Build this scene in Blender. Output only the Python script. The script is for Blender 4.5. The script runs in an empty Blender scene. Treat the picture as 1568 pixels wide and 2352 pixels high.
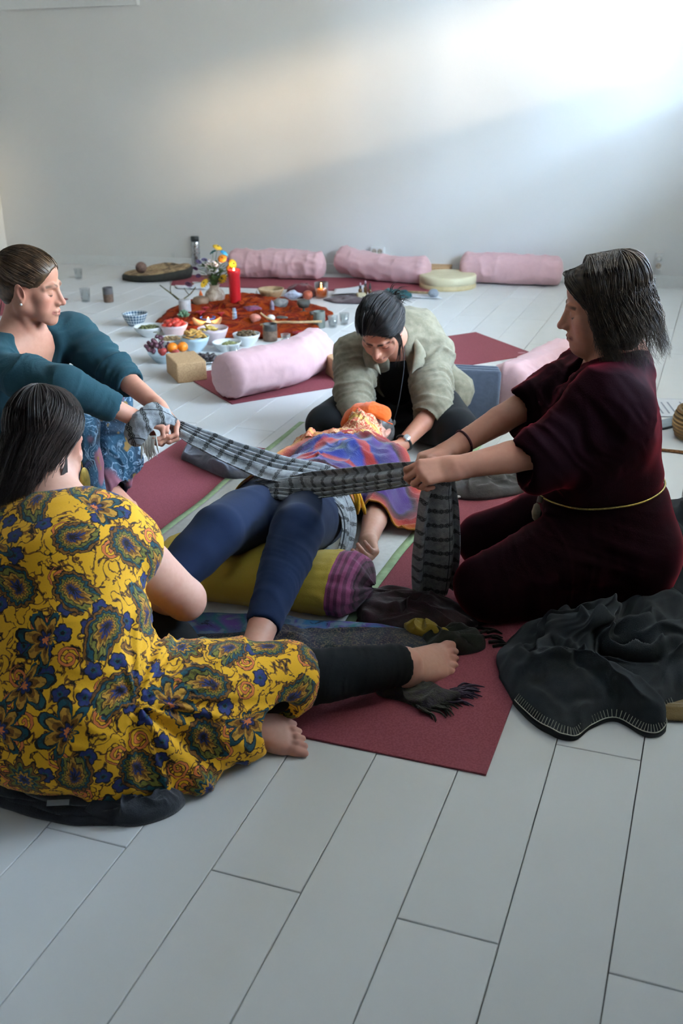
import bpy, bmesh, math, random
import numpy as np
from mathutils import Vector, Matrix
random.seed(7)
RNG = np.random.default_rng(11)
SC = bpy.context.scene
COL = SC.collection

# ------------------------------------------------------------------ camera
CAM_F, CAM_PITCH, CAM_ROLL, CAM_H = 2360.0, math.radians(23.06), math.radians(0.878), 1.40
_D = Vector((0, -math.sin(CAM_PITCH), -math.cos(CAM_PITCH)))
_F = Vector((0, math.cos(CAM_PITCH), -math.sin(CAM_PITCH)))
_c, _s = math.cos(CAM_ROLL), math.sin(CAM_ROLL)
_R = _c * Vector((1, 0, 0)) + _s * _D
_U = -(-_s * Vector((1, 0, 0)) + _c * _D)
cam = bpy.data.cameras.new('camera')
cam.sensor_fit = 'VERTICAL'
cam.sensor_height = 36.0
cam.lens = 36.0 * CAM_F / 2352.0
cam.clip_start = 0.05
cam.dof.use_dof = True
cam.dof.focus_distance = 2.75
cam.dof.aperture_fstop = 5.0
cam_ob = bpy.data.objects.new('camera', cam)
COL.objects.link(cam_ob)
m = Matrix((_R, _U, -_F)).transposed().to_4x4()
m.translation = Vector((0, 0, CAM_H))
cam_ob.matrix_world = m
SC.camera = cam_ob

# ------------------------------------------------------------------ light and exposure
SC.view_settings.view_transform = 'Standard'
SC.view_settings.look = 'None'
SC.view_settings.gamma = 1.0
SC.view_settings.use_curve_mapping = False
SC.view_settings.exposure = 0.22
SKY = (0.52, 0.73, 1.0)
SKY_STRENGTH = 100.0
SUN_STRENGTH = 4.6
SUN_ELEV, SUN_GRAZE = 12.6, 20.0          # degrees: elevation, angle off the back wall's plane
world = bpy.data.worlds.new('overcast_sky')
SC.world = world
world.use_nodes = True
bg = world.node_tree.nodes['Background']
bg.inputs[0].default_value = (*SKY, 1)
bg.inputs[1].default_value = SKY_STRENGTH
# room frame: B0 = far right corner, E1 along the back wall to the left, E2 from the back wall towards the camera
B0 = Vector((3.13, 6.99, 0)); E1 = Vector((-0.957, 0.29, 0)).normalized(); E2 = Vector((-0.29, -0.957, 0)).normalized()
def room(a, b, z): return B0 + E1 * a + E2 * b + Vector((0, 0, z))
_g, _e = math.radians(SUN_GRAZE), math.radians(SUN_ELEV)
sun_dir = (E1 * math.cos(_g) - E2 * math.sin(_g)) * math.cos(_e) - Vector((0, 0, 1)) * math.sin(_e)
sun = bpy.data.lights.new('sun', 'SUN')
sun.energy = SUN_STRENGTH
sun.color = (1.0, 0.74, 0.44)
sun.angle = math.radians(4.0)
sun_ob = bpy.data.objects.new('sun', sun)
sun_ob.rotation_euler = sun_dir.to_track_quat('-Z', 'Y').to_euler()
sun_ob.location = B0 - sun_dir * 12
COL.objects.link(sun_ob)
WINDOWS = [(0.35, 1.75, 1.62, 2.46), (2.00, 3.55, 1.16, 2.60), (3.78, 5.20, 1.16, 2.60), (5.45, 5.68, 1.16, 2.60)]   # e2 from, e2 to, sill, head
for (b0, b1, z0, z1) in WINDOWS:          # portals guide the sky's light through the openings
    pl = bpy.data.lights.new('window_portal', 'AREA')
    pl.shape = 'RECTANGLE'
    pl.size = b1 - b0
    pl.size_y = z1 - z0
    pl.cycles.is_portal = True
    po = bpy.data.objects.new('window_portal', pl)
    mm = Matrix((E2, Vector((0, 0, 1)), E2.cross(Vector((0, 0, 1))))).transposed().to_4x4()
    if (-mm.col[2].to_3d()).dot(E1) < 0:
        mm = Matrix((-E2, Vector((0, 0, 1)), (-E2).cross(Vector((0, 0, 1))))).transposed().to_4x4()
    mm.translation = room(-0.12, (b0 + b1) / 2, (z0 + z1) / 2)
    po.matrix_world = mm
    COL.objects.link(po)
# ------------------------------------------------------------------ helpers: colour, nodes
def srgb(h, a=1.0):
    h = h.lstrip('#')
    v = [int(h[i:i + 2], 16) / 255 for i in (0, 2, 4)]
    return tuple(((c / 12.92) if c <= 0.04045 else ((c + 0.055) / 1.055) ** 2.4) for c in v) + (a,)

class X:
    """a shader socket with arithmetic"""
    nt = None
    def __init__(self, s): self.s = s
    def __add__(a, b): return mth('ADD', a, b)
    def __radd__(a, b): return mth('ADD', b, a)
    def __sub__(a, b): return mth('SUBTRACT', a, b)
    def __rsub__(a, b): return mth('SUBTRACT', b, a)
    def __mul__(a, b): return mth('MULTIPLY', a, b)
    def __rmul__(a, b): return mth('MULTIPLY', b, a)
    def __truediv__(a, b): return mth('DIVIDE', a, b)
    def __rtruediv__(a, b): return mth('DIVIDE', b, a)
    def __neg__(a): return mth('MULTIPLY', a, -1.0)
    def __lt__(a, b): return mth('LESS_THAN', a, b)
    def __gt__(a, b): return mth('GREATER_THAN', a, b)
def plug(node, idx, v):
    if isinstance(v, X): X.nt.links.new(v.s, node.inputs[idx])
    else: node.inputs[idx].default_value = v
def mth(op, a, b=None, c=None):
    n = X.nt.nodes.new('ShaderNodeMath'); n.operation = op
    plug(n, 0, a)
    if b is not None: plug(n, 1, b)
    if c is not None: plug(n, 2, c)
    return X(n.outputs[0])
def nsin(a): return mth('SINE', a)
def ncos(a): return mth('COSINE', a)
def nabs(a): return mth('ABSOLUTE', a)
def nfloor(a): return mth('FLOOR', a)
def nfrac(a): return mth('FRACT', a)
def nsqrt(a): return mth('SQRT', a)
def nmin(a, b): return mth('MINIMUM', a, b)
def nmax(a, b): return mth('MAXIMUM', a, b)
def natan2(a, b): return mth('ARCTAN2', a, b)
def step(v, lo, hi, a=0.0, b=1.0):
    n = X.nt.nodes.new('ShaderNodeMapRange'); n.interpolation_type = 'SMOOTHSTEP'
    plug(n, 0, v); plug(n, 1, lo); plug(n, 2, hi); plug(n, 3, a); plug(n, 4, b)
    return X(n.outputs[0])
def comb(x, y, z):
    n = X.nt.nodes.new('ShaderNodeCombineXYZ'); plug(n, 0, x); plug(n, 1, y); plug(n, 2, z); return X(n.outputs[0])
def sep(v):
    n = X.nt.nodes.new('ShaderNodeSeparateXYZ'); plug(n, 0, v); return X(n.outputs[0]), X(n.outputs[1]), X(n.outputs[2])
def objco(): return X(X.nt.nodes.new('ShaderNodeTexCoord').outputs['Object'])
def genco():
    return X(X.nt.nodes.new('ShaderNodeNewGeometry').outputs['Position'])
def attr(name, kind='Vector'):
    n = X.nt.nodes.new('ShaderNodeAttribute'); n.attribute_name = name; return X(n.outputs[kind])
def noise(v, scale=5.0, detail=2.0, rough=0.5, dist=0.0, out='Fac'):
    n = X.nt.nodes.new('ShaderNodeTexNoise')
    if v is not None: plug(n, 'Vector', v)
    plug(n, 'Scale', scale); plug(n, 'Detail', detail); plug(n, 'Roughness', rough); plug(n, 'Distortion', dist)
    return X(n.outputs['Fac' if out == 'Fac' else 'Color'])
def voro(v, scale=5.0, feature='F1', out='Distance', rnd=1.0):
    n = X.nt.nodes.new('ShaderNodeTexVoronoi'); n.feature = feature
    if v is not None: plug(n, 'Vector', v)
    plug(n, 'Scale', scale); plug(n, 'Randomness', rnd)
    return X(n.outputs[out])
def white(v, out='Value'):
    n = X.nt.nodes.new('ShaderNodeTexWhiteNoise'); n.noise_dimensions = '3D'; plug(n, 'Vector', v); return X(n.outputs[out])
def mixc(f, a, b, blend='MIX'):
    n = X.nt.nodes.new('ShaderNodeMix'); n.data_type = 'RGBA'; n.blend_type = blend
    plug(n, 0, f); plug(n, 6, a); plug(n, 7, b)
    return X(n.outputs[2])
def ramp(f, stops, interp='LINEAR'):
    n = X.nt.nodes.new('ShaderNodeValToRGB'); plug(n, 0, f)
    cr = n.color_ramp; cr.interpolation = interp
    while len(cr.elements) < len(stops): cr.elements.new(0.5)
    for e, (p, c) in zip(cr.elements, stops):
        e.position = p; e.color = c if len(c) == 4 else (*c, 1)
    return X(n.outputs[0])
def bump(h, strength=0.3, dist=0.01):
    n = X.nt.nodes.new('ShaderNodeBump'); plug(n, 'Height', h); plug(n, 'Strength', strength); plug(n, 'Distance', dist)
    return X(n.outputs[0])

MATS = {}
def mat(name, build=None, **kw):
    """a node material; build() returns a dict of Principled inputs"""
    if name in MATS: return MATS[name]
    mt = bpy.data.materials.new(name); mt.use_nodes = True
    X.nt = mt.node_tree
    p = mt.node_tree.nodes['Principled BSDF']
    vals = dict(kw)
    if build: vals.update(build())
    for k, v in vals.items():
        if isinstance(v, str): v = srgb(v)
        plug(p, k, v)
    MATS[name] = mt
    return mt
def plain(name, col, rough=0.6, var=0.06, scale=40.0, bmp=0.0, **kw):
    """one colour with fine mottling"""
    def b():
        o = objco()
        c = srgb(col) if isinstance(col, str) else col
        n = noise(o, scale, 3.0)
        lo = tuple(max(0, x * (1 - var * 2)) for x in c[:3]) + (1,)
        hi = tuple(min(1, x * (1 + var * 2)) for x in c[:3]) + (1,)
        d = {'Base Color': ramp(n, [(0.3, lo), (0.7, hi)]), 'Roughness': rough}
        if bmp: d['Normal'] = bump(noise(o, scale * 4, 2.0), bmp, 0.003)
        d.update(kw)
        return d
    return mat(name, b)

# ------------------------------------------------------------------ helpers: objects
def tag(o, label=None, cat=None, group=None, kind=None):
    if label: o['label'] = label
    if cat: o['category'] = cat
    if group: o['group'] = group
    if kind: o['kind'] = kind
    return o
def link(name, me, material, parent=None, loc=None, rot=None, smooth=True):
    o = bpy.data.objects.new(name, me)
    COL.objects.link(o)
    if parent is not None: o.parent = parent
    if loc is not None: o.location = loc
    if rot is not None: o.rotation_euler = rot
    if material is not None and not me.materials: me.materials.append(material)
    if smooth and len(me.polygons):
        me.polygons.foreach_set('use_smooth', [True] * len(me.polygons))
    return o
def empty(name, loc=(0, 0, 0), rot=(0, 0, 0)):
    o = bpy.data.objects.new(name, None); COL.objects.link(o)
    o.location = loc; o.rotation_euler = rot; o.empty_display_size = 0.05
    return o
def mesh_np(name, verts, faces):
    """verts (n,3) array, faces (m,3|4) array -> mesh, quick"""
    me = bpy.data.meshes.new(name)
    verts = np.asarray(verts, np.float32); faces = np.asarray(faces, np.int32)
    k = faces.shape[1]
    me.vertices.add(len(verts)); me.vertices.foreach_set('co', verts.ravel())
    me.loops.add(faces.size); me.loops.foreach_set('vertex_index', faces.ravel())
    me.polygons.add(len(faces))
    me.polygons.foreach_set('loop_start', np.arange(0, faces.size, k, dtype=np.int32))
    me.update(calc_edges=True); me.validate()
    return me
def add_attr(me, name, arr):
    arr = np.asarray(arr, np.float32)
    if arr.shape[1] == 3:
        a = me.attributes.new(name, 'FLOAT_VECTOR', 'POINT'); a.data.foreach_set('vector', arr.ravel())
    else:
        a = me.attributes.new(name, 'FLOAT_COLOR', 'POINT'); a.data.foreach_set('color', arr.ravel())
def solidify(o, t, offset=0.0):
    md = o.modifiers.new('thickness', 'SOLIDIFY'); md.thickness = t; md.offset = offset
def subsurf(o, lv=1):
    md = o.modifiers.new('smooth', 'SUBSURF'); md.levels = lv; md.render_levels = lv
def bm_mesh(name, bm):
    bmesh.ops.recalc_face_normals(bm, faces=bm.faces)
    me = bpy.data.meshes.new(name); bm.to_mesh(me); bm.free(); return me
def box_me(name, sx, sy, sz, bev=0.0, seg=2, base=True):
    """box centred in x, y; standing on z = 0 when base"""
    bm = bmesh.new(); bmesh.ops.create_cube(bm, size=1)
    for v in bm.verts: v.co = Vector((v.co.x * sx, v.co.y * sy, (v.co.z + (0.5 if base else 0)) * sz))
    if bev: bmesh.ops.bevel(bm, geom=list(bm.edges), offset=bev, segments=seg, affect='EDGES', profile=0.5)
    return bm_mesh(name, bm)
def lathe_me(name, prof, n=32, close=True):
    """prof: list of (r, z); revolved about z"""
    v = []; f = []
    for (r, z) in prof:
        for i in range(n):
            a = 2 * math.pi * i / n
            v.append((r * math.cos(a), r * math.sin(a), z))
    for j in range(len(prof) - 1):
        for i in range(n):
            f.append((j * n + i, j * n + (i + 1) % n, (j + 1) * n + (i + 1) % n, (j + 1) * n + i))
    me = bpy.data.meshes.new(name)
    if close:
        f.append(tuple(range(n - 1, -1, -1))); k = (len(prof) - 1) * n; f.append(tuple(k + i for i in range(n)))
    me.from_pydata(v, [], f); me.update()
    return me
def tube_np(pts, rad, n=8, cap=True, squash=None):
    """swept tube -> verts, faces"""
    P = np.asarray(pts, float); m_ = len(P)
    R_ = np.full(m_, rad, float) if np.isscalar(rad) else np.asarray(rad, float)
    T = np.gradient(P, axis=0); T /= np.linalg.norm(T, axis=1)[:, None] + 1e-9
    up = np.array([0, 0, 1.0]) if abs(T[0, 2]) < 0.9 else np.array([1.0, 0, 0])
    V = []
    s0 = np.cross(T[0], up); s0 /= np.linalg.norm(s0)
    ang = 2 * np.pi * np.arange(n) / n
    for i in range(m_):
        s0 = s0 - T[i] * (s0 @ T[i]); s0 /= np.linalg.norm(s0) + 1e-9
        b0 = np.cross(T[i], s0)
        sq = 1.0 if squash is None else squash
        V.append(P[i] + R_[i] * (np.cos(ang)[:, None] * s0 + sq * np.sin(ang)[:, None] * b0))
    V = np.concatenate(V)
    F_ = []
    for j in range(m_ - 1):
        for i in range(n):
            F_.append((j * n + i, j * n + (i + 1) % n, (j + 1) * n + (i + 1) % n, (j + 1) * n + i))
    F_ = np.array(F_)
    if cap:
        c0 = len(V); V = np.vstack([V, P[0], P[-1]])
        k = (m_ - 1) * n
        cf = [(c0, (i + 1) % n, i, i) for i in range(n)] + [(c0 + 1, k + i, k + (i + 1) % n, k + (i + 1) % n) for i in range(n)]
        return V, np.vstack([F_, cf])
    return V, F_
def quads_me(name, V, F_):
    """mesh from quads in which a repeated last index marks a triangle"""
    me = bpy.data.meshes.new(name)
    me.from_pydata([tuple(v) for v in V], [], [tuple(f) if f[2] != f[3] else tuple(f[:3]) for f in F_]); me.update()
    return me
def tube_me(name, pts, rad, n=8, squash=None):
    V, F_ = tube_np(pts, rad, n, True, squash)
    return quads_me(name, V, F_)
def join_np(parts):
    V = []; F_ = []; k = 0
    for v, f in parts:
        V.append(v); F_.append(np.asarray(f) + k); k += len(v)
    return np.concatenate(V), np.concatenate(F_)
def spline(pts, n):
    """Catmull-Rom through the points"""
    P = np.asarray(pts, float)
    P = np.vstack([2 * P[0] - P[1], P, 2 * P[-1] - P[-2]])
    out = []
    segs = len(P) - 3
    for u in np.linspace(0, segs - 1e-9, n):
        i = int(u); t = u - i
        a, b, c, d = P[i], P[i + 1], P[i + 2], P[i + 3]
        out.append(0.5 * ((2 * b) + (-a + c) * t + (2 * a - 5 * b + 4 * c - d) * t * t + (-a + 3 * b - 3 * c + d) * t ** 3))
    return np.array(out)

# ------------------------------------------------------------------ noise on arrays
def _hash(ix, iy, iz):
    n = (ix * 374761393 + iy * 668265263 + iz * 2147483647 * 3 + 1274126177) & 0xFFFFFFFF
    n = ((n ^ (n >> 13)) * 1274126177) & 0xFFFFFFFF
    n = n ^ (n >> 16)
    return (n & 0xFFFF) / 65535.0
def vnoise(p):
    """value noise 0..1 on points (n,3)"""
    p = np.asarray(p, float) + 1000.0
    i = np.floor(p).astype(np.int64); f = p - i; f = f * f * f * (f * (f * 6 - 15) + 10)
    r = 0
    for dx in (0, 1):
        for dy in (0, 1):
            for dz in (0, 1):
                w = (f[:, 0] if dx else 1 - f[:, 0]) * (f[:, 1] if dy else 1 - f[:, 1]) * (f[:, 2] if dz else 1 - f[:, 2])
                r = r + w * _hash(i[:, 0] + dx, i[:, 1] + dy, i[:, 2] + dz)
    return r
def fbm(p, oct=3):
    p = np.asarray(p, float); r = 0; a = 0.5; t = 0
    for k in range(oct):
        r = r + a * vnoise(p * 2 ** k + k * 17.3); t += a; a *= 0.5
    return r / t
def ridged(p, oct=2):
    p = np.asarray(p, float); r = 0; a = 0.6; t = 0
    for k in range(oct):
        r = r + a * (1 - np.abs(2 * vnoise(p * 2 ** k + k * 9.1) - 1)) ** 2; t += a; a *= 0.45
    return r / t

# ------------------------------------------------------------------ rounded bodies: a distance field turned into one surface
def V3(*a): return np.array(a, float)
def unit(v): v = np.asarray(v, float); return v / (np.linalg.norm(v) + 1e-12)
class Body:
    def __init__(self): self.pr = []
    def ecap(self, A, B, r0, r1=None, side=None, k=0.02, neg=False):
        """elliptic round cone; r0, r1 = radius or (half width along side, half depth)"""
        r1 = r0 if r1 is None else r1
        a0, b0 = (r0, r0) if np.isscalar(r0) else r0
        a1, b1 = (r1, r1) if np.isscalar(r1) else r1
        A = np.asarray(A, float); B = np.asarray(B, float)
        ax = B - A; ln = np.linalg.norm(ax)
        ax = ax / ln if ln > 1e-6 else V3(0, 0, 1)
        if side is None:
            side = np.cross(ax, V3(0.3, 0.9, 0.2)); 
        sd = np.asarray(side, float); sd = unit(sd - ax * (sd @ ax)); fr = np.cross(ax, sd)
        self.pr.append(dict(A=A, B=B, ax=ax, ln=max(ln, 1e-6), sd=sd, fr=fr, r=(a0, b0, a1, b1), k=k, neg=neg))
        return self
    def ball(self, c, r, k=0.02, neg=False):
        return self.ecap(c, np.asarray(c, float) + V3(0, 0, 1e-5), r, r, V3(1, 0, 0), k, neg)
    def ell(self, c, r, R=None, k=0.02, neg=False):
        """ellipsoid, r = 3 radii along the columns of R"""
        R = np.eye(3) if R is None else np.asarray(R, float)
        self.pr.append(dict(C=np.asarray(c, float), rr=np.asarray(r, float), R=R, k=k, neg=neg)); return self
    def chain(self, pts, rad, k=0.02, neg=False):
        for i in range(len(pts) - 1): self.ecap(pts[i], pts[i + 1], rad[i], rad[i + 1], None, k, neg)
        return self
    def bounds(self):
        lo = []; hi = []
        for p in self.pr:
            if p['neg']: continue
            if 'C' in p:
                r = p['rr'].max(); lo.append(p['C'] - r); hi.append(p['C'] + r)
            else:
                r0 = max(p['r'][:2]); r1 = max(p['r'][2:])
                lo.append(np.minimum(p['A'] - r0, p['B'] - r1)); hi.append(np.maximum(p['A'] + r0, p['B'] + r1))
        return np.min(lo, 0) - 0.02, np.max(hi, 0) + 0.02
    def mesh(self, h, lo=None, hi=None):
        l0, h0 = self.bounds()
        lo = l0 if lo is None else np.maximum(l0, lo); hi = h0 if hi is None else np.minimum(h0, hi)
        n = np.maximum(((hi - lo) / h).astype(int) + 2, 3)
        G = np.full(n, 1.0, np.float32)
        xs = [(lo[i] + h * np.arange(n[i])).astype(np.float32) for i in range(3)]
        for p in self.pr:
            k = p['k']; pad = max(k * 1.05, 2.5 * h)
            if 'C' in p:
                ext = np.sqrt(((p['R'] * p['rr'][None, :]) ** 2).sum(1)); bl = p['C'] - ext; bh = p['C'] + ext
            else:
                r0 = max(p['r'][:2]); r1 = max(p['r'][2:]); bl = np.minimum(p['A'] - r0, p['B'] - r1); bh = np.maximum(p['A'] + r0, p['B'] + r1)
            i0 = np.clip(np.floor((bl - pad - lo) / h).astype(int), 0, n); i1 = np.clip(np.ceil((bh + pad - lo) / h).astype(int) + 1, 0, n)
            if np.any(i1 <= i0): continue
            o = p['C'] if 'C' in p else p['A']
            x = (xs[0][i0[0]:i1[0]] - o[0]).astype(np.float32)[:, None, None]
            y = (xs[1][i0[1]:i1[1]] - o[1]).astype(np.float32)[None, :, None]
            z = (xs[2][i0[2]:i1[2]] - o[2]).astype(np.float32)[None, None, :]
            if 'C' in p:
                R = p['R']; k0 = 0; k1 = 0
                for j in range(3):
                    q = x * np.float32(R[0, j]) + y * np.float32(R[1, j]) + z * np.float32(R[2, j])
                    q = q / np.float32(p['rr'][j]); k0 = k0 + q * q; q = q / np.float32(p['rr'][j]); k1 = k1 + q * q
                k0 = np.sqrt(k0); d = k0 * (k0 - 1) / (np.sqrt(k1) + 1e-6)
                d = np.where(k0 < 0.05, -np.float32(p['rr'].min()), d)
            else:
                ax, sd, fr = p['ax'], p['sd'], p['fr']; a0, b0, a1, b1 = p['r']
                t = x * np.float32(ax[0]) + y * np.float32(ax[1]) + z * np.float32(ax[2])
                tc = np.clip(t, 0, p['ln']); e = t - tc; u = tc / np.float32(p['ln'])
                a = a0 + (a1 - a0) * u; b = b0 + (b1 - b0) * u; c = np.minimum(a, b)
                qs = (x * np.float32(sd[0]) + y * np.float32(sd[1]) + z * np.float32(sd[2])) / a
                qf = (x * np.float32(fr[0]) + y * np.float32(fr[1]) + z * np.float32(fr[2])) / b
                qe = e / c
                k0 = np.sqrt(qs * qs + qf * qf + qe * qe)
                k1 = np.sqrt((qs / a) ** 2 + (qf / b) ** 2 + (qe / c) ** 2)
                d = k0 * (k0 - 1) / (k1 + 1e-6)
                d = np.where(k0 < 0.05, -c, d)
            S = (slice(i0[0], i1[0]), slice(i0[1], i1[1]), slice(i0[2], i1[2]))
            g = G[S]; d = d.astype(np.float32)
            if p['neg']:
                d = -d; hh = np.maximum(k - np.abs(g - d), 0) / k; G[S] = np.maximum(g, d) + hh * hh * np.float32(k * 0.25)
            else:
                hh = np.maximum(k - np.abs(g - d), 0) / k; G[S] = np.minimum(g, d) - hh * hh * np.float32(k * 0.25)
        return surface_net(G, lo, h)
def surface_net(G, lo, h):
    s = G < 0
    c = [s[i:i + s.shape[0] - 1, j:j + s.shape[1] - 1, k:k + s.shape[2] - 1] for i in (0, 1) for j in (0, 1) for k in (0, 1)]
    cnt = sum(x.astype(np.int8) for x in c)
    act = (cnt > 0) & (cnt < 8)
    idx = np.argwhere(act)
    num = np.full(act.shape, -1, np.int32); num[act] = np.arange(len(idx))
    cor = [(i, j, k) for i in (0, 1) for j in (0, 1) for k in (0, 1)]
    val = [G[idx[:, 0] + i, idx[:, 1] + j, idx[:, 2] + k] for (i, j, k) in cor]
    acc = np.zeros((len(idx), 3)); n = np.zeros(len(idx))
    for a in range(8):
        for b in range(a + 1, 8):
            df = [cor[b][q] - cor[a][q] for q in range(3)]
            if sum(abs(q) for q in df) != 1: continue
            va, vb = val[a], val[b]; mk = (va < 0) != (vb < 0)
            t = np.where(mk, va / np.where(mk, va - vb, 1), 0)
            for q in range(3): acc[:, q] += np.where(mk, cor[a][q] + t * df[q], 0)
            n += mk
    V = (idx + acc / n[:, None]) * h + lo
    Q = []
    for axn in range(3):
        sl0 = [slice(None)] * 3; sl1 = [slice(None)] * 3
        sl0[axn] = slice(0, -1); sl1[axn] = slice(1, None)
        e0 = s[tuple(sl0)]; e1 = s[tuple(sl1)]
        p = np.argwhere(e0 != e1)
        o1, o2 = (axn + 1) % 3, (axn + 2) % 3
        ok = (p[:, o1] > 0) & (p[:, o2] > 0) & (p[:, o1] < s.shape[o1] - 1) & (p[:, o2] < s.shape[o2] - 1)
        p = p[ok]
        def cell(d1, d2):
            q = p.copy(); q[:, o1] -= d1; q[:, o2] -= d2; return num[q[:, 0], q[:, 1], q[:, 2]]
        q = np.stack([cell(1, 1), cell(0, 1), cell(0, 0), cell(1, 0)], 1)
        fl = ~e0[p[:, 0], p[:, 1], p[:, 2]]
        q[fl] = q[fl][:, ::-1]
        Q.append(q)
    return V, np.concatenate(Q)
def vnormals(V, Q):
    a = V[Q[:, 2]] - V[Q[:, 0]]; b = V[Q[:, 3]] - V[Q[:, 1]]
    fn = np.cross(a, b); N = np.zeros_like(V)
    for i in range(4): np.add.at(N, Q[:, i], fn)
    return N / (np.linalg.norm(N, axis=1)[:, None] + 1e-12)
def relax(V, Q, it=1, w=0.5):
    for _ in range(it):
        S = np.zeros_like(V); n = np.zeros(len(V))
        for i in range(4):
            for j in (1, 3):
                np.add.at(S, Q[:, i], V[Q[:, (i + j) % 4]]); np.add.at(n, Q[:, i], 1)
        V = V * (1 - w) + w * S / np.maximum(n, 1)[:, None]
    return V
def skin(body, coarse, fine):
    """one continuous skin: a coarse net, finer inside the given boxes [(lo, hi, h)]"""
    V, Q = body.mesh(coarse)
    V = relax(V, Q, 3)
    c = V[Q].mean(1); keep = np.ones(len(Q), bool)
    parts = []
    for lo, hi, h in fine:
        lo = np.asarray(lo, float); hi = np.asarray(hi, float)
        keep &= ~np.all((c > lo + 0.006) & (c < hi - 0.006), 1)
        v, q = body.mesh(h, lo, hi)
        v = relax(v, q, 1, 0.35)
        parts.append((v, q))
    return join_np([(V, Q[keep])] + parts)
def obj_np(name, V, Q, material, parent=None, colors=None, pat=None):
    me = mesh_np(name, V, Q)
    o = link(name, me, material, parent)
    if colors is not None: add_attr(me, 'tint', colors)
    if pat is not None: add_attr(me, 'pat', pat)
    return o
# ------------------------------------------------------------------ the room
PAZ = math.radians(20.33)
def pln(n, t, z=0.0):
    """plank frame: n across the planks, t along them"""
    return Vector((n * math.cos(PAZ) + t * math.sin(PAZ), -n * math.sin(PAZ) + t * math.cos(PAZ), z))
ROOM_W, ROOM_D, ROOM_H = 6.15, 9.6, 2.85

def wall_mat():
    o = genco()
    n = noise(o, 1.3, 4.0); f = noise(o, 60, 3.0)
    c = ramp(n, [(0.3, srgb('#d8d6d3')), (0.7, srgb('#dddbd8'))])
    return {'Base Color': c, 'Roughness': 0.75, 'Normal': bump(f + noise(o, 9, 2.0), 0.08, 0.01), 'Specular IOR Level': 0.3}
M_WALL = mat('painted_plaster', wall_mat)
M_TRIM = plain('white_gloss_paint', '#dcdcda', 0.35, 0.01)
M_JOINT = plain('plank_joint', '#3a3733', 0.8, 0.05)
def plank_mat():
    o = genco()
    r = X(X.nt.nodes.new('ShaderNodeObjectInfo').outputs['Random'])
    v = noise(o, 3.0, 3.0)
    c = ramp(r * 0.6 + v * 0.4, [(0.2, srgb('#dcdbd9')), (0.8, srgb('#e4e3e2'))])
    return {'Base Color': c, 'Roughness': step(noise(o, 14, 3), 0.3, 0.7, 0.42, 0.55), 'Specular IOR Level': 0.2,
            'Normal': bump(noise(o, 25, 3.0), 0.03, 0.004)}
M_PLANK = mat('white_laminate', plank_mat)
M_GLASSPANE = None
def quad_obj(name, pts, material, parent=None, thick=0.0):
    me = bpy.data.meshes.new(name); me.from_pydata([tuple(p) for p in pts], [], [tuple(range(len(pts)))]); me.update()
    return link(name, me, material, parent, smooth=False)
def slab(name, pts2, z0, z1, material, parent=None):
    """prism over a floor polygon"""
    n = len(pts2)
    v = [(p.x, p.y, z0) for p in pts2] + [(p.x, p.y, z1) for p in pts2]
    f = [tuple(range(n - 1, -1, -1)), tuple(range(n, 2 * n))] + [(i, (i + 1) % n, n + (i + 1) % n, n + i) for i in range(n)]
    me = bpy.data.meshes.new(name); me.from_pydata(v, [], f)
    bm = bmesh.new(); bm.from_mesh(me); bmesh.ops.recalc_face_normals(bm, faces=bm.faces); bm.to_mesh(me); bm.free()
    return link(name, me, material, parent, smooth=False)
def rbox(name, a0, a1, b0, b1, z0, z1, material, parent=None):
    return slab(name, [room(a0, b0, 0), room(a1, b0, 0), room(a1, b1, 0), room(a0, b1, 0)], z0, z1, material, parent)

floor = tag(rbox('floor', -0.2, ROOM_W + 0.2, -0.2, ROOM_D, -0.1, -0.012, M_JOINT), kind='structure')
# planks: half-bond, 186 mm x 1.23 m, each its own board with a narrow joint
PW, PL = 0.1863, 1.23
plank_src = box_me('plank', PW - 0.0022, PL - 0.0022, 0.012, 0.0012, 1)
plank_src.materials.append(M_PLANK)
def in_view(p):
    q = p - Vector((0, 0, CAM_H)); w = q.dot(_F)
    if w < 0.2: return False
    x = q.dot(_R) / w * CAM_F; y = -q.dot(_U) / w * CAM_F
    return abs(x) < 784 + 120 and -1176 - 50 < y < 1176 + 350
rest = []
cand = []
for i in range(-26, 50):
    n0 = -0.7823 + (i + 0.5) * PW
    off = 1.36 if i % 2 == 0 else 1.975
    for j in range(-3, 9):
        t0 = off + (j + 0.5) * PL - PL
        c = pln(n0, t0)
        rel = c - B0; a = rel.dot(E1); b = rel.dot(E2)
        if not (-0.3 < a < ROOM_W + 0.3 and -0.8 < b < ROOM_D): continue
        vis = any(in_view(pln(n0 + dn, t0 + dt)) for dn in (-0.09, 0, 0.09) for dt in (-0.6, -0.3, 0, 0.3, 0.6))
        cand.append((0 if vis else 1, (c - Vector((0, 0, 0))).length, c))
cand.sort(key=lambda q: (q[0], q[1]))
for k, (vv, dd, c) in enumerate(cand):
    if vv == 0 and k < 298:
        o = bpy.data.objects.new('plank', plank_src); COL.objects.link(o); o.parent = floor
        o.location = (c.x, c.y, -0.012); o.rotation_euler = (0, 0, -PAZ)
    else: rest.append(c)
if rest:
    pv = np.array([v.co[:] for v in plank_src.vertices]); pf = [tuple(p.vertices) for p in plank_src.polygons]
    ca, sa = math.cos(-PAZ), math.sin(-PAZ); V = []; F_ = []
    for c in rest:
        k = len(V)
        for v in pv: V.append((v[0] * ca - v[1] * sa + c.x, v[0] * sa + v[1] * ca + c.y, v[2] - 0.012))
        F_ += [tuple(k + i for i in f) for f in pf]
    me = bpy.data.meshes.new('distant_planks'); me.from_pydata(V, [], F_); me.update()
    tag(link('distant_planks', me, M_PLANK, floor, smooth=False), kind='stuff')

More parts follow.
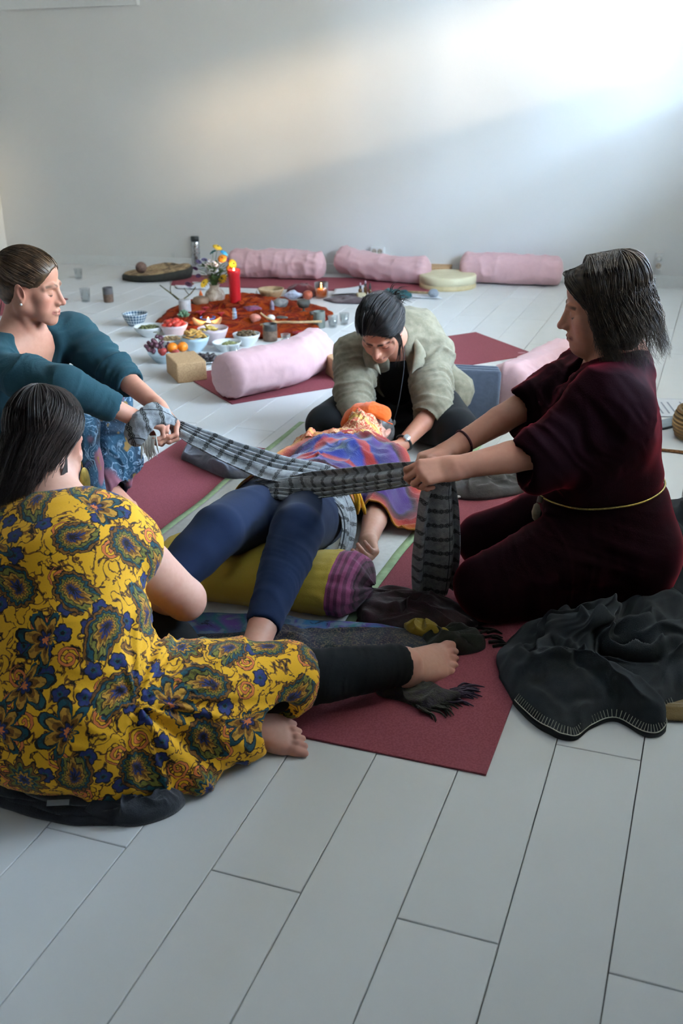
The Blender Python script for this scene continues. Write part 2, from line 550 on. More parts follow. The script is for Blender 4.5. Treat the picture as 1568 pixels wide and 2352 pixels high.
tag(rbox('wall_back', -0.2, ROOM_W + 0.2, -0.2, 0.0, -0.1, ROOM_H, M_WALL), kind='structure')
tag(rbox('wall_left', ROOM_W, ROOM_W + 0.2, 0.0, ROOM_D, -0.1, ROOM_H, M_WALL), kind='structure')
tag(rbox('wall_front', -0.2, ROOM_W + 0.2, ROOM_D, ROOM_D + 0.2, -0.1, ROOM_H, plain('dark_unseen_wall', '#5a5048', 0.7, 0.1, 6)), kind='structure')  # unseen wall, coloured dark to lower the bounced light
tag(rbox('ceiling', -0.2, ROOM_W + 0.2, -0.2, ROOM_D + 0.2, ROOM_H, ROOM_H + 0.2, M_WALL), kind='structure')
# right wall with three window openings
wr = empty('wall_right', room(0, 0, 0)); wr['kind'] = 'structure'
def wr_part(name, b0, b1, z0, z1):
    o = rbox(name, -0.2, 0.0, b0, b1, z0, z1, M_WALL); o.parent = wr; o.matrix_parent_inverse = Matrix.Translation(-wr.location); return o
edges = [0.0] + [e for w in WINDOWS for e in w[:2]] + [ROOM_D]
for i in range(0, len(edges), 2): wr_part('pier', edges[i], edges[i + 1], -0.1, ROOM_H)
for (b0, b1, z0, z1) in WINDOWS:
    wr_part('sill_wall', b0, b1, -0.1, z0); wr_part('head_wall', b0, b1, z1, ROOM_H)
def pane_mat():
    mt = bpy.data.materials.new('window_glass'); mt.use_nodes = True; nt = mt.node_tree
    nt.nodes.clear()
    out = nt.nodes.new('ShaderNodeOutputMaterial'); tr = nt.nodes.new('ShaderNodeBsdfTransparent'); gl = nt.nodes.new('ShaderNodeBsdfGlossy')
    mx = nt.nodes.new('ShaderNodeMixShader'); tr.inputs[0].default_value = (0.97, 0.97, 0.97, 1); gl.inputs['Roughness'].default_value = 0.02
    mx.inputs[0].default_value = 0.05
    nt.links.new(tr.outputs[0], mx.inputs[1]); nt.links.new(gl.outputs[0], mx.inputs[2]); nt.links.new(mx.outputs[0], out.inputs[0])
    return mt
M_PANE = pane_mat()
for i, (b0, b1, z0, z1) in enumerate(WINDOWS):
    w = empty('window_%d' % (i + 1), room(-0.1, (b0 + b1) / 2, z0)); w['kind'] = 'structure'
    inv = Matrix.Translation(-w.location)
    def wp(nm, *a, m_=M_TRIM):
        o = rbox(nm, *a, m_, w); o.matrix_parent_inverse = inv; return o
    fw = 0.05
    wp('frame_side', -0.13, -0.07, b0, b0 + fw, z0, z1); wp('frame_side', -0.13, -0.07, b1 - fw, b1, z0, z1)
    wp('frame_bottom', -0.13, -0.07, b0 + fw, b1 - fw, z0, z0 + fw); wp('frame_top', -0.13, -0.07, b0 + fw, b1 - fw, z1 - fw, z1)
    nl = max(2, round((b1 - b0) / 1.2)); wd = (b1 - b0 - 2 * fw) / nl
    for k in range(nl):
        c0 = b0 + fw + wd * k + (0.02 if k else 0); c1 = b0 + fw + wd * (k + 1) - (0.02 if k < nl - 1 else 0)
        wp('pane', -0.102, -0.098, c0, c1, z0 + fw, z1 - fw, m_=M_PANE)
        if k: wp('mullion', -0.125, -0.075, c0 - 0.04, c0, z0 + fw, z1 - fw)
    wp('window_sill', -0.06, 0.04, b0 - 0.03, b1 + 0.03, z0 - 0.03, z0)
# baseboards and the boxed-in pipe high on the back wall
tag(rbox('baseboard_back', 0.012, ROOM_W - 0.012, 0.0, 0.014, 0.0, 0.075, M_TRIM), kind='structure')
tag(rbox('baseboard_left', ROOM_W - 0.014, ROOM_W, 0.016, ROOM_D, 0.0, 0.075, M_TRIM), kind='structure')
tag(rbox('trim_1', 4.75, ROOM_W, 0.0, 0.05, 1.885, 2.02, M_TRIM), kind='structure')
# unseen house-high blocks added outside to cut the sun and low skylight
M_BLOCKER = plain('blocker_render', '#b8a58c', 0.9, 0.05, 2.0)
M_ROAD = plain('street_paving', '#8b8982', 0.9, 0.05, 2.0)
def outside(name, a0, a1, b0, b1, z1, label):
    o = rbox(name, a0, a1, b0, b1, -3.2, z1, M_BLOCKER); tag(o, label, 'sun blocker'); return o
outside('sun_blocker', -12.5, -12, -12.0, 4.45, 6.6, 'tall added block outside cutting off the sun, the one farthest from the camera')
outside('sun_blocker', -12.5, -12, 4.5, 6.5, 4.55, 'low added block outside letting the sun in between two taller ones')
outside('sun_blocker', -12.5, -12, 6.55, 22.0, 6.9, 'tall added block outside cutting off the sun, the one nearest the camera')
tag(rbox('sky_overhang', -2.2, -0.2, -0.5, ROOM_D, 2.86, 3.06, M_BLOCKER), 'added unseen slab above the windows outside, limiting the skylight', 'sky_overhang')  # unseen overhang added to hold back the steep skylight
tag(rbox('street', -30, -0.25, -20, 36, -3.4, -3.2, M_ROAD), kind='structure')
# ------------------------------------------------------------------ floor cloths: star-shaped patches with folds
def cloth_patch(name, outline, material, h=0.05, folds=(6.0, 0.03), dirn=0.0, aniso=0.35, center=None, rings=60, segs=180,
                seed=0.0, z0=0.0, edge=0.006, warp=0.02, parent=None, hump=None, power=3.0, sharp=1.0, extra=None, lip=0.5, soft=2):
    """a crumpled cloth lying within an outline (world x, y); folds = (per metre, height)"""
    B = spline(list(outline) + [outline[0]], segs + 1)[:-1]
    c = np.mean(np.asarray(outline, float), 0) if center is None else np.asarray(center, float)
    s = np.linspace(0.0, 1.0, rings + 1)[1:]
    P = c[None, None, :] + s[:, None, None] * (B - c)[None, :, :]
    jag = (vnoise(np.c_[B * 14, np.full(len(B), seed)]) - 0.5) * 0.03
    P = P + (s[:, None] ** 4)[:, :, None] * jag[None, :, None] * (B - c)[None] * 2
    pts = np.vstack([c[None], P.reshape(-1, 2)])
    ss = np.concatenate([[0], np.repeat(s, segs)])
    ca, sa = math.cos(dirn), math.sin(dirn)
    q = np.c_[(pts @ V3(ca, sa, 0)[:2]), (pts @ V3(-sa, ca, 0)[:2])]
    f = folds[0]
    wob = fbm(np.c_[pts * f * 0.6, np.full(len(pts), seed + 3)], 2)
    rp = np.c_[q[:, 0] * f * aniso + wob * 1.2, q[:, 1] * f + wob * 2.0, np.full(len(pts), seed)]
    r = ridged(rp, 2) ** sharp
    if extra is not None:
        ca2, sa2 = math.cos(extra[0]), math.sin(extra[0]); q2 = np.c_[pts @ np.array([ca2, sa2]), pts @ np.array([-sa2, ca2])]
        r = r + extra[2] / max(folds[1], 1e-6) * ridged(np.c_[q2[:, 0] * extra[1] * 0.3 + wob, q2[:, 1] * extra[1] + wob * 1.5, np.full(len(pts), seed + 77)], 2) ** 1.6
    env = np.clip((1 - ss ** power), 0, 1)
    rise = env ** lip
    z = edge + rise * (h * (0.45 + 0.9 * fbm(np.c_[pts * 4, np.full(len(pts), seed + 8)], 2) * 0.9)) + (0.12 + 0.88 * rise) * folds[1] * r
    g = z[1:].reshape(rings, segs)
    for _ in range(soft):
        up_ = np.vstack([np.full((1, segs), z[0]), g[:-1]]); dn_ = np.vstack([g[1:], g[-1:]]); g = (g * 2 + up_ + dn_ + np.roll(g, 1, 1) + np.roll(g, -1, 1)) / 6
    z[1:] = g.ravel()
    if hump is not None: z = z + hump(pts) * (0.2 + 0.8 * rise)
    dx = (vnoise(np.c_[pts * f * 0.8, z * 20 + seed + 31]) - 0.5) * 2 * warp
    dy = (vnoise(np.c_[pts * f * 0.8, z * 20 + seed + 57]) - 0.5) * 2 * warp
    V = np.c_[pts[:, 0] + dx * rise, pts[:, 1] + dy * rise, z + z0]
    k = len(V)
    low = V[-segs:].copy(); low[:, 2] = z0 + 0.001; inn = V[-segs:].copy(); inn[:, :2] = c + (inn[:, :2] - c) * 0.9; inn[:, 2] = z0 + 0.0008
    V = np.vstack([V, low, inn])
    F_ = [(0, 1 + i, 1 + (i + 1) % segs, 1 + (i + 1) % segs) for i in range(segs)]
    for j in range(rings + 1):
        a = 1 + j * segs; b = a + segs
        F_ += [(a + i, b + i, b + (i + 1) % segs, a + (i + 1) % segs) for i in range(segs)]
    me = quads_me(name, V, F_)
    tri = np.c_[V[:, 0], V[:, 1], V[:, 2]]
    o = link(name, me, material, parent)
    add_attr(me, 'pat', np.c_[q[:, 0], q[:, 1], ss].astype(np.float32) if len(q) == len(V) else np.vstack([np.c_[q, ss], np.c_[q[-segs:], ss[-segs:]], np.c_[q[-segs:], ss[-segs:]]]))
    return o
def fabric(name, col, rough=0.9, var=0.12, weave=900, sheen=0.2, bmp=0.25, c2=None):
    def b():
        o = genco()
        c = srgb(col); d = srgb(c2) if c2 else tuple(x * (1 - var) for x in c[:3]) + (1,)
        n = noise(o, 35, 4.0); w = noise(o, weave, 1.0)
        return {'Base Color': mixc(step(n * 0.6 + w * 0.4, 0.35, 0.65), d, c), 'Roughness': rough, 'Sheen Weight': sheen, 'Sheen Roughness': 0.5,
                'Normal': bump(w * 0.5 + noise(o, 70, 3.0), bmp, 0.004), 'Specular IOR Level': 0.2}
    return mat(name, b)

# ------------------------------------------------------------------ yoga mats
M_MAT = mat('mat_rubber', lambda: {'Base Color': mixc(step(noise(genco(), 220, 2.0), 0.35, 0.65), srgb('#7d3a43'), srgb('#8a474f')), 'Roughness': 0.82,
        'Normal': bump(noise(genco(), 500, 2.0), 0.25, 0.002), 'Specular IOR Level': 0.25})
M_LOGO = plain('mat_logo_print', '#a8707a', 0.8, 0.02)
def yoga_mat(n0, n1, t0, t1, label, rot=0.0, z=0.0, th=0.0055, group='maroon yoga mats'):
    c = pln((n0 + n1) / 2, (t0 + t1) / 2, z)
    o = link('yoga_mat', box_me('yoga_mat', n1 - n0, t1 - t0, th, 0.002, 2), M_MAT, None, c, (0, 0, -PAZ + rot), smooth=False)
    return tag(o, label, 'yoga mat', group)
yoga_mat(-0.947, -0.347, 1.81, 3.60, 'maroon yoga mat under the kneeling woman in dark red velvet')
yoga_mat(-1.437, -0.951, 1.83, 3.58, 'maroon yoga mat beneath the white sheet and the lying woman')
yoga_mat(-2.044, -1.441, 1.83, 3.60, 'maroon yoga mat in front of the woman in the teal sweater')
fm = empty('yoga_mat', ((1.051 - 0.477) / 2 + 0.0, (5.403 + 4.607) / 2, 0)); 
def free_mat(a, b, c, d, label):
    """mat from its four floor corners"""
    pts = [Vector((*p, 0)) for p in (a, b, c, d)]
    o = slab('yoga_mat', pts, 0.0, 0.0055, M_MAT); tag(o, label, 'yoga mat', 'maroon yoga mats'); return o
bpy.data.objects.remove(fm)
fmat = free_mat((1.051, 5.403), (0.80, 5.93), (-0.80, 5.10), (-0.50, 4.58), 'maroon yoga mat lying diagonally behind the woman in the olive shirt')
lg = link('logo', lathe_me('logo', [(0.022, 0), (0.022, 0.0004)], 20), M_LOGO, fmat, (0.985, 5.43, 0.0056), (0, 0, 0), smooth=False); lg.scale = (1, 0.7, 1)
free_mat((0.60, 7.10), (0.85, 7.60), (-1.25, 7.98), (-1.22, 7.56), 'maroon yoga mat along the back wall under the pink bolsters')
free_mat((-1.86, 7.10), (-2.05, 7.28), (-3.1, 6.9), (-2.45, 6.15), 'maroon yoga mat at the far left behind the woman in teal')

# ------------------------------------------------------------------ white sheet with a green hem
M_SHEET = mat('white_cotton', lambda: {'Base Color': ramp(noise(genco(), 60, 3), [(0.3, srgb('#cfcfca')), (0.7, srgb('#dadad6'))]), 'Roughness': 0.9,
        'Normal': bump(noise(genco(), 350, 2.0), 0.2, 0.003)})
M_HEM = plain('green_hem', '#9db38a', 0.9, 0.08)
def sheet():
    n0, n1, t0, t1 = -1.655, -0.835, 2.0, 3.95
    nx, ny = 60, 120
    u = np.linspace(n0, n1, nx + 1); t = np.linspace(t0, t1, ny + 1)
    U, T = np.meshgrid(u, t, indexing='ij'); p = np.c_[U.ravel(), T.ravel()]
    w = 0.003 + 0.010 * ridged(np.c_[p[:, 0] * 5 + 1.5 * vnoise(np.c_[p * 3, p[:, :1] * 0]), p[:, 1] * 1.6, np.full(len(p), 2.2)], 2) ** 2
    e = np.minimum(np.minimum(p[:, 0] - n0, n1 - p[:, 0]), np.minimum(p[:, 1] - t0, t1 - p[:, 1]))
    w = w * np.clip(e / 0.06, 0.15, 1) + 0.007
    sh = (vnoise(np.c_[p[:, 1] * 4, p[:, 0] * 0, p[:, 0] * 0]) - 0.5) * 0.012 * (np.abs(p[:, 0] - (n0 + n1) / 2) > 0.38)
    V = np.array([pln(a + s_, b, z)[:] for (a, b), z, s_ in zip(p, w, sh)])
    F_ = [(i * (ny + 1) + j, (i + 1) * (ny + 1) + j, (i + 1) * (ny + 1) + j + 1, i * (ny + 1) + j + 1) for i in range(nx) for j in range(ny)]
    root = empty('bed_sheet', pln((n0 + n1) / 2, (t0 + t1) / 2)); tag(root, 'white cotton sheet with pale green hem under the lying woman', 'sheet')
    inv = Matrix.Translation(-root.location)
    F_ = np.array(F_); ii = np.repeat(np.arange(nx), ny)
    hem = (ii < 2) | (ii >= nx - 2)
    for nm, mk, mt in (('cloth', ~hem, M_SHEET), ('hem', hem, M_HEM)):
        o = link(nm, mesh_np(nm, V, F_[mk]), mt, root); o.matrix_parent_inverse = inv
        solidify(o, 0.0025, 1.0)
sheet()

# ------------------------------------------------------------------ bolsters, blocks, cushions
M_PINK = fabric('pink_cotton', '#cfa7a9', 0.85, 0.05, 700, 0.15, 0.2)
def bolster(name, pts, rad, label, material, wr=0.006, seed=1.0, group=None, squash=0.92, pucker=0.35):
    P = spline(pts, 90); n = 56
    L_ = np.r_[0, np.cumsum(np.linalg.norm(np.diff(P, axis=0), axis=1))]; Lt = L_[-1]
    e = np.minimum(L_, Lt - L_); rr = rad * (np.clip(1 - (1 - np.clip(e / (rad * 0.62), 0, 1)) ** 2.4, 0, 1)) ** 0.5
    rr = np.maximum(rr, 0.006)
    V, F_ = tube_np(P, rr, n, True)
    ang = np.tile(np.arange(n) / n * 2 * np.pi, len(P)); ll = np.repeat(L_, n); ee = np.repeat(e, n)
    cen = np.repeat(P, n, axis=0); D = V[:len(cen)] - cen
    q = np.c_[ll * 9, np.cos(ang) * 1.3 + seed, np.sin(ang) * 1.3]
    f = 1 + (ridged(q, 2) - 0.45) * wr / rad * 2.2 + (fbm(np.c_[ll * 3, np.cos(ang), np.sin(ang) + seed], 2) - 0.5) * 0.10
    f += pucker * 0.10 * np.exp(-(ee / (rad * 0.9)) ** 2) * np.sin(ang * 14 + 3 * vnoise(q))
    V[:len(cen)] = cen + D * f[:, None]
    V[:, 2] = np.where(V[:, 2] < 0.012, 0.012 - (0.012 - V[:, 2]) * 0.12, V[:, 2])
    V[:, 2] = np.maximum(V[:, 2], 0.006)
    mid = V.mean(0); root = empty(name, (mid[0], mid[1], 0)); tag(root, label, 'bolster', group)
    inv = Matrix.Translation(-root.location)
    fc = np.array([0 if f[0] < len(cen) and f[2] < len(cen) else 1 for f in F_])
    fe = np.array([ee[min(f[1], len(cen) - 1)] for f in F_])
    capm = (fc == 1) | (fe < rad * 0.10)
    o = link('cover', quads_me('cover', V, F_[~capm]), material, root); o.matrix_parent_inverse = inv
    lf = np.array([V[f[1]] @ (P[-1] - P[0]) for f in F_]); lm = (P[0] + P[-1]) @ (P[-1] - P[0]) / 2
    for sd in (0, 1):
        mk = capm & ((lf > lm) == bool(sd))
        o = link('end_panel', quads_me('end_panel', V, F_[mk]), material, root); o.matrix_parent_inverse = inv
    return root
BG = 'pink cotton bolsters'
b1 = bolster('bolster', [(-0.82, 7.87, 0.10), (-0.5, 7.80, 0.105), (-0.09, 7.70, 0.10)], 0.104, 'pink bolster lying against the wall behind the flower vase', M_PINK, 0.013, 2.0, BG)
b2 = bolster('bolster', [(0.0, 7.82, 0.14), (0.18, 7.70, 0.11), (0.42, 7.56, 0.09), (0.66, 7.44, 0.10)], 0.098, 'sagging pink bolster lying under the wall socket', M_PINK, 0.008, 5.0, BG)
b3 = bolster('bolster', [(0.880, 7.52, 0.112), (1.19, 7.425, 0.105), (1.585, 7.305, 0.108)], 0.105, 'straight pink bolster at the wall beyond the frame drum', M_PINK, 0.008, 9.0, BG)
b4 = bolster('bolster', [(-0.56, 4.63, 0.115), (-0.42, 4.76, 0.105), (-0.26, 4.92, 0.10), (-0.15, 5.10, 0.10), (-0.12, 5.22, 0.105)], 0.112, 'curved pink bolster on the mat in front of the food bowls', M_PINK, 0.006, 12.0, BG, pucker=0.25)
b5 = bolster('bolster', [(0.72, 4.36, 0.11), (0.90, 4.62, 0.105), (1.10, 4.90, 0.11)], 0.108, 'pink bolster behind the dark blue-grey cushion', M_PINK, 0.006, 15.0, BG)
M_CORK = mat('cork', lambda: {'Base Color': ramp(voro(objco(), 160), [(0.2, srgb('#a98660')), (0.6, srgb('#c09c74'))]), 'Roughness': 0.85, 'Normal': bump(noise(objco(), 200, 2), 0.3, 0.002)})
def block(loc, rz, label, dims=(0.15, 0.235, 0.10)):
    o = link('yoga_block', box_me('yoga_block', *dims, 0.006, 2), M_CORK, None, loc, (0, 0, rz), smooth=False)
    return tag(o, label, 'yoga block', 'cork yoga blocks')
block((-0.775, 5.08, 0), math.radians(22), 'cork yoga block in front of the plate of dates')
block((0.055, 5.045, 0.0055), math.radians(20), 'cork yoga block half hidden by the olive shirt sleeve', (0.22, 0.14, 0.10))
block((0.72, 7.66, 0), math.radians(-15), 'cork yoga block at the wall behind the frame drum', (0.23, 0.15, 0.10))
M_DENIM = fabric('blue_grey_wool', '#4c5361', 0.95, 0.2, 900, 0.3, 0.4)
def folded_cushion():
    B = Body()
    R = np.array(Matrix.Rotation(math.radians(-35), 3, 'Z') @ Matrix.Rotation(math.radians(62), 3, 'X'))
    B.ell((0, 0, 0), (0.01, 0.01, 0.01))
    root = empty('seat_cushion', (0.52, 4.30, 0)); tag(root, 'dark blue-grey wool cushion propped behind the woman in the olive shirt', 'cushion')
    for k in range(3):
        me = box_me('layer', 0.34, 0.23, 0.030, 0.013, 3)
        o = link('layer', me, M_DENIM, root, (0, 0.02 + k * 0.036, 0.004), (math.radians(66), 0, math.radians(-14)))
        V = np.array([v.co[:] for v in me.vertices])
    return root
fc_ = folded_cushion()
for ch in fc_.children: ch.location = (ch.location[0], ch.location[1] - 0.04, 0.115)

# ------------------------------------------------------------------ drum, mallet, fur drum, ball
M_HIDE = mat('drum_hide', lambda: {'Base Color': ramp(noise(objco(), 7, 4), [(0.3, srgb('#c9bd97')), (0.7, srgb('#dcd2b2'))]), 'Roughness': 0.55})
M_WOODL = mat('pale_wood', lambda: {'Base Color': ramp(noise(objco(), 20, 4), [(0.3, srgb('#b9a57a')), (0.7, srgb('#cdbb92'))]), 'Roughness': 0.6})
dr = empty('frame_drum', (0.78, 7.36, 0)); tag(dr, 'pale hide frame drum lying on the floor by the wall', 'drum')
link('drum_skin', lathe_me('drum_skin', [(0.0005, 0.090), (0.10, 0.0902), (0.185, 0.0905), (0.197, 0.088), (0.2015, 0.080), (0.2015, 0.035), (0.1985, 0.034)], 56, False), M_HIDE, dr)
link('hoop', lathe_me('hoop', [(0.199, 0.0), (0.2005, 0.002), (0.2005, 0.034), (0.192, 0.034), (0.190, 0.0), (0.199, 0.0)], 56, False), M_WOODL, dr)
M_STICK = plain('beater_wood', '#8a7350', 0.6, 0.15, 30)
M_FELT = fabric('beater_felt', '#8d9299', 0.95, 0.2, 300, 0.4, 0.5)
ml = empty('drum_mallet', (0.60, 6.98, 0)); tag(ml, 'drum mallet with a grey felt head on a sheet of paper', 'mallet')
link('handle', tube_me('handle', [(-0.21, 0.15, 0.022), (-0.1, 0.075, 0.024), (0.03, 0.0, 0.03)], [0.008, 0.0085, 0.009], 10), M_STICK, ml)
B = Body(); B.ell((0.045, -0.008, 0.03), (0.036, 0.032, 0.029)); v, q = B.mesh(0.004); v += (vnoise(v * 90)[:, None] - 0.5) * 0.003
link('felt_head', mesh_np('felt_head', v, q), M_FELT, ml)
def fur_mat():
    o = objco(); n = noise(o, 16, 4.0, 0.6, 1.0); s = noise(o, 90, 3)
    c = ramp(n, [(0.28, srgb('#2a231c')), (0.45, srgb('#8a7052')), (0.6, srgb('#b09672')), (0.75, srgb('#7c7040'))])
    return {'Base Color': c, 'Roughness': 0.95, 'Normal': bump(s, 0.6, 0.01)}
M_FUR = mat('mottled_hide', fur_mat); M_RIM = plain('dark_rim', '#23231f', 0.85, 0.2, 40, 0.4)
fd = empty('floor_cushion', (-1.36, 7.86, 0), (0, 0, math.radians(8))); tag(fd, 'round flat floor cushion with mottled brown top and dark rim', 'cushion')
def pouf(name, prof, n, seed, warp):
    me = lathe_me(name, prof, n, False); V = np.array([v.co[:] for v in me.vertices])
    V[:, 2] += V[:, 0] * 0.07 * (V[:, 2] > 0.02) + (fbm(V * 8 + seed, 2) - 0.5) * warp * (V[:, 2] > 0.02)
    V[:, 1] *= 0.72
    for v, c in zip(me.vertices, V): v.co = c
    return me
link('top', pouf('top', [(0.0005, 0.062), (0.08, 0.064), (0.16, 0.070), (0.22, 0.075), (0.252, 0.066)], 48, 1.0, 0.05), M_FUR, fd)
link('rim', pouf('rim', [(0.252, 0.066), (0.268, 0.05), (0.265, 0.025), (0.25, 0.006), (0.2, 0.003)], 48, 1.0, 0.03), M_RIM, fd)
M_BALL = mat('carved_ball', lambda: {'Base Color': ramp(voro(objco(), 60), [(0.1, srgb('#3c2a26')), (0.5, srgb('#6d544a'))]), 'Roughness': 0.6})
B = Body(); B.ball((0, 0, 0), 0.042); v, q = B.mesh(0.005)
bl = link('rattle_ball', mesh_np('rattle_ball', v, q), M_BALL, None, (-1.47, 7.80, 0.093)); tag(bl, 'brown round rattle ball resting on the mottled floor cushion', 'ball')

# ------------------------------------------------------------------ thermos, carafe, glasses, mugs
M_STEEL = mat('brushed_steel', lambda: {'Base Color': '#b9babb', 'Metallic': 1.0, 'Roughness': step(noise(objco(), 60, 2), 0.3, 0.7, 0.22, 0.34)})
M_BLACKP = plain('black_plastic', '#1d2222', 0.45, 0.1)
th = empty('thermos_flask', (-1.118, 8.28, 0)); tag(th, 'tall stainless steel thermos flask at the wall behind the flowers', 'thermos')
link('body', lathe_me('body', [(0.030, 0), (0.036, 0.003), (0.037, 0.02), (0.037, 0.19), (0.034, 0.205), (0.031, 0.212)], 36), M_STEEL, th)
link('cap', lathe_me('cap', [(0.032, 0.211), (0.034, 0.215), (0.034, 0.243), (0.031, 0.248), (0.02, 0.249)], 36), M_BLACKP, th)
def glass_mat(name, tint):
    mt = bpy.data.materials.new(name); mt.use_nodes = True; nt = mt.node_tree; nt.nodes.clear()
    out = nt.nodes.new('ShaderNodeOutputMaterial'); tr = nt.nodes.new('ShaderNodeBsdfTransparent'); gl = nt.nodes.new('ShaderNodeBsdfGlossy')
    fr = nt.nodes.new('ShaderNodeLayerWeight'); fr.inputs[0].default_value = 0.35
    mx = nt.nodes.new('ShaderNodeMixShader'); tr.inputs[0].default_value = (*tint, 1); gl.inputs['Roughness'].default_value = 0.05; gl.inputs[0].default_value = (0.95, 0.97, 1, 1)
    nt.links.new(fr.outputs['Facing'], mx.inputs[0]); nt.links.new(tr.outputs[0], mx.inputs[1]); nt.links.new(gl.outputs[0], mx.inputs[2]); nt.links.new(mx.outputs[0], out.inputs[0])
    return mt
M_GLASS = glass_mat('clear_glass', (0.93, 0.95, 0.95))
M_SMOKE = glass_mat('smoky_glass', (0.45, 0.40, 0.42))
def tumbler(loc, r, h, label, name='drinking_glass', fill=None, m_=None, grp=None):
    t = empty(name, loc); tag(t, label, 'glass', grp)
    w = 0.0022
    link('wall', lathe_me('wall', [(0.0005, 0.0), (r * 0.78, 0.0), (r * 0.8, 0.003), (r, h), (r - w, h), (r * 0.8 - w, 0.008), (0.0005, 0.008)], 28, False), m_ or M_GLASS, t)
    if fill:
        zf = h * fill[1]; rr = r * (0.8 + 0.2 * fill[1]) - w - 0.0008
        link('drink', lathe_me('drink', [(r * 0.78 - w, 0.009), (rr, zf)], 24), fill[0], t)
    return t
M_TEA = plain('amber_tea', '#b3772c', 0.1, 0.05)
tumbler((-0.566, 5.37, 0), 0.030, 0.085, 'clear glass with a little amber tea beside the plate of dates', fill=(M_TEA, 0.16))
tumbler((-0.035, 6.13, 0), 0.030, 0.070, 'empty clear glass standing right of the grey mug')
tumbler((-0.30, 5.72, 0), 0.028, 0.060, 'short clear glass behind the curved pink bolster')
tumbler((-1.97, 7.90, 0), 0.033, 0.075, 'clear glass farthest left near the wall')
tumbler((-1.72, 7.02, 0), 0.036, 0.090, 'clear glass left of the lone brown mug')
tumbler((0.035, 6.20, 0), 0.030, 0.070, 'clear glass partly hidden by the dark-haired woman leaning forward')
cf = empty('glass_carafe', (-1.30, 8.38, 0)); tag(cf, 'tall clear glass carafe left of the thermos', 'carafe')
link('wall', lathe_me('wall', [(0.0005, 0.0), (0.045, 0.0), (0.048, 0.006), (0.048, 0.11), (0.028, 0.17), (0.024, 0.19), (0.028, 0.215), (0.026, 0.215), (0.022, 0.19), (0.026, 0.168), (0.045, 0.108), (0.045, 0.01), (0.0005, 0.008)], 32, False), M_GLASS, cf)
def mug(loc, r, h, mats, label, split=0.5):
    t = empty('ceramic_cup', loc); tag(t, label, 'cup', None)
    w = 0.004; zs = h * split
    link('base', lathe_me('base', [(r * 0.5, 0), (r * 0.92, 0.0), (r * 0.97, 0.004), (r, zs)], 32, False), mats[0], t)
    link('glaze', lathe_me('glaze', [(r, zs), (r * 0.99, h - 0.002), (r * 0.97, h), (r - w, h - 0.002), (r - w, 0.01), (0.0005, 0.008)], 32, False), mats[1], t)
    return t
M_CLAY = plain('brown_clay', '#6b5648', 0.8, 0.15, 60); M_GLZ = plain('grey_glaze', '#57565a', 0.35, 0.15, 30); M_GLZ2 = plain('dark_glaze', '#3b3835', 0.4, 0.2, 30)
M_GREY = plain('grey_green_glaze', '#6b7069', 0.5, 0.12, 25)
mug((-1.56, 7.0, 0), 0.034, 0.098, (M_CLAY, M_GLZ), 'brown and grey ceramic cup standing alone on the left floor', 0.55)
mug((-0.393, 5.82, 0), 0.042, 0.098, (M_CLAY, M_GLZ2), 'brown clay cup with dark rim behind the curved bolster', 0.62)
mug((-0.116, 6.13, 0), 0.036, 0.100, (M_GREY, M_GREY), 'grey-green ceramic cup on the right edge of the altar cloth', 0.5)

# ------------------------------------------------------------------ altar cloth and what stands on it
def rust_mat():
    p = genco(); n = noise(p, 7, 3.0, 0.6, 1.5); f = noise(p, 60, 3)
    c = ramp(n, [(0.25, srgb('#3a0d0a')), (0.42, srgb('#76200e')), (0.52, srgb('#98400c')), (0.60, srgb('#4e100f')), (0.70, srgb('#8a1f14')), (0.8, srgb('#ac5a10'))])
    return {'Base Color': mixc(f * 0.5, c, srgb('#5a1a12')), 'Roughness': 0.92, 'Normal': bump(f, 0.5, 0.006), 'Specular IOR Level': 0.1}
M_RUST = mat('rust_throw', rust_mat)
ac = cloth_patch('altar_cloth', [(-1.13, 6.22), (-0.95, 5.98), (-0.55, 5.86), (-0.22, 5.93), (-0.08, 6.25), (-0.06, 6.58), (-0.30, 6.88), (-0.62, 7.08), (-0.92, 6.95), (-1.10, 6.65)],
                 M_RUST, 0.035, (13.0, 0.055), 0.4, 0.5, rings=60, segs=140, seed=4.0, warp=0.02)
tag(ac, 'crumpled rust and orange throw spread under the candles and flowers', 'cloth')
def on_cloth(x, y):
    return 0.045
ZC = 0.045
M_REDWAX = mat('red_wax', lambda: {'Base Color': '#b3121f', 'Roughness': 0.45, 'Subsurface Weight': 0.5, 'Subsurface Radius': (0.03, 0.006, 0.004), 'Subsurface Scale': 0.6})
def flame_mat(col, s):
    return mat('flame_%g' % s, lambda: {'Base Color': (0, 0, 0, 1), 'Emission Color': srgb(col), 'Emission Strength': s})
M_FLAME = flame_mat('#ffc069', 60.0)
M_WICK = plain('wick', '#1a1512', 0.9)
def flame(parent, z, s=1.0):
    link('wick', tube_me('wick', [(0, 0, z - 0.006), (0.0006, 0, z + 0.006)], 0.0009, 6), M_WICK, parent)
    link('flame', lathe_me('flame', [(0.0004, z + 0.003), (0.004 * s, z + 0.009 * s), (0.0048 * s, z + 0.014 * s), (0.003 * s, z + 0.024 * s), (0.0004, z + 0.034 * s)], 14), M_FLAME, parent)
    l = bpy.data.lights.new('flame_light', 'POINT'); l.energy = 2.2 * s; l.color = (1.0, 0.62, 0.28); l.shadow_soft_size = 0.008
    lo = bpy.data.objects.new('flame_light', l); COL.objects.link(lo); lo.parent = parent; lo.location = (0, 0, z + 0.018 * s)
cd = empty('pillar_candle', (-0.659, 6.60, ZC)); tag(cd, 'tall red pillar candle burning in the middle of the altar cloth', 'candle')
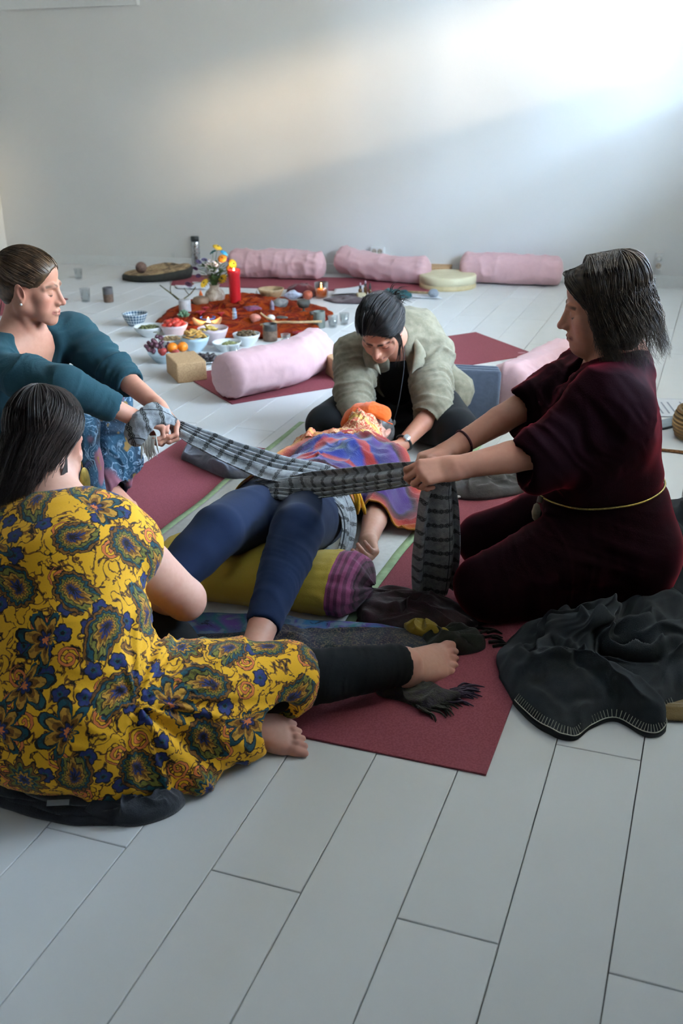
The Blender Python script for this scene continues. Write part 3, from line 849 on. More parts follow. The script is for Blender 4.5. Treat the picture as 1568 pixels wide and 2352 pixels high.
link('wax', lathe_me('wax', [(0.034, -0.01), (0.036, 0.0), (0.036, 0.19), (0.0395, 0.20), (0.040, 0.222), (0.037, 0.228), (0.031, 0.224), (0.024, 0.200), (0.0005, 0.196)], 40, False), M_REDWAX, cd)
flame(cd, 0.205)
M_GREYWAX = plain('grey_candle_wax', '#a9a7a8', 0.6, 0.1, 40)
pc = empty('pillar_candle', (-0.965, 6.46, ZC)); tag(pc, 'short pale grey pillar candle left of the vase', 'candle')
link('wax', lathe_me('wax', [(0.036, -0.01), (0.038, 0.0), (0.038, 0.066), (0.034, 0.070), (0.0005, 0.066)], 32, False), M_GREYWAX, pc)
link('wick', tube_me('wick', [(0, 0, 0.06), (0.001, 0, 0.078)], 0.001, 6), M_WICK, pc)
jc = empty('jar_candle', (-0.114, 7.02, 0.006)); tag(jc, 'burning candle in a smoky glass jar at the right rear of the altar', 'candle')
link('jar', lathe_me('jar', [(0.0005, 0), (0.044, 0), (0.047, 0.004), (0.047, 0.100), (0.045, 0.100), (0.044, 0.006), (0.0005, 0.004)], 32, False), M_SMOKE, jc)
M_GLOWWAX = mat('candle_glow_wax', lambda: {'Base Color': '#e08a2a', 'Roughness': 0.5, 'Subsurface Weight': 0.6, 'Subsurface Radius': (0.03, 0.012, 0.004), 'Emission Color': srgb('#ff9a2e'), 'Emission Strength': 1.2})  # the flame's glow in the wax is put in as emission
link('wax', lathe_me('wax', [(0.042, 0.007), (0.042, 0.056), (0.0005, 0.054)], 32), M_GLOWWAX, jc)
flame(jc, 0.056, 1.2)
# crescent moon candle holder with a tea light
M_MOON = plain('moon_wood', '#b58a5e', 0.5, 0.12, 30)
mh = empty('candle_holder', (-0.775, 6.02, 0.03)); tag(mh, 'wooden crescent moon candle holder with a lit tea light', 'candle holder')
cv = []; cr_ = []
for i in range(33):
    a = math.radians(205 + 130 * i / 32); cv.append((0.092 * math.cos(a), 0.0, 0.105 + 0.092 * math.sin(a))); cr_.append(0.004 + 0.017 * math.sin(math.pi * i / 32) ** 0.8)
link('crescent', tube_me('crescent', cv, cr_, 14, 1.3), M_MOON, mh)
link('foot', lathe_me('foot', [(0.03, -0.02), (0.032, -0.012), (0.024, 0.0), (0.0005, 0.004)], 24), M_MOON, mh)
M_TIN = plain('tin', '#b9b7b2', 0.3, 0.05, 20, Metallic=1.0)
tl = empty('tea_light', (-0.765, 6.0, 0.064)); tag(tl, 'lit tea light in the crescent holder', 'candle')
link('cup', lathe_me('cup', [(0.0005, 0), (0.0185, 0), (0.019, 0.012), (0.018, 0.012), (0.0178, 0.002)], 24, False), M_TIN, tl)
link('wax', lathe_me('wax', [(0.0175, 0.002), (0.0175, 0.009)], 20), M_GREYWAX, tl)
flame(tl, 0.010, 0.8)
# vase and flowers
M_VASE = mat('marbled_ceramic', lambda: {'Base Color': ramp(noise(objco(), 14, 4, 0.6, 1.0), [(0.35, srgb('#8a705a')), (0.5, srgb('#c4b4a2')), (0.65, srgb('#e2dcd2'))]), 'Roughness': 0.3})
vs = empty('flower_vase', (-0.80, 6.70, ZC - 0.005)); tag(vs, 'round marbled ceramic vase holding a bunch of wild flowers', 'vase')
link('body', lathe_me('body', [(0.03, -0.005), (0.04, 0.0), (0.062, 0.03), (0.066, 0.055), (0.055, 0.08), (0.032, 0.098), (0.030, 0.112), (0.036, 0.122), (0.033, 0.122), (0.027, 0.11), (0.029, 0.098)], 36, False), M_VASE, vs)
M_STONEV = plain('brown_pot', '#7b614c', 0.6, 0.15, 25)
lp = link('small_pot', lathe_me('small_pot', [(0.03, 0.0), (0.05, 0.012), (0.055, 0.03), (0.045, 0.05), (0.03, 0.056), (0.0005, 0.05)], 28), M_STONEV, None, (-0.885, 6.62, ZC)); tag(lp, 'low brown round pot leaning beside the marbled vase', 'pot')
M_STEM = plain('stem_green', '#4d6330', 0.7, 0.25, 60); M_LEAF = plain('leaf_green', '#45602f', 0.7, 0.3, 30)
def petal_head(n, L_, W, droop, layers=1):
    V = []; F_ = []
    for ly in range(layers):
        for i in range(n):
            a = 2 * math.pi * (i + 0.5 * ly) / n; ca, sa = math.cos(a), math.sin(a)
            l = L_ * (1 - 0.25 * ly); k = len(V)
            for (u, w, z) in ((0.12, 0.3, 0), (0.5, 1, 0.10), (0.85, 0.8, 0.03), (1.0, 0.1, -0.08)):
                for s in (-1, 1):
                    x, y = u * l, s * w * W / 2
                    V.append((x * ca - y * sa, x * sa + y * ca, (z - droop * u * u) * l + ly * 0.002))
            for j in range(3): F_.append((k + 2 * j, k + 2 * j + 1, k + 2 * j + 3, k + 2 * j + 2))
    return V, F_
def flower(kind, dx, dy, h, tilt, az, label, grp):
    spec = {'daisy': ('#d9d3d6', '#c9a631', 12, 0.012, 0.006), 'yellow': ('#d6ad22', '#4a2f17', 12, 0.026, 0.012), 'marigold': ('#e08a1e', '#b05a10', 14, 0.024, 0.013),
            'purple': ('#5b3768', '#3d2248', 10, 0.014, 0.009), 'lilac': ('#8f86c4', '#6c62a6', 10, 0.016, 0.01), 'mauve': ('#8a6d92', '#6a4c74', 16, 0.02, 0.006), 'blue': ('#3aa0d0', '#2a7fb0', 9, 0.022, 0.016), 'teal': ('#2d5a5a', '#1f4444', 8, 0.02, 0.018)}[kind]
    base = V3(0.012 * math.cos(az), 0.012 * math.sin(az), 0.10)
    tip = V3(dx, dy, h)
    f = empty('flower', (vs.location.x, vs.location.y, vs.location.z)); tag(f, label, 'flower', grp)
    mid = base * 0.45 + tip * 0.55 + V3(-dx * 0.25, -dy * 0.25, 0.02)
    link('stem', tube_me('stem', spline([base, mid, tip], 8), 0.0016, 5), M_STEM, f)
    V, F_ = petal_head(spec[2], spec[3] * 1.3, spec[4] * 1.3, 0.25, 2)
    me = bpy.data.meshes.new('petals'); me.from_pydata(V, [], F_); me.update()
    p = link('petals', me, plain('petal_' + kind, spec[0], 0.7, 0.12, 60), f, tip, (tilt * math.sin(az) * -1, tilt * math.cos(az), az))
    solidify(p, 0.0008)
    link('eye', lathe_me('eye', [(0.0005, -0.002), (spec[3] * 0.28, 0.0), (spec[3] * 0.24, 0.004), (0.0005, 0.006)], 12), plain('eye_' + kind, spec[1], 0.8), p)
    return f
FL = [('yellow', -0.05, -0.08, 0.145, 1.2, 'yellow flower with a dark eye drooping low at the front of the vase'),
      ('mauve', -0.135, -0.06, 0.135, 1.0, 'mauve thistle-like flower hanging out at the lower left of the bunch'),
      ('yellow', 0.03, 0.02, 0.345, 0.5, 'tall yellow flower at the very top of the bunch'),
      ('blue', 0.065, 0.02, 0.31, 0.6, 'turquoise flower at the upper right of the bunch'),
      ('marigold', 0.055, -0.03, 0.285, 0.8, 'orange flower just below the turquoise one'),
      ('marigold', 0.10, -0.02, 0.215, 1.1, 'orange-yellow flower at the right edge of the bunch'),
      ('yellow', 0.115, -0.01, 0.245, 1.2, 'yellow flower highest at the right edge beside the bolster'),
      ('yellow', 0.05, -0.05, 0.165, 1.0, 'small yellow flower low on the right of the bunch'),
      ('lilac', -0.075, -0.02, 0.265, 0.9, 'blue-lilac flower at the upper left of the bunch'),
      ('lilac', -0.045, -0.01, 0.275, 0.7, 'small blue-lilac flower near the top left of the bunch'),
      ('purple', -0.095, -0.03, 0.225, 0.9, 'dark purple flower at the left edge of the bunch'),
      ('purple', -0.08, -0.05, 0.185, 1.0, 'violet flower low on the left of the bunch'),
      ('purple', 0.085, 0.0, 0.27, 0.9, 'long dark purple flower at the right of the bunch'),
      ('teal', 0.0, 0.02, 0.315, 0.5, 'dark teal bloom behind the white daisies')]
for i, (kd, dx, dy, h, tl_, lb) in enumerate(FL): flower(kd, dx * 1.15, dy * 1.15, h * 1.04, tl_, math.atan2(dy - 0.03, dx), lb, 'flowers in the vase')
for i in range(26):
    a = random.uniform(0, 6.28); r = random.uniform(0.01, 0.06)
    flower('daisy', r * math.cos(a) + 0.005, r * math.sin(a) - 0.03, random.uniform(0.20, 0.28), random.uniform(0.3, 1.0), a, 'small white daisy among the flowers in the vase', 'white daisies in the vase')
lf = []
for i in range(170):
    a = random.uniform(0, 6.28); r = random.uniform(0.01, 0.07); z = random.uniform(0.13, 0.24)
    c = V3(r * math.cos(a), r * math.sin(a) - 0.01, z); d = unit(V3(math.cos(a), math.sin(a), random.uniform(-0.2, 0.9))); s = unit(np.cross(d, V3(0, 0, 1))); l = random.uniform(0.025, 0.05); w = l * 0.26
    lf.append((np.array([c, c + d * l * 0.5 + s * w, c + d * l, c + d * l * 0.5 - s * w]), np.array([(0, 1, 2, 3)])))
v, q = join_np(lf); fo = link('foliage', mesh_np('foliage', v, q), M_LEAF, vs); fo['kind'] = 'stuff'
tri = empty('paper_cone', (-0.925, 6.95, 0.012)); tag(tri, 'small orange paper cone standing left of the vase', 'ornament')
link('cone', lathe_me('cone', [(0.020, 0), (0.012, 0.04), (0.001, 0.07)], 18), plain('orange_paper', '#d9652a', 0.8), tri)
# twigs
M_TWIG = plain('mossy_twig', '#5c5730', 0.9, 0.3, 40)
tw = empty('branch', (-1.05, 6.75, 0.06)); tag(tw, 'forked mossy twig at the left of the altar cloth', 'branch')
link('stick', tube_me('stick', spline([(0.10, -0.06, -0.01), (0.02, -0.02, -0.004), (-0.04, 0.02, 0.03), (-0.12, 0.05, 0.085)], 14), [0.007] * 8 + [0.006, 0.005, 0.004, 0.004, 0.003, 0.003], 8), M_TWIG, tw)
link('twig', tube_me('twig', spline([(-0.045, 0.022, 0.033), (-0.05, 0.03, 0.06), (-0.045, 0.035, 0.085)], 6), 0.003, 6), M_TWIG, tw)
link('twig', tube_me('twig', spline([(0.03, -0.02, 0.0), (0.08, 0.0, 0.03), (0.12, 0.01, 0.075)], 8), 0.004, 6), M_TWIG, tw)
link('twig', tube_me('twig', spline([(0.075, 0.0, 0.028), (0.055, 0.01, 0.05), (0.045, 0.012, 0.07)], 6), 0.0028, 6), M_TWIG, tw)
M_BARE = plain('bare_wood', '#b2936b', 0.8, 0.15, 40)
dw = empty('driftwood', (-0.30, 5.98, 0.055)); tag(dw, 'pale forked stick lying on the altar cloth behind the clay cup', 'branch')
link('stick', tube_me('stick', spline([(-0.16, 0.0, 0.0), (-0.05, 0.02, 0.01), (0.06, 0.0, 0.012), (0.20, 0.04, 0.006)], 14), 0.0075, 8), M_BARE, dw)
link('twig', tube_me('twig', spline([(-0.06, 0.02, 0.01), (-0.12, 0.05, 0.03), (-0.16, 0.05, 0.06)], 8), 0.006, 8), M_BARE, dw)
# wooden bowl, tray, gong bell, stones, crystals, petals
M_OLIVE = mat('turned_wood', lambda: {'Base Color': ramp(noise(objco(), 9, 4, 0.5, 2.0), [(0.3, srgb('#8a6f50')), (0.7, srgb('#b79a74'))]), 'Roughness': 0.55})
def bowl_me(r, h, foot=0.55, w=0.004, n=40):
    return lathe_me('bowl', [(0.0005, 0.0), (r * foot, 0.0), (r * foot * 1.02, 0.004), (r * 0.8, h * 0.45), (r * 0.94, h * 0.78), (r, h), (r - w, h), (r * 0.94 - w, h * 0.78), (r * 0.8 - w, h * 0.45 + w * 0.5), (r * foot * 0.9, 0.008), (0.0005, 0.007)], n, False)
wb = link('wooden_bowl', bowl_me(0.088, 0.075, 0.6, 0.008), M_OLIVE, None, (-0.451, 6.93, 0.012)); tag(wb, 'turned wooden bowl at the rear of the altar cloth', 'bowl')
tr_ = empty('round_tray', (-0.50, 6.60, ZC - 0.01)); tag(tr_, 'round dish with orange rim right of the red candle', 'dish')
link('plate', lathe_me('plate', [(0.0005, 0.006), (0.05, 0.006), (0.052, 0.01), (0.0005, 0.0105)], 36, False), plain('pale_plate', '#b8a898', 0.5), tr_)
link('rim', lathe_me('rim', [(0.05, 0.004), (0.072, 0.010), (0.074, 0.016), (0.052, 0.012), (0.05, 0.004)], 40, False), plain('orange_rim', '#c0761f', 0.6, 0.15), tr_)
M_IRON = plain('dark_stoneware', '#45443f', 0.6, 0.15, 30)
sb = empty('incense_bowl', (-0.215, 6.36, ZC)); tag(sb, 'small dark stemmed bowl on the right of the altar cloth', 'bowl')
link('bowl', lathe_me('bowl', [(0.006, 0.026), (0.03, 0.032), (0.042, 0.055), (0.039, 0.072), (0.0005, 0.068)], 32), M_IRON, sb)
link('stem', lathe_me('stem', [(0.026, 0.0), (0.022, 0.004), (0.007, 0.010), (0.006, 0.03)], 24), M_IRON, sb)
def rock(name, loc, dims, mt, label, seed, rough=0.25, grp=None, cat='stone', rz=0.0):
    bm = bmesh.new(); bmesh.ops.create_icosphere(bm, subdivisions=3, radius=1)
    for v in bm.verts:
        p = np.array([[v.co.x, v.co.y, v.co.z]]) * 1.3 + seed
        v.co = v.co * (1 + rough * (float(fbm(p, 2)[0]) - 0.5) * 2)
        v.co = Vector((v.co.x * dims[0], v.co.y * dims[1], v.co.z * dims[2]))
    o = link(name, bm_mesh(name, bm), mt, None, loc, (0, 0, rz)); return tag(o, label, cat, grp)
M_AMETH = plain('amethyst', '#6c3a58', 0.35, 0.3, 40); M_ROSE = plain('rose_quartz', '#c07a6a', 0.4, 0.15, 30); M_PEB = plain('grey_pebble', '#74706c', 0.7, 0.15, 40); M_WSTONE = plain('white_stone', '#dedcd0', 0.5, 0.05)
M_SHELL = plain('pale_shell', '#b7bccb', 0.4, 0.15, 40); M_SPHERE = plain('terracotta_orb', '#a6533c', 0.4, 0.15)
rock('amethyst_cluster', (-0.545, 6.37, ZC + 0.022), (0.055, 0.035, 0.025), M_AMETH, 'dark purple crystal cluster in front of the red candle', 2.0, 0.5)
rock('pink_stone', (-0.50, 6.12, ZC + 0.02), (0.032, 0.028, 0.026), M_ROSE, 'peach coloured round stone on the altar cloth', 3.3)
rock('white_stone', (-0.405, 6.12, ZC + 0.022), (0.026, 0.022, 0.018), M_WSTONE, 'small white stone behind the dark rimmed clay cup', 4.1, 0.12)
rock('pebble', (-0.145, 6.27, ZC + 0.012), (0.034, 0.024, 0.013), M_PEB, 'flat grey pebble left of the grey-green cup', 6.0)
rock('feather_stone', (-0.35, 6.18, ZC + 0.008), (0.045, 0.02, 0.010), M_IRON, 'flat black stone near the middle of the altar cloth', 7.0)
rock('shell', (-0.30, 6.96, 0.036), (0.055, 0.03, 0.026), M_SHELL, 'pale blue-white shell right of the wooden bowl', 8.2, 0.6)
rock('orb', (-0.205, 6.94, 0.036), (0.034, 0.034, 0.032), M_SPHERE, 'round terracotta orb left of the jar candle', 9.2, 0.08)
rock('driftwood_knot', (-0.37, 6.50, ZC + 0.03), (0.05, 0.028, 0.035), M_PEB, 'grey driftwood piece right of the orange rimmed dish', 10.4, 0.5)
cr = empty('crystal_point', (-0.41, 6.34, ZC)); tag(cr, 'upright grey-violet crystal point in the middle of the altar', 'crystal')
link('prism', lathe_me('prism', [(0.014, -0.012), (0.015, 0.0), (0.013, 0.065), (0.0008, 0.085)], 6), plain('smoky_crystal', '#7d7080', 0.2, 0.2, 30), cr)
M_BLUEST = plain('blue_bundle', '#7e93a8', 0.8, 0.2, 60)
sm = empty('smudge_stick', (-0.625, 6.15, ZC)); tag(sm, 'upright blue-grey smudge stick in front of the red candle', 'herb bundle')
link('bundle', tube_me('bundle', [(0, 0, -0.01), (0.001, 0, 0.03), (0.0, 0, 0.075)], [0.013, 0.014, 0.010], 12), M_BLUEST, sm)
for k in range(3): link('thread', lathe_me('thread', [(0.0135, 0.01 + 0.02 * k), (0.0148, 0.012 + 0.02 * k), (0.0135, 0.014 + 0.02 * k)], 14, False), M_SHELL, sm)
M_SUCC = plain('succulent_green', '#5d8269', 0.6, 0.2, 30); M_ROSEP = plain('red_petal', '#a3202c', 0.7, 0.2, 40)
su = empty('succulent', (-0.945, 6.25, ZC - 0.005)); tag(su, 'grey-green succulent rosette in front of the grey candle', 'plant')
for ly in range(3):
    for i in range(7):
        a = 2 * math.pi * (i + ly * 0.5) / 7; t = 0.35 + ly * 0.4
        me = lathe_me('leaf', [(0.002, 0), (0.011, 0.016), (0.010, 0.03), (0.0008, 0.048 - ly * 0.008)], 8); o = link('leaf', me, M_SUCC, su, (0, 0, 0.008 + ly * 0.008)); o.scale = (1, 0.45, 1)
        o.rotation_euler = Matrix.Rotation(a, 3, 'Z').to_4x4().to_3x3().__matmul__(Matrix.Rotation(math.radians(75) - t * 0.8, 3, 'Y')).to_euler()
def rose(loc, s, label):
    r_ = empty('rose_bloom', loc); tag(r_, label, 'flower', 'red blooms on the altar cloth')
    V, F_ = petal_head(7, 0.03 * s, 0.024 * s, -0.5, 3); me = bpy.data.meshes.new('petals'); me.from_pydata(V, [], F_); me.update(); p = link('petals', me, M_ROSEP, r_, (0, 0, 0.01)); solidify(p, 0.001)
    link('heart', lathe_me('heart', [(0.004, 0.0), (0.010 * s, 0.010), (0.006 * s, 0.018), (0.0006, 0.02)], 12), M_ROSEP, r_)
rose((-0.845, 6.27, ZC + 0.01), 1.1, 'red bloom behind the left tip of the crescent holder'); rose((-0.83, 6.40, ZC + 0.01), 0.9, 'red bloom just in front of the marbled vase')
rose((-0.715, 6.24, ZC + 0.01), 0.8, 'red bloom behind the right tip of the crescent holder'); rose((-0.235, 5.86, 0.012), 1.2, 'red bloom at the front right edge of the altar cloth')
bt = empty('blue_dish', (-0.79, 6.17, ZC - 0.01)); tag(bt, 'small blue dish behind the crescent candle holder', 'dish')
link('dish', bowl_me(0.048, 0.03, 0.6, 0.003), plain('blue_ceramic', '#5565a0', 0.4, 0.1), bt)

# ------------------------------------------------------------------ bowls of food
M_WHITE = plain('white_ceramic', '#d8dad8', 0.25, 0.02, 10)
M_PALEB = plain('pale_blue_ceramic', '#bcd0d8', 0.3, 0.03, 10); M_PINKC = plain('blush_ceramic', '#d8c3c4', 0.35, 0.04, 10)
def check_mat():
    u, v, w = sep(objco()); a = natan2(v, u)
    k = nabs(nfrac(a * (24 / 6.28318)) - 0.5) + nabs(nfrac(w * 55) - 0.5)
    return {'Base Color': mixc(step(k, 0.44, 0.56), srgb('#39566e'), srgb('#b9c3c8')), 'Roughness': 0.25}
M_CHECK = mat('check_ceramic', check_mat)
def food_bowl(loc, r, h, mt, label, foot=0.55):
    t = empty('food_bowl', loc); tag(t, label, 'bowl', 'bowls of food on the floor'); link('bowl', bowl_me(r, h, foot), mt, t); return t
def heap(loc, r, z, n, size, mt, name, label, cat, grp=None, el=(1, 1, 1), seed=0, up=0.5, tilt=True, me_fn=None):
    """n little pieces heaped over a disc, each of them a thing"""
    rg = random.Random(seed)
    src = []
    for k in range(3):
        bm = bmesh.new(); bmesh.ops.create_icosphere(bm, subdivisions=2, radius=size)
        for v in bm.verts:
            s = 1 + 0.18 * (float(vnoise(np.array([[v.co.x, v.co.y, v.co.z]]) / size + k * 5 + seed)[0]) - 0.5) * 2
            v.co = Vector((v.co.x * el[0] * s, v.co.y * el[1] * s, v.co.z * el[2] * s))
        me = bm_mesh(name, bm); me.materials.append(mt); me.polygons.foreach_set('use_smooth', [True] * len(me.polygons)); src.append(me)
    for i in range(n):
        a = i * 2.39996; rr = r * math.sqrt((i + 0.5) / n)
        o = bpy.data.objects.new(name, src[i % 3]); COL.objects.link(o)
        o.location = (loc[0] + rr * math.cos(a), loc[1] + rr * math.sin(a), loc[2] + z + up * size * 2 * (1 - (rr / r) ** 2) + rg.uniform(0, size * 0.4))
        o.rotation_euler = (rg.uniform(-0.7, 0.7), rg.uniform(-0.7, 0.7), rg.uniform(0, 6.28)) if tilt else (0, 0, rg.uniform(0, 6))
        tag(o, label, cat, grp)
food_bowl((-1.246, 6.27, 0), 0.078, 0.075, M_CHECK, 'empty blue and white patterned bowl left of the altar cloth', 0.55)
food_bowl((-1.116, 5.99, 0), 0.090, 0.058, M_WHITE, 'white bowl of green olives behind the tomato bowl', 0.5)
M_OLV = plain('green_olive', '#5d6136', 0.4, 0.25, 80)
heap((-1.116, 5.99, 0), 0.055, 0.043, 26, 0.010, M_OLV, 'olive', 'green olive in the white bowl at the left', 'olive', 'olives in the white bowl', (1.2, 1, 1), 1, 0.3)
food_bowl((-0.965, 5.97, 0), 0.082, 0.070, M_PINKC, 'blush pink bowl heaped with red tomatoes', 0.6)
M_TOM = plain('tomato_red', '#c2392c', 0.3, 0.12, 30)
heap((-0.965, 5.97, 0), 0.058, 0.062, 14, 0.019, M_TOM, 'tomato', 'small red tomato heaped in the blush pink bowl', 'tomato', 'tomatoes in the blush bowl', (1.1, 1, 0.85), 2, 0.5)
food_bowl((-0.945, 5.70, 0), 0.075, 0.052, M_WHITE, 'small white bowl of mixed nuts behind the fruit bowl', 0.55)
M_NUT = plain('almond', '#a58a63', 0.7, 0.3, 50)
heap((-0.945, 5.70, 0), 0.05, 0.042, 26, 0.010, M_NUT, 'nut', 'brown nut in the small white bowl behind the fruit', 'nut', 'nuts in the white bowl', (1.5, 1, 0.8), 3, 0.4)
food_bowl((-0.925, 5.39, 0), 0.097, 0.052, M_PALEB, 'wide pale blue bowl of grapes and oranges', 0.6)
M_ORANGE = mat('orange_peel', lambda: {'Base Color': ramp(noise(objco(), 12, 3), [(0.3, srgb('#dd6f0c')), (0.7, srgb('#ee8a1e'))]), 'Roughness': 0.4, 'Normal': bump(noise(objco(), 220, 2), 0.25, 0.002)})
def orange(loc, r, label):
    t = empty('orange', loc); tag(t, label, 'orange', None)
    link('peel', lathe_me('peel', [(0.0006, -r * 0.93)] + [(r * math.sin(math.pi * i / 18), -r * 0.95 * math.cos(math.pi * i / 18)) for i in range(1, 18)] + [(0.0006, r * 0.90)], 28, False), M_ORANGE, t, (0, 0, r))
    link('stem_end', lathe_me('stem_end', [(0.0036, r * 1.88), (0.003, r * 1.915), (0.0005, r * 1.92)], 8), M_STEM, t)
orange((-0.885, 5.37, 0.048), 0.029, 'bright orange in the fruit bowl, the one nearer the grapes'); orange((-0.832, 5.385, 0.05), 0.028, 'bright orange at the right side of the fruit bowl')
M_APPLE = plain('red_apple', '#a8403c', 0.35, 0.25, 20); 
def apple(loc, r, label):
    t = empty('apple', loc); tag(t, label, 'apple', None)
    link('flesh', lathe_me('flesh', [(0.0005, 0.14 * r), (0.25 * r, 0.04 * r), (0.6 * r, 0.3 * r), (0.92 * r, 0.8 * r), (r, 1.2 * r), (0.85 * r, 1.62 * r), (0.45 * r, 1.82 * r), (0.12 * r, 1.66 * r), (0.0005, 1.6 * r)], 28, False), M_APPLE, t)
    link('stalk', tube_me('stalk', [(0, 0, 1.6 * r), (0.1 * r, 0, 2.1 * r)], 0.0012, 5), M_STICK, t)
apple((-0.935, 5.345, 0.040), 0.024, 'small red apple between the grapes and the oranges'); apple((-0.862, 5.325, 0.036), 0.022, 'small red apple below the oranges in the fruit bowl')
M_GRAPE = plain('dark_grape', '#5a3340', 0.35, 0.25, 60)
gb = empty('grape_bunch', (-0.975, 5.385, 0.045)); tag(gb, 'bunch of dark red grapes in the left of the fruit bowl', 'grapes')
gs = lathe_me('grape', [(0.0005, -0.0105)] + [(0.0105 * math.sin(math.pi * i / 8), -0.0105 * math.cos(math.pi * i / 8)) for i in range(1, 8)] + [(0.0005, 0.0105)], 10, False); gs.materials.append(M_GRAPE); gs.polygons.foreach_set('use_smooth', [True] * len(gs.polygons))
rg = random.Random(5)
for i in range(54):
    u = rg.random(); x = -0.045 + u * 0.10 + rg.uniform(-0.01, 0.01); y = rg.uniform(-0.045, 0.05); z = rg.uniform(0.0, 0.04) + 0.035 * max(0, 1 - ((x - 0.0) / 0.06) ** 2 - (y / 0.06) ** 2)
    if y > 0.01 and x > 0.0: z += 0.022
    o = bpy.data.objects.new('grape', gs); COL.objects.link(o); o.parent = gb; o.location = (x, y, z)
link('stalk', tube_me('stalk', spline([(-0.02, 0.0, 0.06), (0.0, 0.03, 0.085), (0.01, 0.06, 0.10), (-0.02, 0.08, 0.095)], 10), 0.0018, 6), M_STEM, gb)
food_bowl((-0.795, 5.61, 0), 0.080, 0.080, M_PALEB, 'deep pale blue bowl of golden chips', 0.5)
M_CHIP = plain('golden_chip', '#c69a52', 0.6, 0.25, 40)
heap((-0.795, 5.61, 0), 0.055, 0.072, 16, 0.022, M_CHIP, 'chip', 'golden curled chip in the deep pale blue bowl', 'chip', 'chips in the blue bowl', (1.2, 0.9, 0.25), 4, 0.7)
food_bowl((-0.715, 5.78, 0), 0.088, 0.088, M_PINKC, 'tall blush pink bowl in front of the crescent candle holder', 0.62)
M_GINGER = plain('ginger_slice', '#c0a24c', 0.6, 0.2, 40)
heap((-0.735, 5.78, 0), 0.04, 0.070, 10, 0.016, M_GINGER, 'dried_fruit', 'yellow dried fruit slice in the tall blush bowl', 'dried fruit', 'dried fruit in the blush bowl', (1.3, 1, 0.4), 5, 0.5)
food_bowl((-0.62, 5.60, 0), 0.082, 0.050, M_WHITE, 'white bowl of green seeds behind the tea glass', 0.55)
M_SEED = plain('green_seed', '#8a8a58', 0.7, 0.25, 60)
heap((-0.605, 5.60, 0), 0.04, 0.036, 24, 0.008, M_SEED, 'seed', 'green seed in the shallow white bowl behind the tea glass', 'seed', 'seeds in the white bowl', (1.6, 1, 0.7), 6, 0.4)
food_bowl((-0.52, 5.72, 0), 0.078, 0.066, M_WHITE, 'white bowl of dark dried fruit beside the clay cup', 0.5)
M_DRIED = plain('dried_fig', '#57462f', 0.7, 0.3, 50); 
heap((-0.52, 5.72, 0), 0.05, 0.056, 16, 0.015, M_DRIED, 'dried_fig', 'brown dried fig in the white bowl beside the clay cup', 'dried fruit', 'dried figs in the white bowl', (1.2, 1, 0.7), 7, 0.5)
pl = empty('dinner_plate', (-0.735, 5.37, 0)); tag(pl, 'white oval plate of dark dates in front of the bowls', 'plate')
pm = lathe_me('plate', [(0.0005, 0.002), (0.06, 0.0), (0.068, 0.003), (0.120, 0.018), (0.122, 0.021), (0.118, 0.021), (0.068, 0.008), (0.0005, 0.007)], 48, False); link('plate', pm, M_WHITE, pl)
M_DATE = plain('date_fruit', '#332a2c', 0.35, 0.3, 60)
heap((-0.72, 5.37, 0), 0.066, 0.016, 20, 0.0135, M_DATE, 'date', 'dark sticky date on the white oval plate', 'date', 'dates on the plate', (1.7, 0.85, 0.75), 8, 0.5)

# ------------------------------------------------------------------ papers, oils, scarf, sockets, phone, basket, rope
M_PAPER = plain('paper', '#dcdde2', 0.9, 0.01)
def paper(pts, label, z=0.004, curl=0.006):
    P = [Vector((*p, 0)) for p in pts]; n = 10; V = []
    for i in range(n + 1):
        for j in range(n + 1):
            u, v = i / n, j / n; p = P[0] * (1 - u) * (1 - v) + P[1] * u * (1 - v) + P[2] * u * v + P[3] * (1 - u) * v
            V.append((p.x, p.y, z + curl * (u * u * v + (1 - v) ** 3 * 0.7)))
    F_ = [(i * (n + 1) + j, (i + 1) * (n + 1) + j, (i + 1) * (n + 1) + j + 1, i * (n + 1) + j + 1) for i in range(n) for j in range(n)]
    o = link('paper_sheet', mesh_np('paper_sheet', V, F_), M_PAPER); solidify(o, 0.0006); return tag(o, label, 'paper', 'sheets of paper')
paper([(-1.16, 7.42), (-0.93, 7.36), (-0.90, 7.62), (-1.22, 7.70)], 'white sheet of paper left of the flower vase')
paper([(-0.05, 7.02), (0.20, 7.05), (0.18, 7.30), (-0.02, 7.28)], 'white sheet of paper right of the jar candle', 0.012, 0.02)
paper([(0.40, 6.98), (0.70, 6.90), (0.62, 7.13), (0.40, 7.20)], 'white sheet of paper under the drum mallet')
paper([(-0.56, 7.12), (-0.40, 7.10), (-0.40, 7.27), (-0.58, 7.29)], 'white sheet of paper behind the wooden bowl')
M_DUSK = fabric('mauve_grey_scarf', '#5c4d50', 0.95, 0.25, 500, 0.2, 0.5)
sc_ = cloth_patch('folded_scarf', [(-0.10, 6.93), (0.0, 6.82), (0.20, 6.80), (0.24, 6.92), (0.20, 7.0), (0.0, 6.99)], M_DUSK, 0.012, (30, 0.030), 0.1, 0.4, rings=24, segs=80, seed=12)
tag(sc_, 'dark mauve scarf in front of the jar candle and oil bottles', 'scarf')
M_MAROONC = fabric('wine_scarf', '#5c2129', 0.95, 0.3, 400, 0.2, 0.6)
ws = cloth_patch('crumpled_scarf', [(-0.36, 7.05), (-0.20, 7.0), (-0.16, 7.12), (-0.22, 7.22), (-0.34, 7.18)], M_MAROONC, 0.05, (16, 0.04), 0.6, 0.6, rings=24, segs=80, seed=15); tag(ws, 'crumpled wine red scarf between wooden bowl and jar candle', 'scarf')
M_TEALC = fabric('teal_cloth', '#27565a', 0.95, 0.25, 400, 0.2, 0.5)
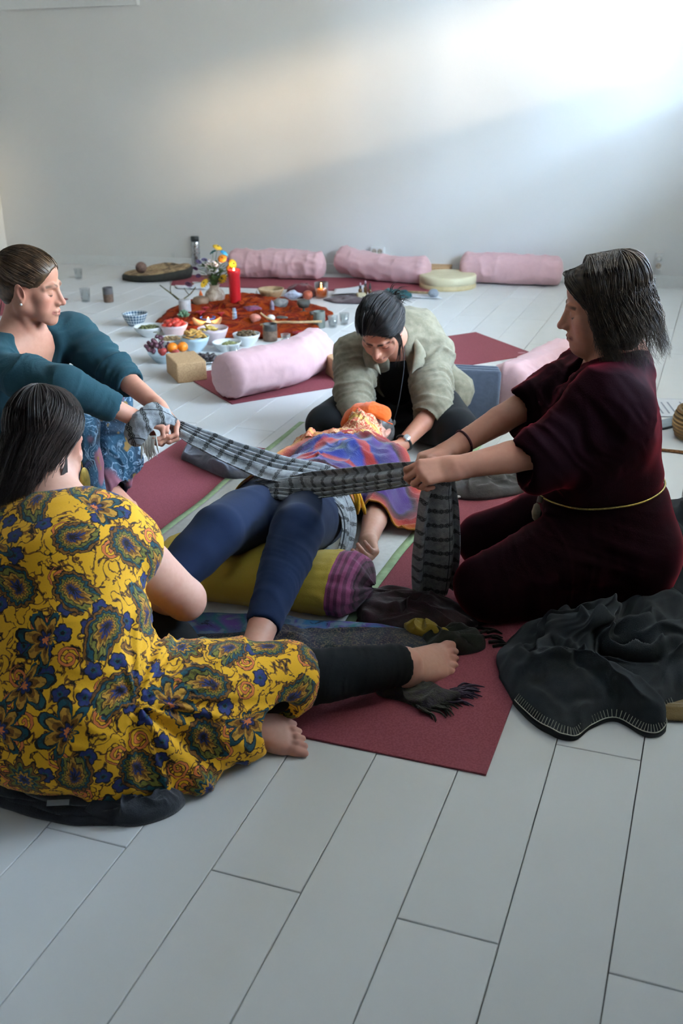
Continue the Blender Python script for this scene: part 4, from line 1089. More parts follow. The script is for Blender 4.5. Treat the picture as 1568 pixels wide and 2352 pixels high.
tc_ = cloth_patch('small_cloth', [(0.28, 7.0), (0.36, 6.93), (0.50, 6.98), (0.42, 7.08), (0.32, 7.1)], M_TEALC, 0.02, (32, 0.04), 0.2, 0.5, rings=20, segs=70, seed=17); tag(tc_, 'small crumpled teal cloth behind the dark-haired woman', 'cloth')
M_AMBERG = plain('amber_bottle', '#5a3a1e', 0.15, 0.1); M_PINKB = plain('pink_bulb', '#c8a3ad', 0.5, 0.05)
for i, (x, y, b, lb) in enumerate([(0.150, 6.96, M_PINKB, 'amber oil bottle with pink dropper, leftmost of three'), (0.185, 6.985, M_PINKB, 'tallest amber oil bottle with pink dropper in the middle'), (0.215, 6.955, M_BLACKP, 'amber oil bottle with black dropper, rightmost of three')]):
    t = empty('oil_bottle', (x, y, 0.024)); tag(t, lb, 'bottle', 'essential oil bottles'); hh = (0.05, 0.058, 0.046)[i]
    link('flask', lathe_me('flask', [(0.011, 0), (0.013, 0.002), (0.013, hh * 0.8), (0.006, hh)], 18), M_AMBERG, t)
    link('collar', lathe_me('collar', [(0.008, hh), (0.0085, hh + 0.016), (0.006, hh + 0.018)], 16), M_BLACKP, t)
    link('bulb', lathe_me('bulb', [(0.005, hh + 0.018), (0.006, hh + 0.03), (0.003, hh + 0.038), (0.0005, hh + 0.039)], 14), b, t)
M_CARDB = plain('cream_box', '#c9bd9a', 0.8, 0.08)
cb_ = link('small_box', box_me('small_box', 0.055, 0.05, 0.032, 0.002, 1), M_CARDB, None, (0.155, 6.905, 0.02), (0, 0, 0.2), smooth=False); tag(cb_, 'small cream box in front of the oil bottles', 'box')
def wall_pt(a, z, off=0.0): return room(a, off, z)
def socket(a, z, w, h, label, cols, rows):
    o0 = wall_pt(a, z, 0.0); rz = math.atan2(E1.y, E1.x)
    t = empty('wall_socket', o0, (0, 0, rz + math.pi)); tag(t, label, 'socket', 'wall sockets')
    pm = box_me('plate', w, 0.042, h, 0.004, 2, False); link('plate', pm, M_TRIM, t, (0, -0.021, 0), smooth=False)
    for i in range(cols):
        for j in range(rows):
            x = (i - (cols - 1) / 2) * 0.044; zz = (j - (rows - 1) / 2) * 0.046
            s = link('outlet', lathe_me('outlet', [(0.0195, 0.0), (0.0195, 0.0015), (0.017, 0.0005), (0.0005, -0.0)], 24), plain('socket_well', '#b3a899', 0.6), t, (x, -0.0425, zz), (math.pi / 2, 0, 0))
            for k in (-1, 1): link('hole', lathe_me('hole', [(0.0028, 0.0), (0.0028, 0.001)], 10), M_BLACKP, s, (0.0095 * k, 0, 0.001))
    return t
aw = (Vector((0.35, 7.99, 0)) - B0).dot(E1)
socket(aw, 0.16, 0.105, 0.105, 'white double wall socket above the sagging pink bolster', 2, 2)
M_CORD = plain('white_cord', '#d5d5d2', 0.5, 0.03)
p0 = wall_pt(aw - 0.01, 0.11, 0.02); p1 = wall_pt(aw - 0.05, 0.05, 0.06); p2 = wall_pt(aw - 0.14, 0.09, 0.03); p3 = wall_pt(aw - 0.6, 0.085, 0.025); p4 = wall_pt(aw - 1.9, 0.082, 0.022)
pcx = link('power_cable', tube_me('power_cable', spline([tuple(p) for p in (p0, p1, p2, p3, p4)], 50), 0.0045, 8), M_CORD); tag(pcx, 'white cable running along the baseboard from the socket', 'cable')
aw2 = (Vector((2.24, 7.27, 0)) - B0).dot(E1)
t2 = socket(aw2, 0.17, 0.045, 0.115, 'single tall wall socket at the far right of the wall', 1, 2)
link('plug', lathe_me('plug', [(0.018, 0), (0.018, 0.02), (0.010, 0.035), (0.004, 0.05)], 20), M_CORD, t2, (0, -0.0425, 0.023), (math.pi / 2, 0, 0))
M_PHONE = plain('phone_glass', '#6d7a80', 0.15, 0.05); 
ph = empty('mobile_phone', (1.405, 4.19, 0), (0, 0, math.radians(30))); tag(ph, 'dark mobile phone lying on the floor at the right edge', 'phone')
link('case', box_me('case', 0.155, 0.085, 0.010, 0.004, 2), M_BLACKP, ph); link('screen', box_me('screen', 0.149, 0.079, 0.0008, 0.0003, 1), M_PHONE, ph, (0, 0, 0.0102), smooth=False)
pr_sheet = paper([(1.36, 4.30), (1.66, 4.26), (1.72, 4.52), (1.40, 4.58)], 'printed sheet of paper behind the phone at the right edge', 0.004, 0.0)
def print_lines():
    V = []; F_ = []
    for i in range(9):
        if i in (3, 6): continue
        x = 1.42 + i * 0.028; k = len(V)
        V += [(x, 4.33, 0.0085), (x + 0.008, 4.33, 0.0085), (x + 0.02, 4.50, 0.0105), (x + 0.012, 4.50, 0.0105)]; F_.append((k, k + 1, k + 2, k + 3))
    return V, F_
_v, _f = print_lines(); _m = bpy.data.meshes.new('printed_lines'); _m.from_pydata([(a, b, 0.0052) for a, b, c in _v], [], _f); _m.update()
link('printed_lines', _m, plain('printer_ink', '#8c8f9c', 0.9), pr_sheet, smooth=False)
M_WICK2 = mat('wicker', lambda: {'Base Color': ramp(nsin(sep(objco())[2] * 400) * 0.5 + noise(objco(), 60, 2) * 0.5, [(0.2, srgb('#6e5230')), (0.8, srgb('#a98350'))]), 'Roughness': 0.8})
bk = empty('wicker_basket', (1.50, 4.02, 0)); tag(bk, 'round wicker basket cut by the right edge of the picture', 'basket')
for k in range(7):
    r = 0.10 + 0.022 * math.sin(math.pi * (k + 1) / 8); a = np.linspace(0, 2 * np.pi, 41)
    link('coil', tube_me('coil', np.c_[r * np.cos(a), r * np.sin(a), np.full(41, 0.012 + k * 0.017)], 0.0095, 8), M_WICK2, bk)
link('bottom', lathe_me('bottom', [(0.0005, 0.004), (0.10, 0.004), (0.10, 0.012), (0.0005, 0.012)], 32, False), M_WICK2, bk)
M_ROPE = mat('brown_rope', lambda: {'Base Color': ramp(noise(genco(), 300, 2), [(0.3, srgb('#6d4526')), (0.7, srgb('#9a683c'))]), 'Roughness': 0.85, 'Normal': bump(nsin(sep(genco())[0] * 900), 0.4, 0.002)})
rp = link('rope', tube_me('rope', spline([(1.55, 3.72, 0.007), (1.40, 3.80, 0.007), (1.30, 3.845, 0.007), (1.15, 3.88, 0.007), (1.02, 3.84, 0.007)], 30), 0.0065, 8), M_ROPE); tag(rp, 'thin brown rope lying behind the velvet-clad woman', 'rope')
cd2 = link('floor_cable', tube_me('floor_cable', spline([(0.36, 3.36, 0.012), (0.5, 3.40, 0.02), (0.62, 3.47, 0.02), (0.76, 3.52, 0.012), (0.95, 3.55, 0.006)], 30), 0.006, 8), M_CORD); tag(cd2, 'white cable crossing the taupe shawl on the mat', 'cable')
hk = empty('ceiling_hook', room(3.95, 0.0, 1.93)); tag(hk, 'small white bracket high on the back wall', 'bracket')
link('arm', tube_me('arm', spline([tuple(E2 * 0.0), tuple(E2 * 0.04 + Vector((0, 0, 0.0))), tuple(E2 * 0.06 + Vector((0, 0, 0.04)))], 8), 0.010, 8), M_TRIM, hk)
link('base', lathe_me('base', [(0.03, -0.004), (0.03, 0.008), (0.012, 0.012)], 20), M_TRIM, hk, tuple(E2 * 0.004), E2.to_track_quat('Z', 'Y').to_euler())
# ------------------------------------------------------------------ people: shared anatomy
def skin_mat():
    t = attr('tint', 'Color'); p = genco()
    n = noise(p, 90, 3.0); m2 = noise(p, 14, 3.0)
    c = mixc(n * 0.25, t, mixc(1.0, t, srgb('#b98a7c'), 'MULTIPLY'))
    c = mixc(step(m2, 0.45, 0.75) * 0.22, c, mixc(1.0, c, srgb('#d98f80'), 'MULTIPLY'))
    return {'Base Color': c, 'Roughness': 0.52, 'Subsurface Weight': 0.12, 'Subsurface Radius': (0.012, 0.005, 0.003), 'Subsurface Scale': 0.5,
            'Normal': bump(noise(p, 420, 2.0), 0.10, 0.001), 'Specular IOR Level': 0.35}
M_SKIN = mat('skin', skin_mat)
def frame(fwd, up):
    """columns: side, forward, up"""
    f = unit(fwd); u = unit(np.asarray(up, float) - f * (np.asarray(up, float) @ f)); s = np.cross(f, u)
    return np.stack([s, f, u], 1)
class Head:
    """head in its own frame: x side, y forward, z up, eye level at z = 0"""
    def __init__(self, c, fwd, up, s=1.0): self.c = np.asarray(c, float); self.R = frame(fwd, up); self.s = s
    def w(self, *p): return self.c + self.R @ (np.asarray(p, float) * self.s)
    def local(self, V): return ((V - self.c) @ self.R) / self.s
    def prims(self, B, ears=True, nose=1.0, jaw=1.0, double_chin=0.0):
        s = self.s; w = self.w; R = self.R; k = 0.02 * s
        B.ell(w(0, -0.022, 0.036), np.array([0.074, 0.093, 0.080]) * s, R, k)
        B.ell(w(0, 0.030, 0.045), np.array([0.060, 0.050, 0.052]) * s, R, k)
        B.ell(w(0, 0.024, -0.025), np.array([0.060, 0.060, 0.078]) * s, R, k)
        for x in (-1, 1):
            B.ecap(w(0.050 * x, -0.005, -0.058), w(0.016 * x, 0.066, -0.098), 0.020 * s * jaw, 0.015 * s, None, 0.022 * s)
            B.ecap(w(0.058 * x, -0.012, -0.02), w(0.050 * x, -0.005, -0.058), 0.018 * s, 0.019 * s, None, 0.022 * s)
            B.ball(w(0.043 * x, 0.052, -0.026), 0.021 * s, 0.022 * s)
            B.ball(w(0.036 * x, 0.052, -0.062), 0.020 * s, 0.022 * s)
        B.ball(w(0, 0.074, -0.098), 0.0165 * s, 0.018 * s)
        B.ball(w(0, 0.066, -0.066), 0.028 * s, 0.018 * s)
        for x in (-1, 1):
            B.ball(w(0.031 * x, 0.096, -0.003), 0.0175 * s, 0.016 * s, True)
        for x in (-1, 1):
            B.ecap(w(0.010 * x, 0.0815, 0.0135), w(0.030 * x, 0.0785, 0.0175), 0.0065 * s, 0.0065 * s, None, 0.012 * s)
            B.ecap(w(0.030 * x, 0.0785, 0.0175), w(0.050 * x, 0.058, 0.010), 0.0065 * s, 0.006 * s, None, 0.012 * s)
            B.ball(w(0.0315 * x, 0.0655, -0.004), 0.0148 * s, 0.004 * s)      # closed lid over the eyeball
        n1 = 0.0965 + 0.0085 * nose
        B.ecap(w(0, 0.083, 0.006), w(0, n1 - 0.004, -0.030), 0.0072 * s, 0.0085 * s, None, 0.010 * s)
        B.ecap(w(0, 0.070, -0.010), w(0, n1 - 0.018, -0.040), 0.010 * s, 0.0125 * s, None, 0.010 * s)
        B.ball(w(0, n1, -0.036), 0.0098 * s, 0.007 * s)
        for x in (-1, 1):
            B.ell(w(0.0115 * x, n1 - 0.014, -0.040), np.array([0.0075, 0.0105, 0.0080]) * s, R, 0.005 * s)
            B.ell(w(0.0058 * x, n1 - 0.0125, -0.0500), np.array([0.0026, 0.0040, 0.0030]) * s, R, 0.002 * s, True)
        for x in (-1, 1):
            B.ecap(w(0, 0.0935, -0.0655), w(0.014 * x, 0.0895, -0.0655), 0.0046 * s, 0.0042 * s, None, 0.004 * s)
            B.ecap(w(0.014 * x, 0.0895, -0.0655), w(0.024 * x, 0.080, -0.069), 0.0042 * s, 0.0022 * s, None, 0.004 * s)
            B.ecap(w(0, 0.0920, -0.0750), w(0.013 * x, 0.0885, -0.0745), 0.0056 * s, 0.0048 * s, None, 0.004 * s)
            B.ecap(w(0.013 * x, 0.0885, -0.0745), w(0.023 * x, 0.080, -0.0705), 0.0048 * s, 0.0020 * s, None, 0.004 * s)
            B.ecap(w(0, 0.0990, -0.0700), w(0.024 * x, 0.0835, -0.0698), 0.0012 * s, 0.0010 * s, None, 0.0025 * s, True)
        if double_chin: B.ecap(w(0, 0.045, -0.108), w(0, 0.0, -0.112), 0.030 * s * double_chin, 0.036 * s * double_chin, None, 0.03 * s)
        if ears:
            for x in (-1, 1):
                E = frame(R @ V3(0.35 * x, 1, 0.12), R @ V3(0.25 * x, -0.2, 1))
                B.ell(w(0.0765 * x, -0.012, -0.012), np.array([0.0075, 0.0175, 0.030]) * s, E, 0.006 * s)
                B.ell(w(0.0775 * x, -0.006, -0.036), np.array([0.006, 0.008, 0.010]) * s, E, 0.006 * s)
                B.ell(w(0.0845 * x, -0.006, -0.010), np.array([0.0075, 0.0095, 0.019]) * s, E, 0.004 * s, True)
    def paint(self, V, T, brow='#4a3527', lip='#a5655c', cheek=0.35, lash='#2a1c18'):
        L = self.local(V); ok = (np.abs(L) < 0.13).all(1)
        def seg(A, B):
            A = np.asarray(A); B = np.asarray(B); d = B - A; t = np.clip(((L - A) @ d) / (d @ d), 0, 1)
            return np.linalg.norm(L - A - t[:, None] * d, axis=1)
        def blend(m, c):
            m = (m * ok)[:, None]; T[:, :3] = T[:, :3] * (1 - m) + m * np.array(srgb(c)[:3])
        for x in (-1, 1):
            d = np.linalg.norm(L - V3(0.044 * x, 0.066, -0.034), axis=1); blend(np.clip(1 - d / 0.036, 0, 1) * cheek, '#c4756a')
            d = np.minimum(seg((0.013 * x, 0.086, 0.0155), (0.030 * x, 0.083, 0.0205)), seg((0.030 * x, 0.083, 0.0205), (0.049 * x, 0.063, 0.013)))
            blend(np.clip((0.0066 - d) / 0.0028, 0, 1) * 0.88, brow)
            d = np.minimum(seg((0.020 * x, 0.0735, -0.0125), (0.032 * x, 0.0785, -0.0150)), seg((0.032 * x, 0.0785, -0.0150), (0.046 * x, 0.0690, -0.0110)))
            blend(np.clip((0.0036 - d) / 0.0016, 0, 1) * 0.95, lash)
            d = np.minimum(seg((0.019 * x, 0.074, 0.004), (0.032 * x, 0.0775, 0.0075)), seg((0.032 * x, 0.0775, 0.0075), (0.046 * x, 0.066, 0.003)))
            blend(np.clip((0.0035 - d) / 0.003, 0, 1) * 0.25, '#7d4d42')
            d = np.minimum(seg((0, 0.094, -0.0655), (0.023 * x, 0.081, -0.0685)), seg((0, 0.093, -0.0750), (0.022 * x, 0.081, -0.0715)))
            blend(np.clip((0.0075 - d) / 0.003, 0, 1) * (L[:, 1] > 0.07) * 0.85, lip)
            d = seg((0, 0.0965, -0.0700), (0.024 * x, 0.0815, -0.0698)); blend(np.clip((0.0024 - d) / 0.0016, 0, 1) * 0.45, '#6a3a34')
            d = np.linalg.norm(L - V3(0.0065 * x, 0.100, -0.0485), axis=1); blend(np.clip((0.006 - d) / 0.004, 0, 1) * 0.7, '#4a241e')
            d = np.linalg.norm(L - V3(0.079 * x, -0.008, -0.012), axis=1); blend(np.clip(1 - d / 0.035, 0, 1) * 0.35, '#c07060')
        d = np.linalg.norm(L - V3(0, 0.108, -0.036), axis=1); blend(np.clip(1 - d / 0.022, 0, 1) * 0.4, '#c27468')
        return T
    def box(self, m_=0.012): return self.c - 0.155 * self.s - m_, self.c + 0.155 * self.s + m_
def hand(B, wrist, f, palm, thumb, curls, s=1.0, spread=0.9, tcurl=(0.3, 0.5), tout=0.8, nails=None):
    """five fingers on a palm. f: wrist to knuckles; palm: way the palm looks; thumb: side the thumb is on"""
    w = np.asarray(wrist, float); f = unit(f); n = unit(np.asarray(palm, float) - f * (np.asarray(palm, float) @ f))
    sd = np.cross(f, n); sd = sd if sd @ np.asarray(thumb, float) > 0 else -sd
    lay = [(0.028, 0.088, (0.042, 0.025, 0.019), 0.0086), (0.0095, 0.093, (0.046, 0.028, 0.020), 0.0088), (-0.009, 0.088, (0.042, 0.026, 0.020), 0.0084), (-0.026, 0.079, (0.033, 0.019, 0.017), 0.0074)]
    tips = []
    for i, (x, y, ph, r) in enumerate(lay):
        mc = w + (sd * x + f * y) * s - n * 0.003 * s
        B.ecap(w + (sd * x * 0.62 + f * 0.004) * s, mc, 0.0155 * s, 0.0122 * s, None, 0.014 * s)
        c = curls[i] if isinstance(curls[0], (tuple, list)) else curls
        ang = 0.0; p = mc; d0 = unit(f + sd * x * 2.2 * spread)
        for j in range(3):
            ang += c[j]; d = d0 * math.cos(ang) + n * math.sin(ang)
            q = p + d * ph[j] * s
            B.ecap(p, q, r * s * (1.06 - 0.08 * j), r * s * (0.98 - 0.09 * j), None, 0.005 * s)
            p = q
        tips.append((p, d, np.cross(d, sd)))
    b = w + (sd * 0.020 + f * 0.018 + n * 0.006) * s
    m1 = w + (sd * (0.030 + 0.020 * tout) + f * 0.052 + n * 0.016) * s
    B.ecap(b, m1, 0.0165 * s, 0.0125 * s, None, 0.014 * s)
    d = unit(sd * 0.55 * tout + f * 0.9 + n * (0.25 + tcurl[0])); m2 = m1 + d * 0.034 * s
    B.ecap(m1, m2, 0.0112 * s, 0.0098 * s, None, 0.006 * s)
    d = unit(sd * (0.3 * tout - 0.35 * tcurl[1]) + f * 0.9 + n * (0.25 + tcurl[1])); m3 = m2 + d * 0.026 * s
    B.ecap(m2, m3, 0.0096 * s, 0.0078 * s, None, 0.005 * s)
    B.ecap(w - f * 0.02 * s, w + f * 0.02 * s, (0.026 * s, 0.019 * s), (0.031 * s, 0.018 * s), sd, 0.015 * s)
    if nails is not None:
        for (p, d_, nn) in tips: nails.append((p, d_))
        nails.append((m3, d))
    return (w - 0.03 + np.minimum(0, 0), w)
def foot(B, ankle, f, up, s=1.0, big=1):
    """ankle joint, f: heel to toes, up: out of the instep; big = +1/-1 side of the big toe along cross(f, up)"""
    a = np.asarray(ankle, float); f = unit(f); u = unit(np.asarray(up, float) - f * (np.asarray(up, float) @ f)); sd = np.cross(f, u) * big
    B.ball(a + (-f * 0.028 - u * 0.042) * s, 0.029 * s, 0.02 * s)
    B.ecap(a, a + (-f * 0.02 - u * 0.03) * s, 0.034 * s, 0.030 * s, None, 0.02 * s)
    for i, (x, y, rr) in enumerate([(0.028, 0.135, 0.019), (0.011, 0.138, 0.014), (-0.004, 0.131, 0.0135), (-0.018, 0.121, 0.013), (-0.031, 0.108, 0.0135)]):
        B.ecap(a + (f * 0.0 - u * 0.018 + sd * x * 0.45) * s, a + (f * y * 0.92 - u * 0.050 + sd * x) * s, 0.028 * s, rr * s, None, 0.02 * s)
        B.ecap(a + (-f * 0.02 - u * 0.048 + sd * x * 0.4) * s, a + (f * y * 0.9 - u * 0.058 + sd * x) * s, 0.018 * s, rr * 0.8 * s, None, 0.015 * s)
        L_ = (0.042, 0.036, 0.033, 0.030, 0.026)[i]; r = (0.0125, 0.0085, 0.0080, 0.0078, 0.0082)[i]
        p = a + (f * y - u * 0.050 + sd * x * 1.08) * s; q = p + (f * L_ * 0.55 + u * 0.003) * s; t = q + (f * L_ * 0.42 - u * 0.006) * s
        B.ecap(p, q, r * 1.05 * s, r * s, None, 0.006 * s); B.ecap(q, t, r * s, r * 0.95 * s, None, 0.004 * s)
    for x in (-1, 1): B.ball(a + sd * 0.028 * x * s, 0.014 * s, 0.015 * s)
def arm(B, sh, el, wr, r=(0.050, 0.041, 0.036, 0.038, 0.026), k=0.025):
    sh, el, wr = (np.asarray(x, float) for x in (sh, el, wr))
    m1 = sh * 0.55 + el * 0.45; m2 = el * 0.72 + wr * 0.28
    B.ecap(sh, m1, r[0], r[1], None, k); B.ecap(m1, el, r[1], r[2], None, 0.006); B.ecap(el, m2, r[2], r[3], None, 0.006); B.ecap(m2, wr, r[3], r[4], None, 0.006)
def leg(B, hip, kn, an, r=(0.085, 0.066, 0.055, 0.055, 0.034), k=0.03):
    hip, kn, an = (np.asarray(x, float) for x in (hip, kn, an))
    m1 = hip * 0.5 + kn * 0.5; m2 = kn * 0.68 + an * 0.32
    B.ecap(hip, m1, r[0], r[1], None, k); B.ecap(m1, kn, r[1], r[2], None, 0.006); B.ecap(kn, m2, r[2], r[3], None, 0.006); B.ecap(m2, an, r[3], r[4], None, 0.006)
def torso(B, pts, side, w, d, k=0.04):
    """stacked elliptic sections along pts; w, d half widths and depths"""
    for i in range(len(pts) - 1): B.ecap(pts[i], pts[i + 1], (w[i], d[i]), (w[i + 1], d[i + 1]), side if not isinstance(side, list) else side[i], k)
def tint_of(V, col):
    T = np.ones((len(V), 4)); T[:, :3] = srgb(col)[:3]; return T
def person(label, loc): 
    e = empty('person', loc); tag(e, label, 'person'); return e
def child(root, name, V, Q, material, colors=None, pat=None):
    o = obj_np(name, np.asarray(V) - np.array(root.location[:]), Q, material, root, colors, pat); return o
def garment(root, name, B, h, material, disp=None, pat=None, smooth=4):
    V, Q = B.mesh(h); V = relax(V, Q, smooth); N = vnormals(V, Q)
    if disp is not None: V = V + N * disp(V, N)[:, None]
    return child(root, name, V, Q, material, None, pat(V) if pat else None)
def axis_folds(V, a, b, freq, amp, seed=0.0, tw=1.0, reach=0.16):
    """rings of creases round a limb a -> b"""
    a = np.asarray(a, float); b = np.asarray(b, float); ax = b - a; L_ = np.linalg.norm(ax); ax = ax / L_
    t = (V - a) @ ax; r = np.linalg.norm(V - a - t[:, None] * ax, axis=1)
    m_ = np.clip((t + 0.02) / 0.04, 0, 1) * np.clip((L_ + 0.02 - t) / 0.04, 0, 1) * np.clip((reach - r) / 0.04, 0, 1)
    q = V * 9 + seed
    return m_ * amp * (ridged(np.c_[t * freq + tw * (vnoise(q) - 0.5) * 2 + tw * 4 * ((V - a) @ np.cross(ax, V3(0.3, 0.2, 0.9))), q[:, 0] * 0.4, q[:, 1] * 0.4], 2) - 0.35)
def strands_me(curves, radii, n=4):
    """curves (k, m, 3) -> one mesh of thin tapered locks"""
    C = np.asarray(curves, float); k, m_, _ = C.shape
    T = np.gradient(C, axis=1); T /= np.linalg.norm(T, axis=2, keepdims=True) + 1e-9
    ref = np.where(np.abs(T[:, :, 2:3]) < 0.8, V3(0, 0, 1), V3(1, 0, 0)); S = np.cross(T, ref); S /= np.linalg.norm(S, axis=2, keepdims=True) + 1e-9
    Bn = np.cross(T, S); taper = np.clip(np.minimum(1.0, 1.6 * (1.02 - np.linspace(0, 1, m_))), 0.12, 1)[None, :, None]
    R_ = np.asarray(radii)[:, None, None] * taper
    ang = 2 * np.pi * np.arange(n) / n
    V = C[:, :, None, :] + R_[:, :, None, :] * (np.cos(ang)[None, None, :, None] * S[:, :, None, :] + np.sin(ang)[None, None, :, None] * Bn[:, :, None, :])
    V = V.reshape(-1, 3)
    i = np.arange(n); j = np.arange(m_ - 1); kk = np.arange(k)
    a = (kk[:, None, None] * m_ + j[None, :, None]) * n
    F_ = np.stack([a + i, a + (i + 1) % n, a + n + (i + 1) % n, a + n + i], -1).reshape(-1, 4)
    return V, F_
def hairline(a):
    """hairline in head coordinates, a in -1..1 from nape over the temple and forehead to the other nape"""
    P = [(0.0, 0.072, 0.078), (0.030, 0.066, 0.074), (0.058, 0.046, 0.050), (0.072, 0.020, 0.010), (0.078, -0.010, 0.020), (0.074, -0.035, -0.015), (0.055, -0.070, -0.060), (0.0, -0.092, -0.080)]
    u = abs(a) * 7; i = min(int(u), 6); t = u - i; p = np.array(P[i]) * (1 - t) + np.array(P[i + 1]) * t
    return p * V3(1 if a >= 0 else -1, 1, 1)
def scalp(ctr, rad, dd):
    r = np.array(rad, float).copy()
    if dd[1] > 0: r[1] += 0.0105
    return ctr + r * dd
def hair_mat(name, c0, c1, rough=0.38, spec=0.5):
    def b():
        r = noise(genco(), 55, 3.0)
        return {'Base Color': ramp(r, [(0.3, srgb(c0)), (0.7, srgb(c1))]), 'Roughness': rough, 'Specular IOR Level': spec, 'Anisotropic': 0.6}
    return mat(name, b)
# ------------------------------------------------------------------ woman kneeling at the right, dark red velvet
def velvet_mat():
    p = genco(); n = noise(p, 12, 3.0); f = noise(p, 300, 2)
    lw = X.nt.nodes.new('ShaderNodeLayerWeight'); lw.inputs[0].default_value = 0.30
    return {'Base Color': mixc(n * 0.5, srgb('#16050b'), srgb('#220810')), 'Roughness': 0.8, 'Sheen Weight': 0.75, 'Sheen Roughness': 0.30, 'Sheen Tint': srgb('#b8303f'),
            'Specular IOR Level': 0.05, 'Normal': bump(f, 0.2, 0.002)}
M_VELVET = mat('wine_velvet', velvet_mat)
M_HAIR5 = hair_mat('dark_brown_hair', '#2b201a', '#50402f', 0.42, 0.3)
def build_p5():
    root = person('woman in dark red velvet kneeling and pulling the woven scarf from the right', (0.62, 2.62, 0))
    pel = V3(0.775, 2.67, 0.175); waist = V3(0.725, 2.665, 0.36); chest = V3(0.715, 2.67, 0.51); upc = V3(0.735, 2.68, 0.62); nk = V3(0.748, 2.69, 0.70)
    shN, shF = V3(0.690, 2.535, 0.640), V3(0.700, 2.835, 0.615)
    elN, wrN = V3(0.490, 2.47, 0.505), V3(0.292, 2.44, 0.478)
    elF, wrF = V3(0.496, 2.74, 0.536), V3(0.296, 2.62, 0.462)
    kN, kF = V3(0.385, 2.50, 0.115), V3(0.425, 2.80, 0.115)
    hN, hF = V3(0.745, 2.59, 0.185), V3(0.765, 2.77, 0.175)
    aN, aF = V3(0.80, 2.56, 0.055), V3(0.82, 2.80, 0.055)
    side = V3(0, 1, 0)
    H = Head(V3(0.681, 2.665, 0.838), (-0.955, 0.20, -0.20), (-0.20, 0.02, 1), 0.98)
    # skin
    B = Body()
    H.prims(B, True, 1.45, 1.0, 1.0)
    B.ecap(H.w(0, -0.03, -0.05), nk, 0.054, 0.060, None, 0.03)
    torso(B, [pel, waist, chest, upc], side, [0.15, 0.125, 0.14, 0.13], [0.12, 0.115, 0.12, 0.08])
    B.ecap(upc, nk, (0.11, 0.07), (0.06, 0.058), side, 0.05)
    for s_ in (shN, shF): B.ecap(s_, nk - V3(0, 0, 0.02), 0.045, 0.05, None, 0.05)
    arm(B, shN, elN, wrN, (0.05, 0.045, 0.042, 0.042, 0.0285)); arm(B, shF, elF, wrF, (0.05, 0.045, 0.040, 0.040, 0.0275))
    nl = []
    hand(B, wrN, (-0.88, -0.10, -0.10), (-0.05, 0.62, -0.78), (-0.2, 0.6, 0.6), [(0.55, 1.1, 0.7), (0.75, 1.25, 0.8), (0.95, 1.3, 0.8), (1.1, 1.3, 0.8)], 0.98, 0.6, (0.25, 0.25), 0.5, nl)
    hand(B, wrF, (-0.86, -0.42, -0.12), (-0.25, -0.35, -0.9), (-0.3, -0.85, 0.3), [(0.7, 1.2, 0.8)] * 4, 0.96, 0.6, (0.2, 0.2), 0.5)
    hb = [(wrN + V3(-0.19, -0.11, -0.13), wrN + V3(0.05, 0.12, 0.09), 0.0026), (wrF + V3(-0.19, -0.11, -0.13), wrF + V3(0.05, 0.10, 0.09), 0.003)]
    lo, hi = H.box(); V, Q = skin(B, 0.0085, [(lo, hi, 0.0024)] + hb)
    T = tint_of(V, '#c98e74'); T = H.paint(V, T, '#3a2a22', '#9a5c54', 0.45)
    child(root, 'body', V, Q, M_SKIN, T)
    # jumpsuit
    G = Body(); k = 0.05
    torso(G, [pel, V3(0.755, 2.665, 0.26), waist, chest, upc], side, [0.178, 0.165, 0.150, 0.165, 0.15], [0.150, 0.152, 0.150, 0.145, 0.105], 0.05)
    G.ecap(upc, nk + V3(0.01, 0, -0.03), (0.14, 0.085), (0.085, 0.062), side, 0.05)
    for s_ in (shN, shF): G.ecap(s_, nk - V3(0, 0, 0.035), 0.068, 0.06, None, 0.05)
    for x in (-1, 1): G.ball(chest + V3(-0.09, 0.075 * x, 0.0), 0.066, 0.06)
    G.ell(V3(0.66, 2.665, 0.32), (0.10, 0.13, 0.10), None, 0.06)
    # kimono sleeves
    for (s_, e_, dn) in ((shN, elN, V3(0.015, 0.0, -0.03)), (shF, elF, V3(0.02, 0, -0.02))):
        ax = unit(e_ - s_); end = s_ + (e_ - s_) * (1.06 if s_ is shN else 0.96)
        G.ecap(s_ + V3(0.0, 0, -0.02), end + dn * 0.6, (0.075, 0.082), (0.052, 0.080), np.cross(ax, V3(0, 0, 1)), 0.05)
        G.ecap(s_ + V3(0.05, 0, -0.10), end + dn, (0.06, 0.10), (0.045, 0.066), np.cross(ax, V3(0, 0, 1)), 0.06)
    G.ecap(shN + V3(0.02, 0.01, -0.05), V3(0.66, 2.56, 0.42), 0.085, 0.08, None, 0.06)
    for (h_, kn, an) in ((hN, kN, aN), (hF, kF, aF)):
        m_ = h_ * 0.5 + kn * 0.5
        G.ecap(h_, m_ + V3(0, 0, 0.012), 0.118, 0.104, None, 0.04); G.ecap(m_ + V3(0, 0, 0.012), kn, 0.104, 0.082, None, 0.04)
        sh = (kn * 0.6 + an * 0.4); sh[2] = 0.062
        G.ecap(V3(kn[0] + 0.02, kn[1], 0.07), sh, 0.068, 0.062, None, 0.04); G.ecap(sh, V3(an[0] + 0.06, an[1], 0.05), 0.062, 0.045, None, 0.04)
    G.ell(V3(0.835, 2.665, 0.15), (0.125, 0.205, 0.125), None, 0.06)
    # neck opening, sleeve mouths
    G.ecap(nk + V3(-0.035, 0, 0.012), nk + V3(-0.03, 0, 0.10), (0.080, 0.072), (0.10, 0.10), side, 0.012, True)
    G.ecap(nk + V3(-0.08, 0, -0.05), nk + V3(-0.135, 0, -0.125), 0.045, 0.016, None, 0.012, True)
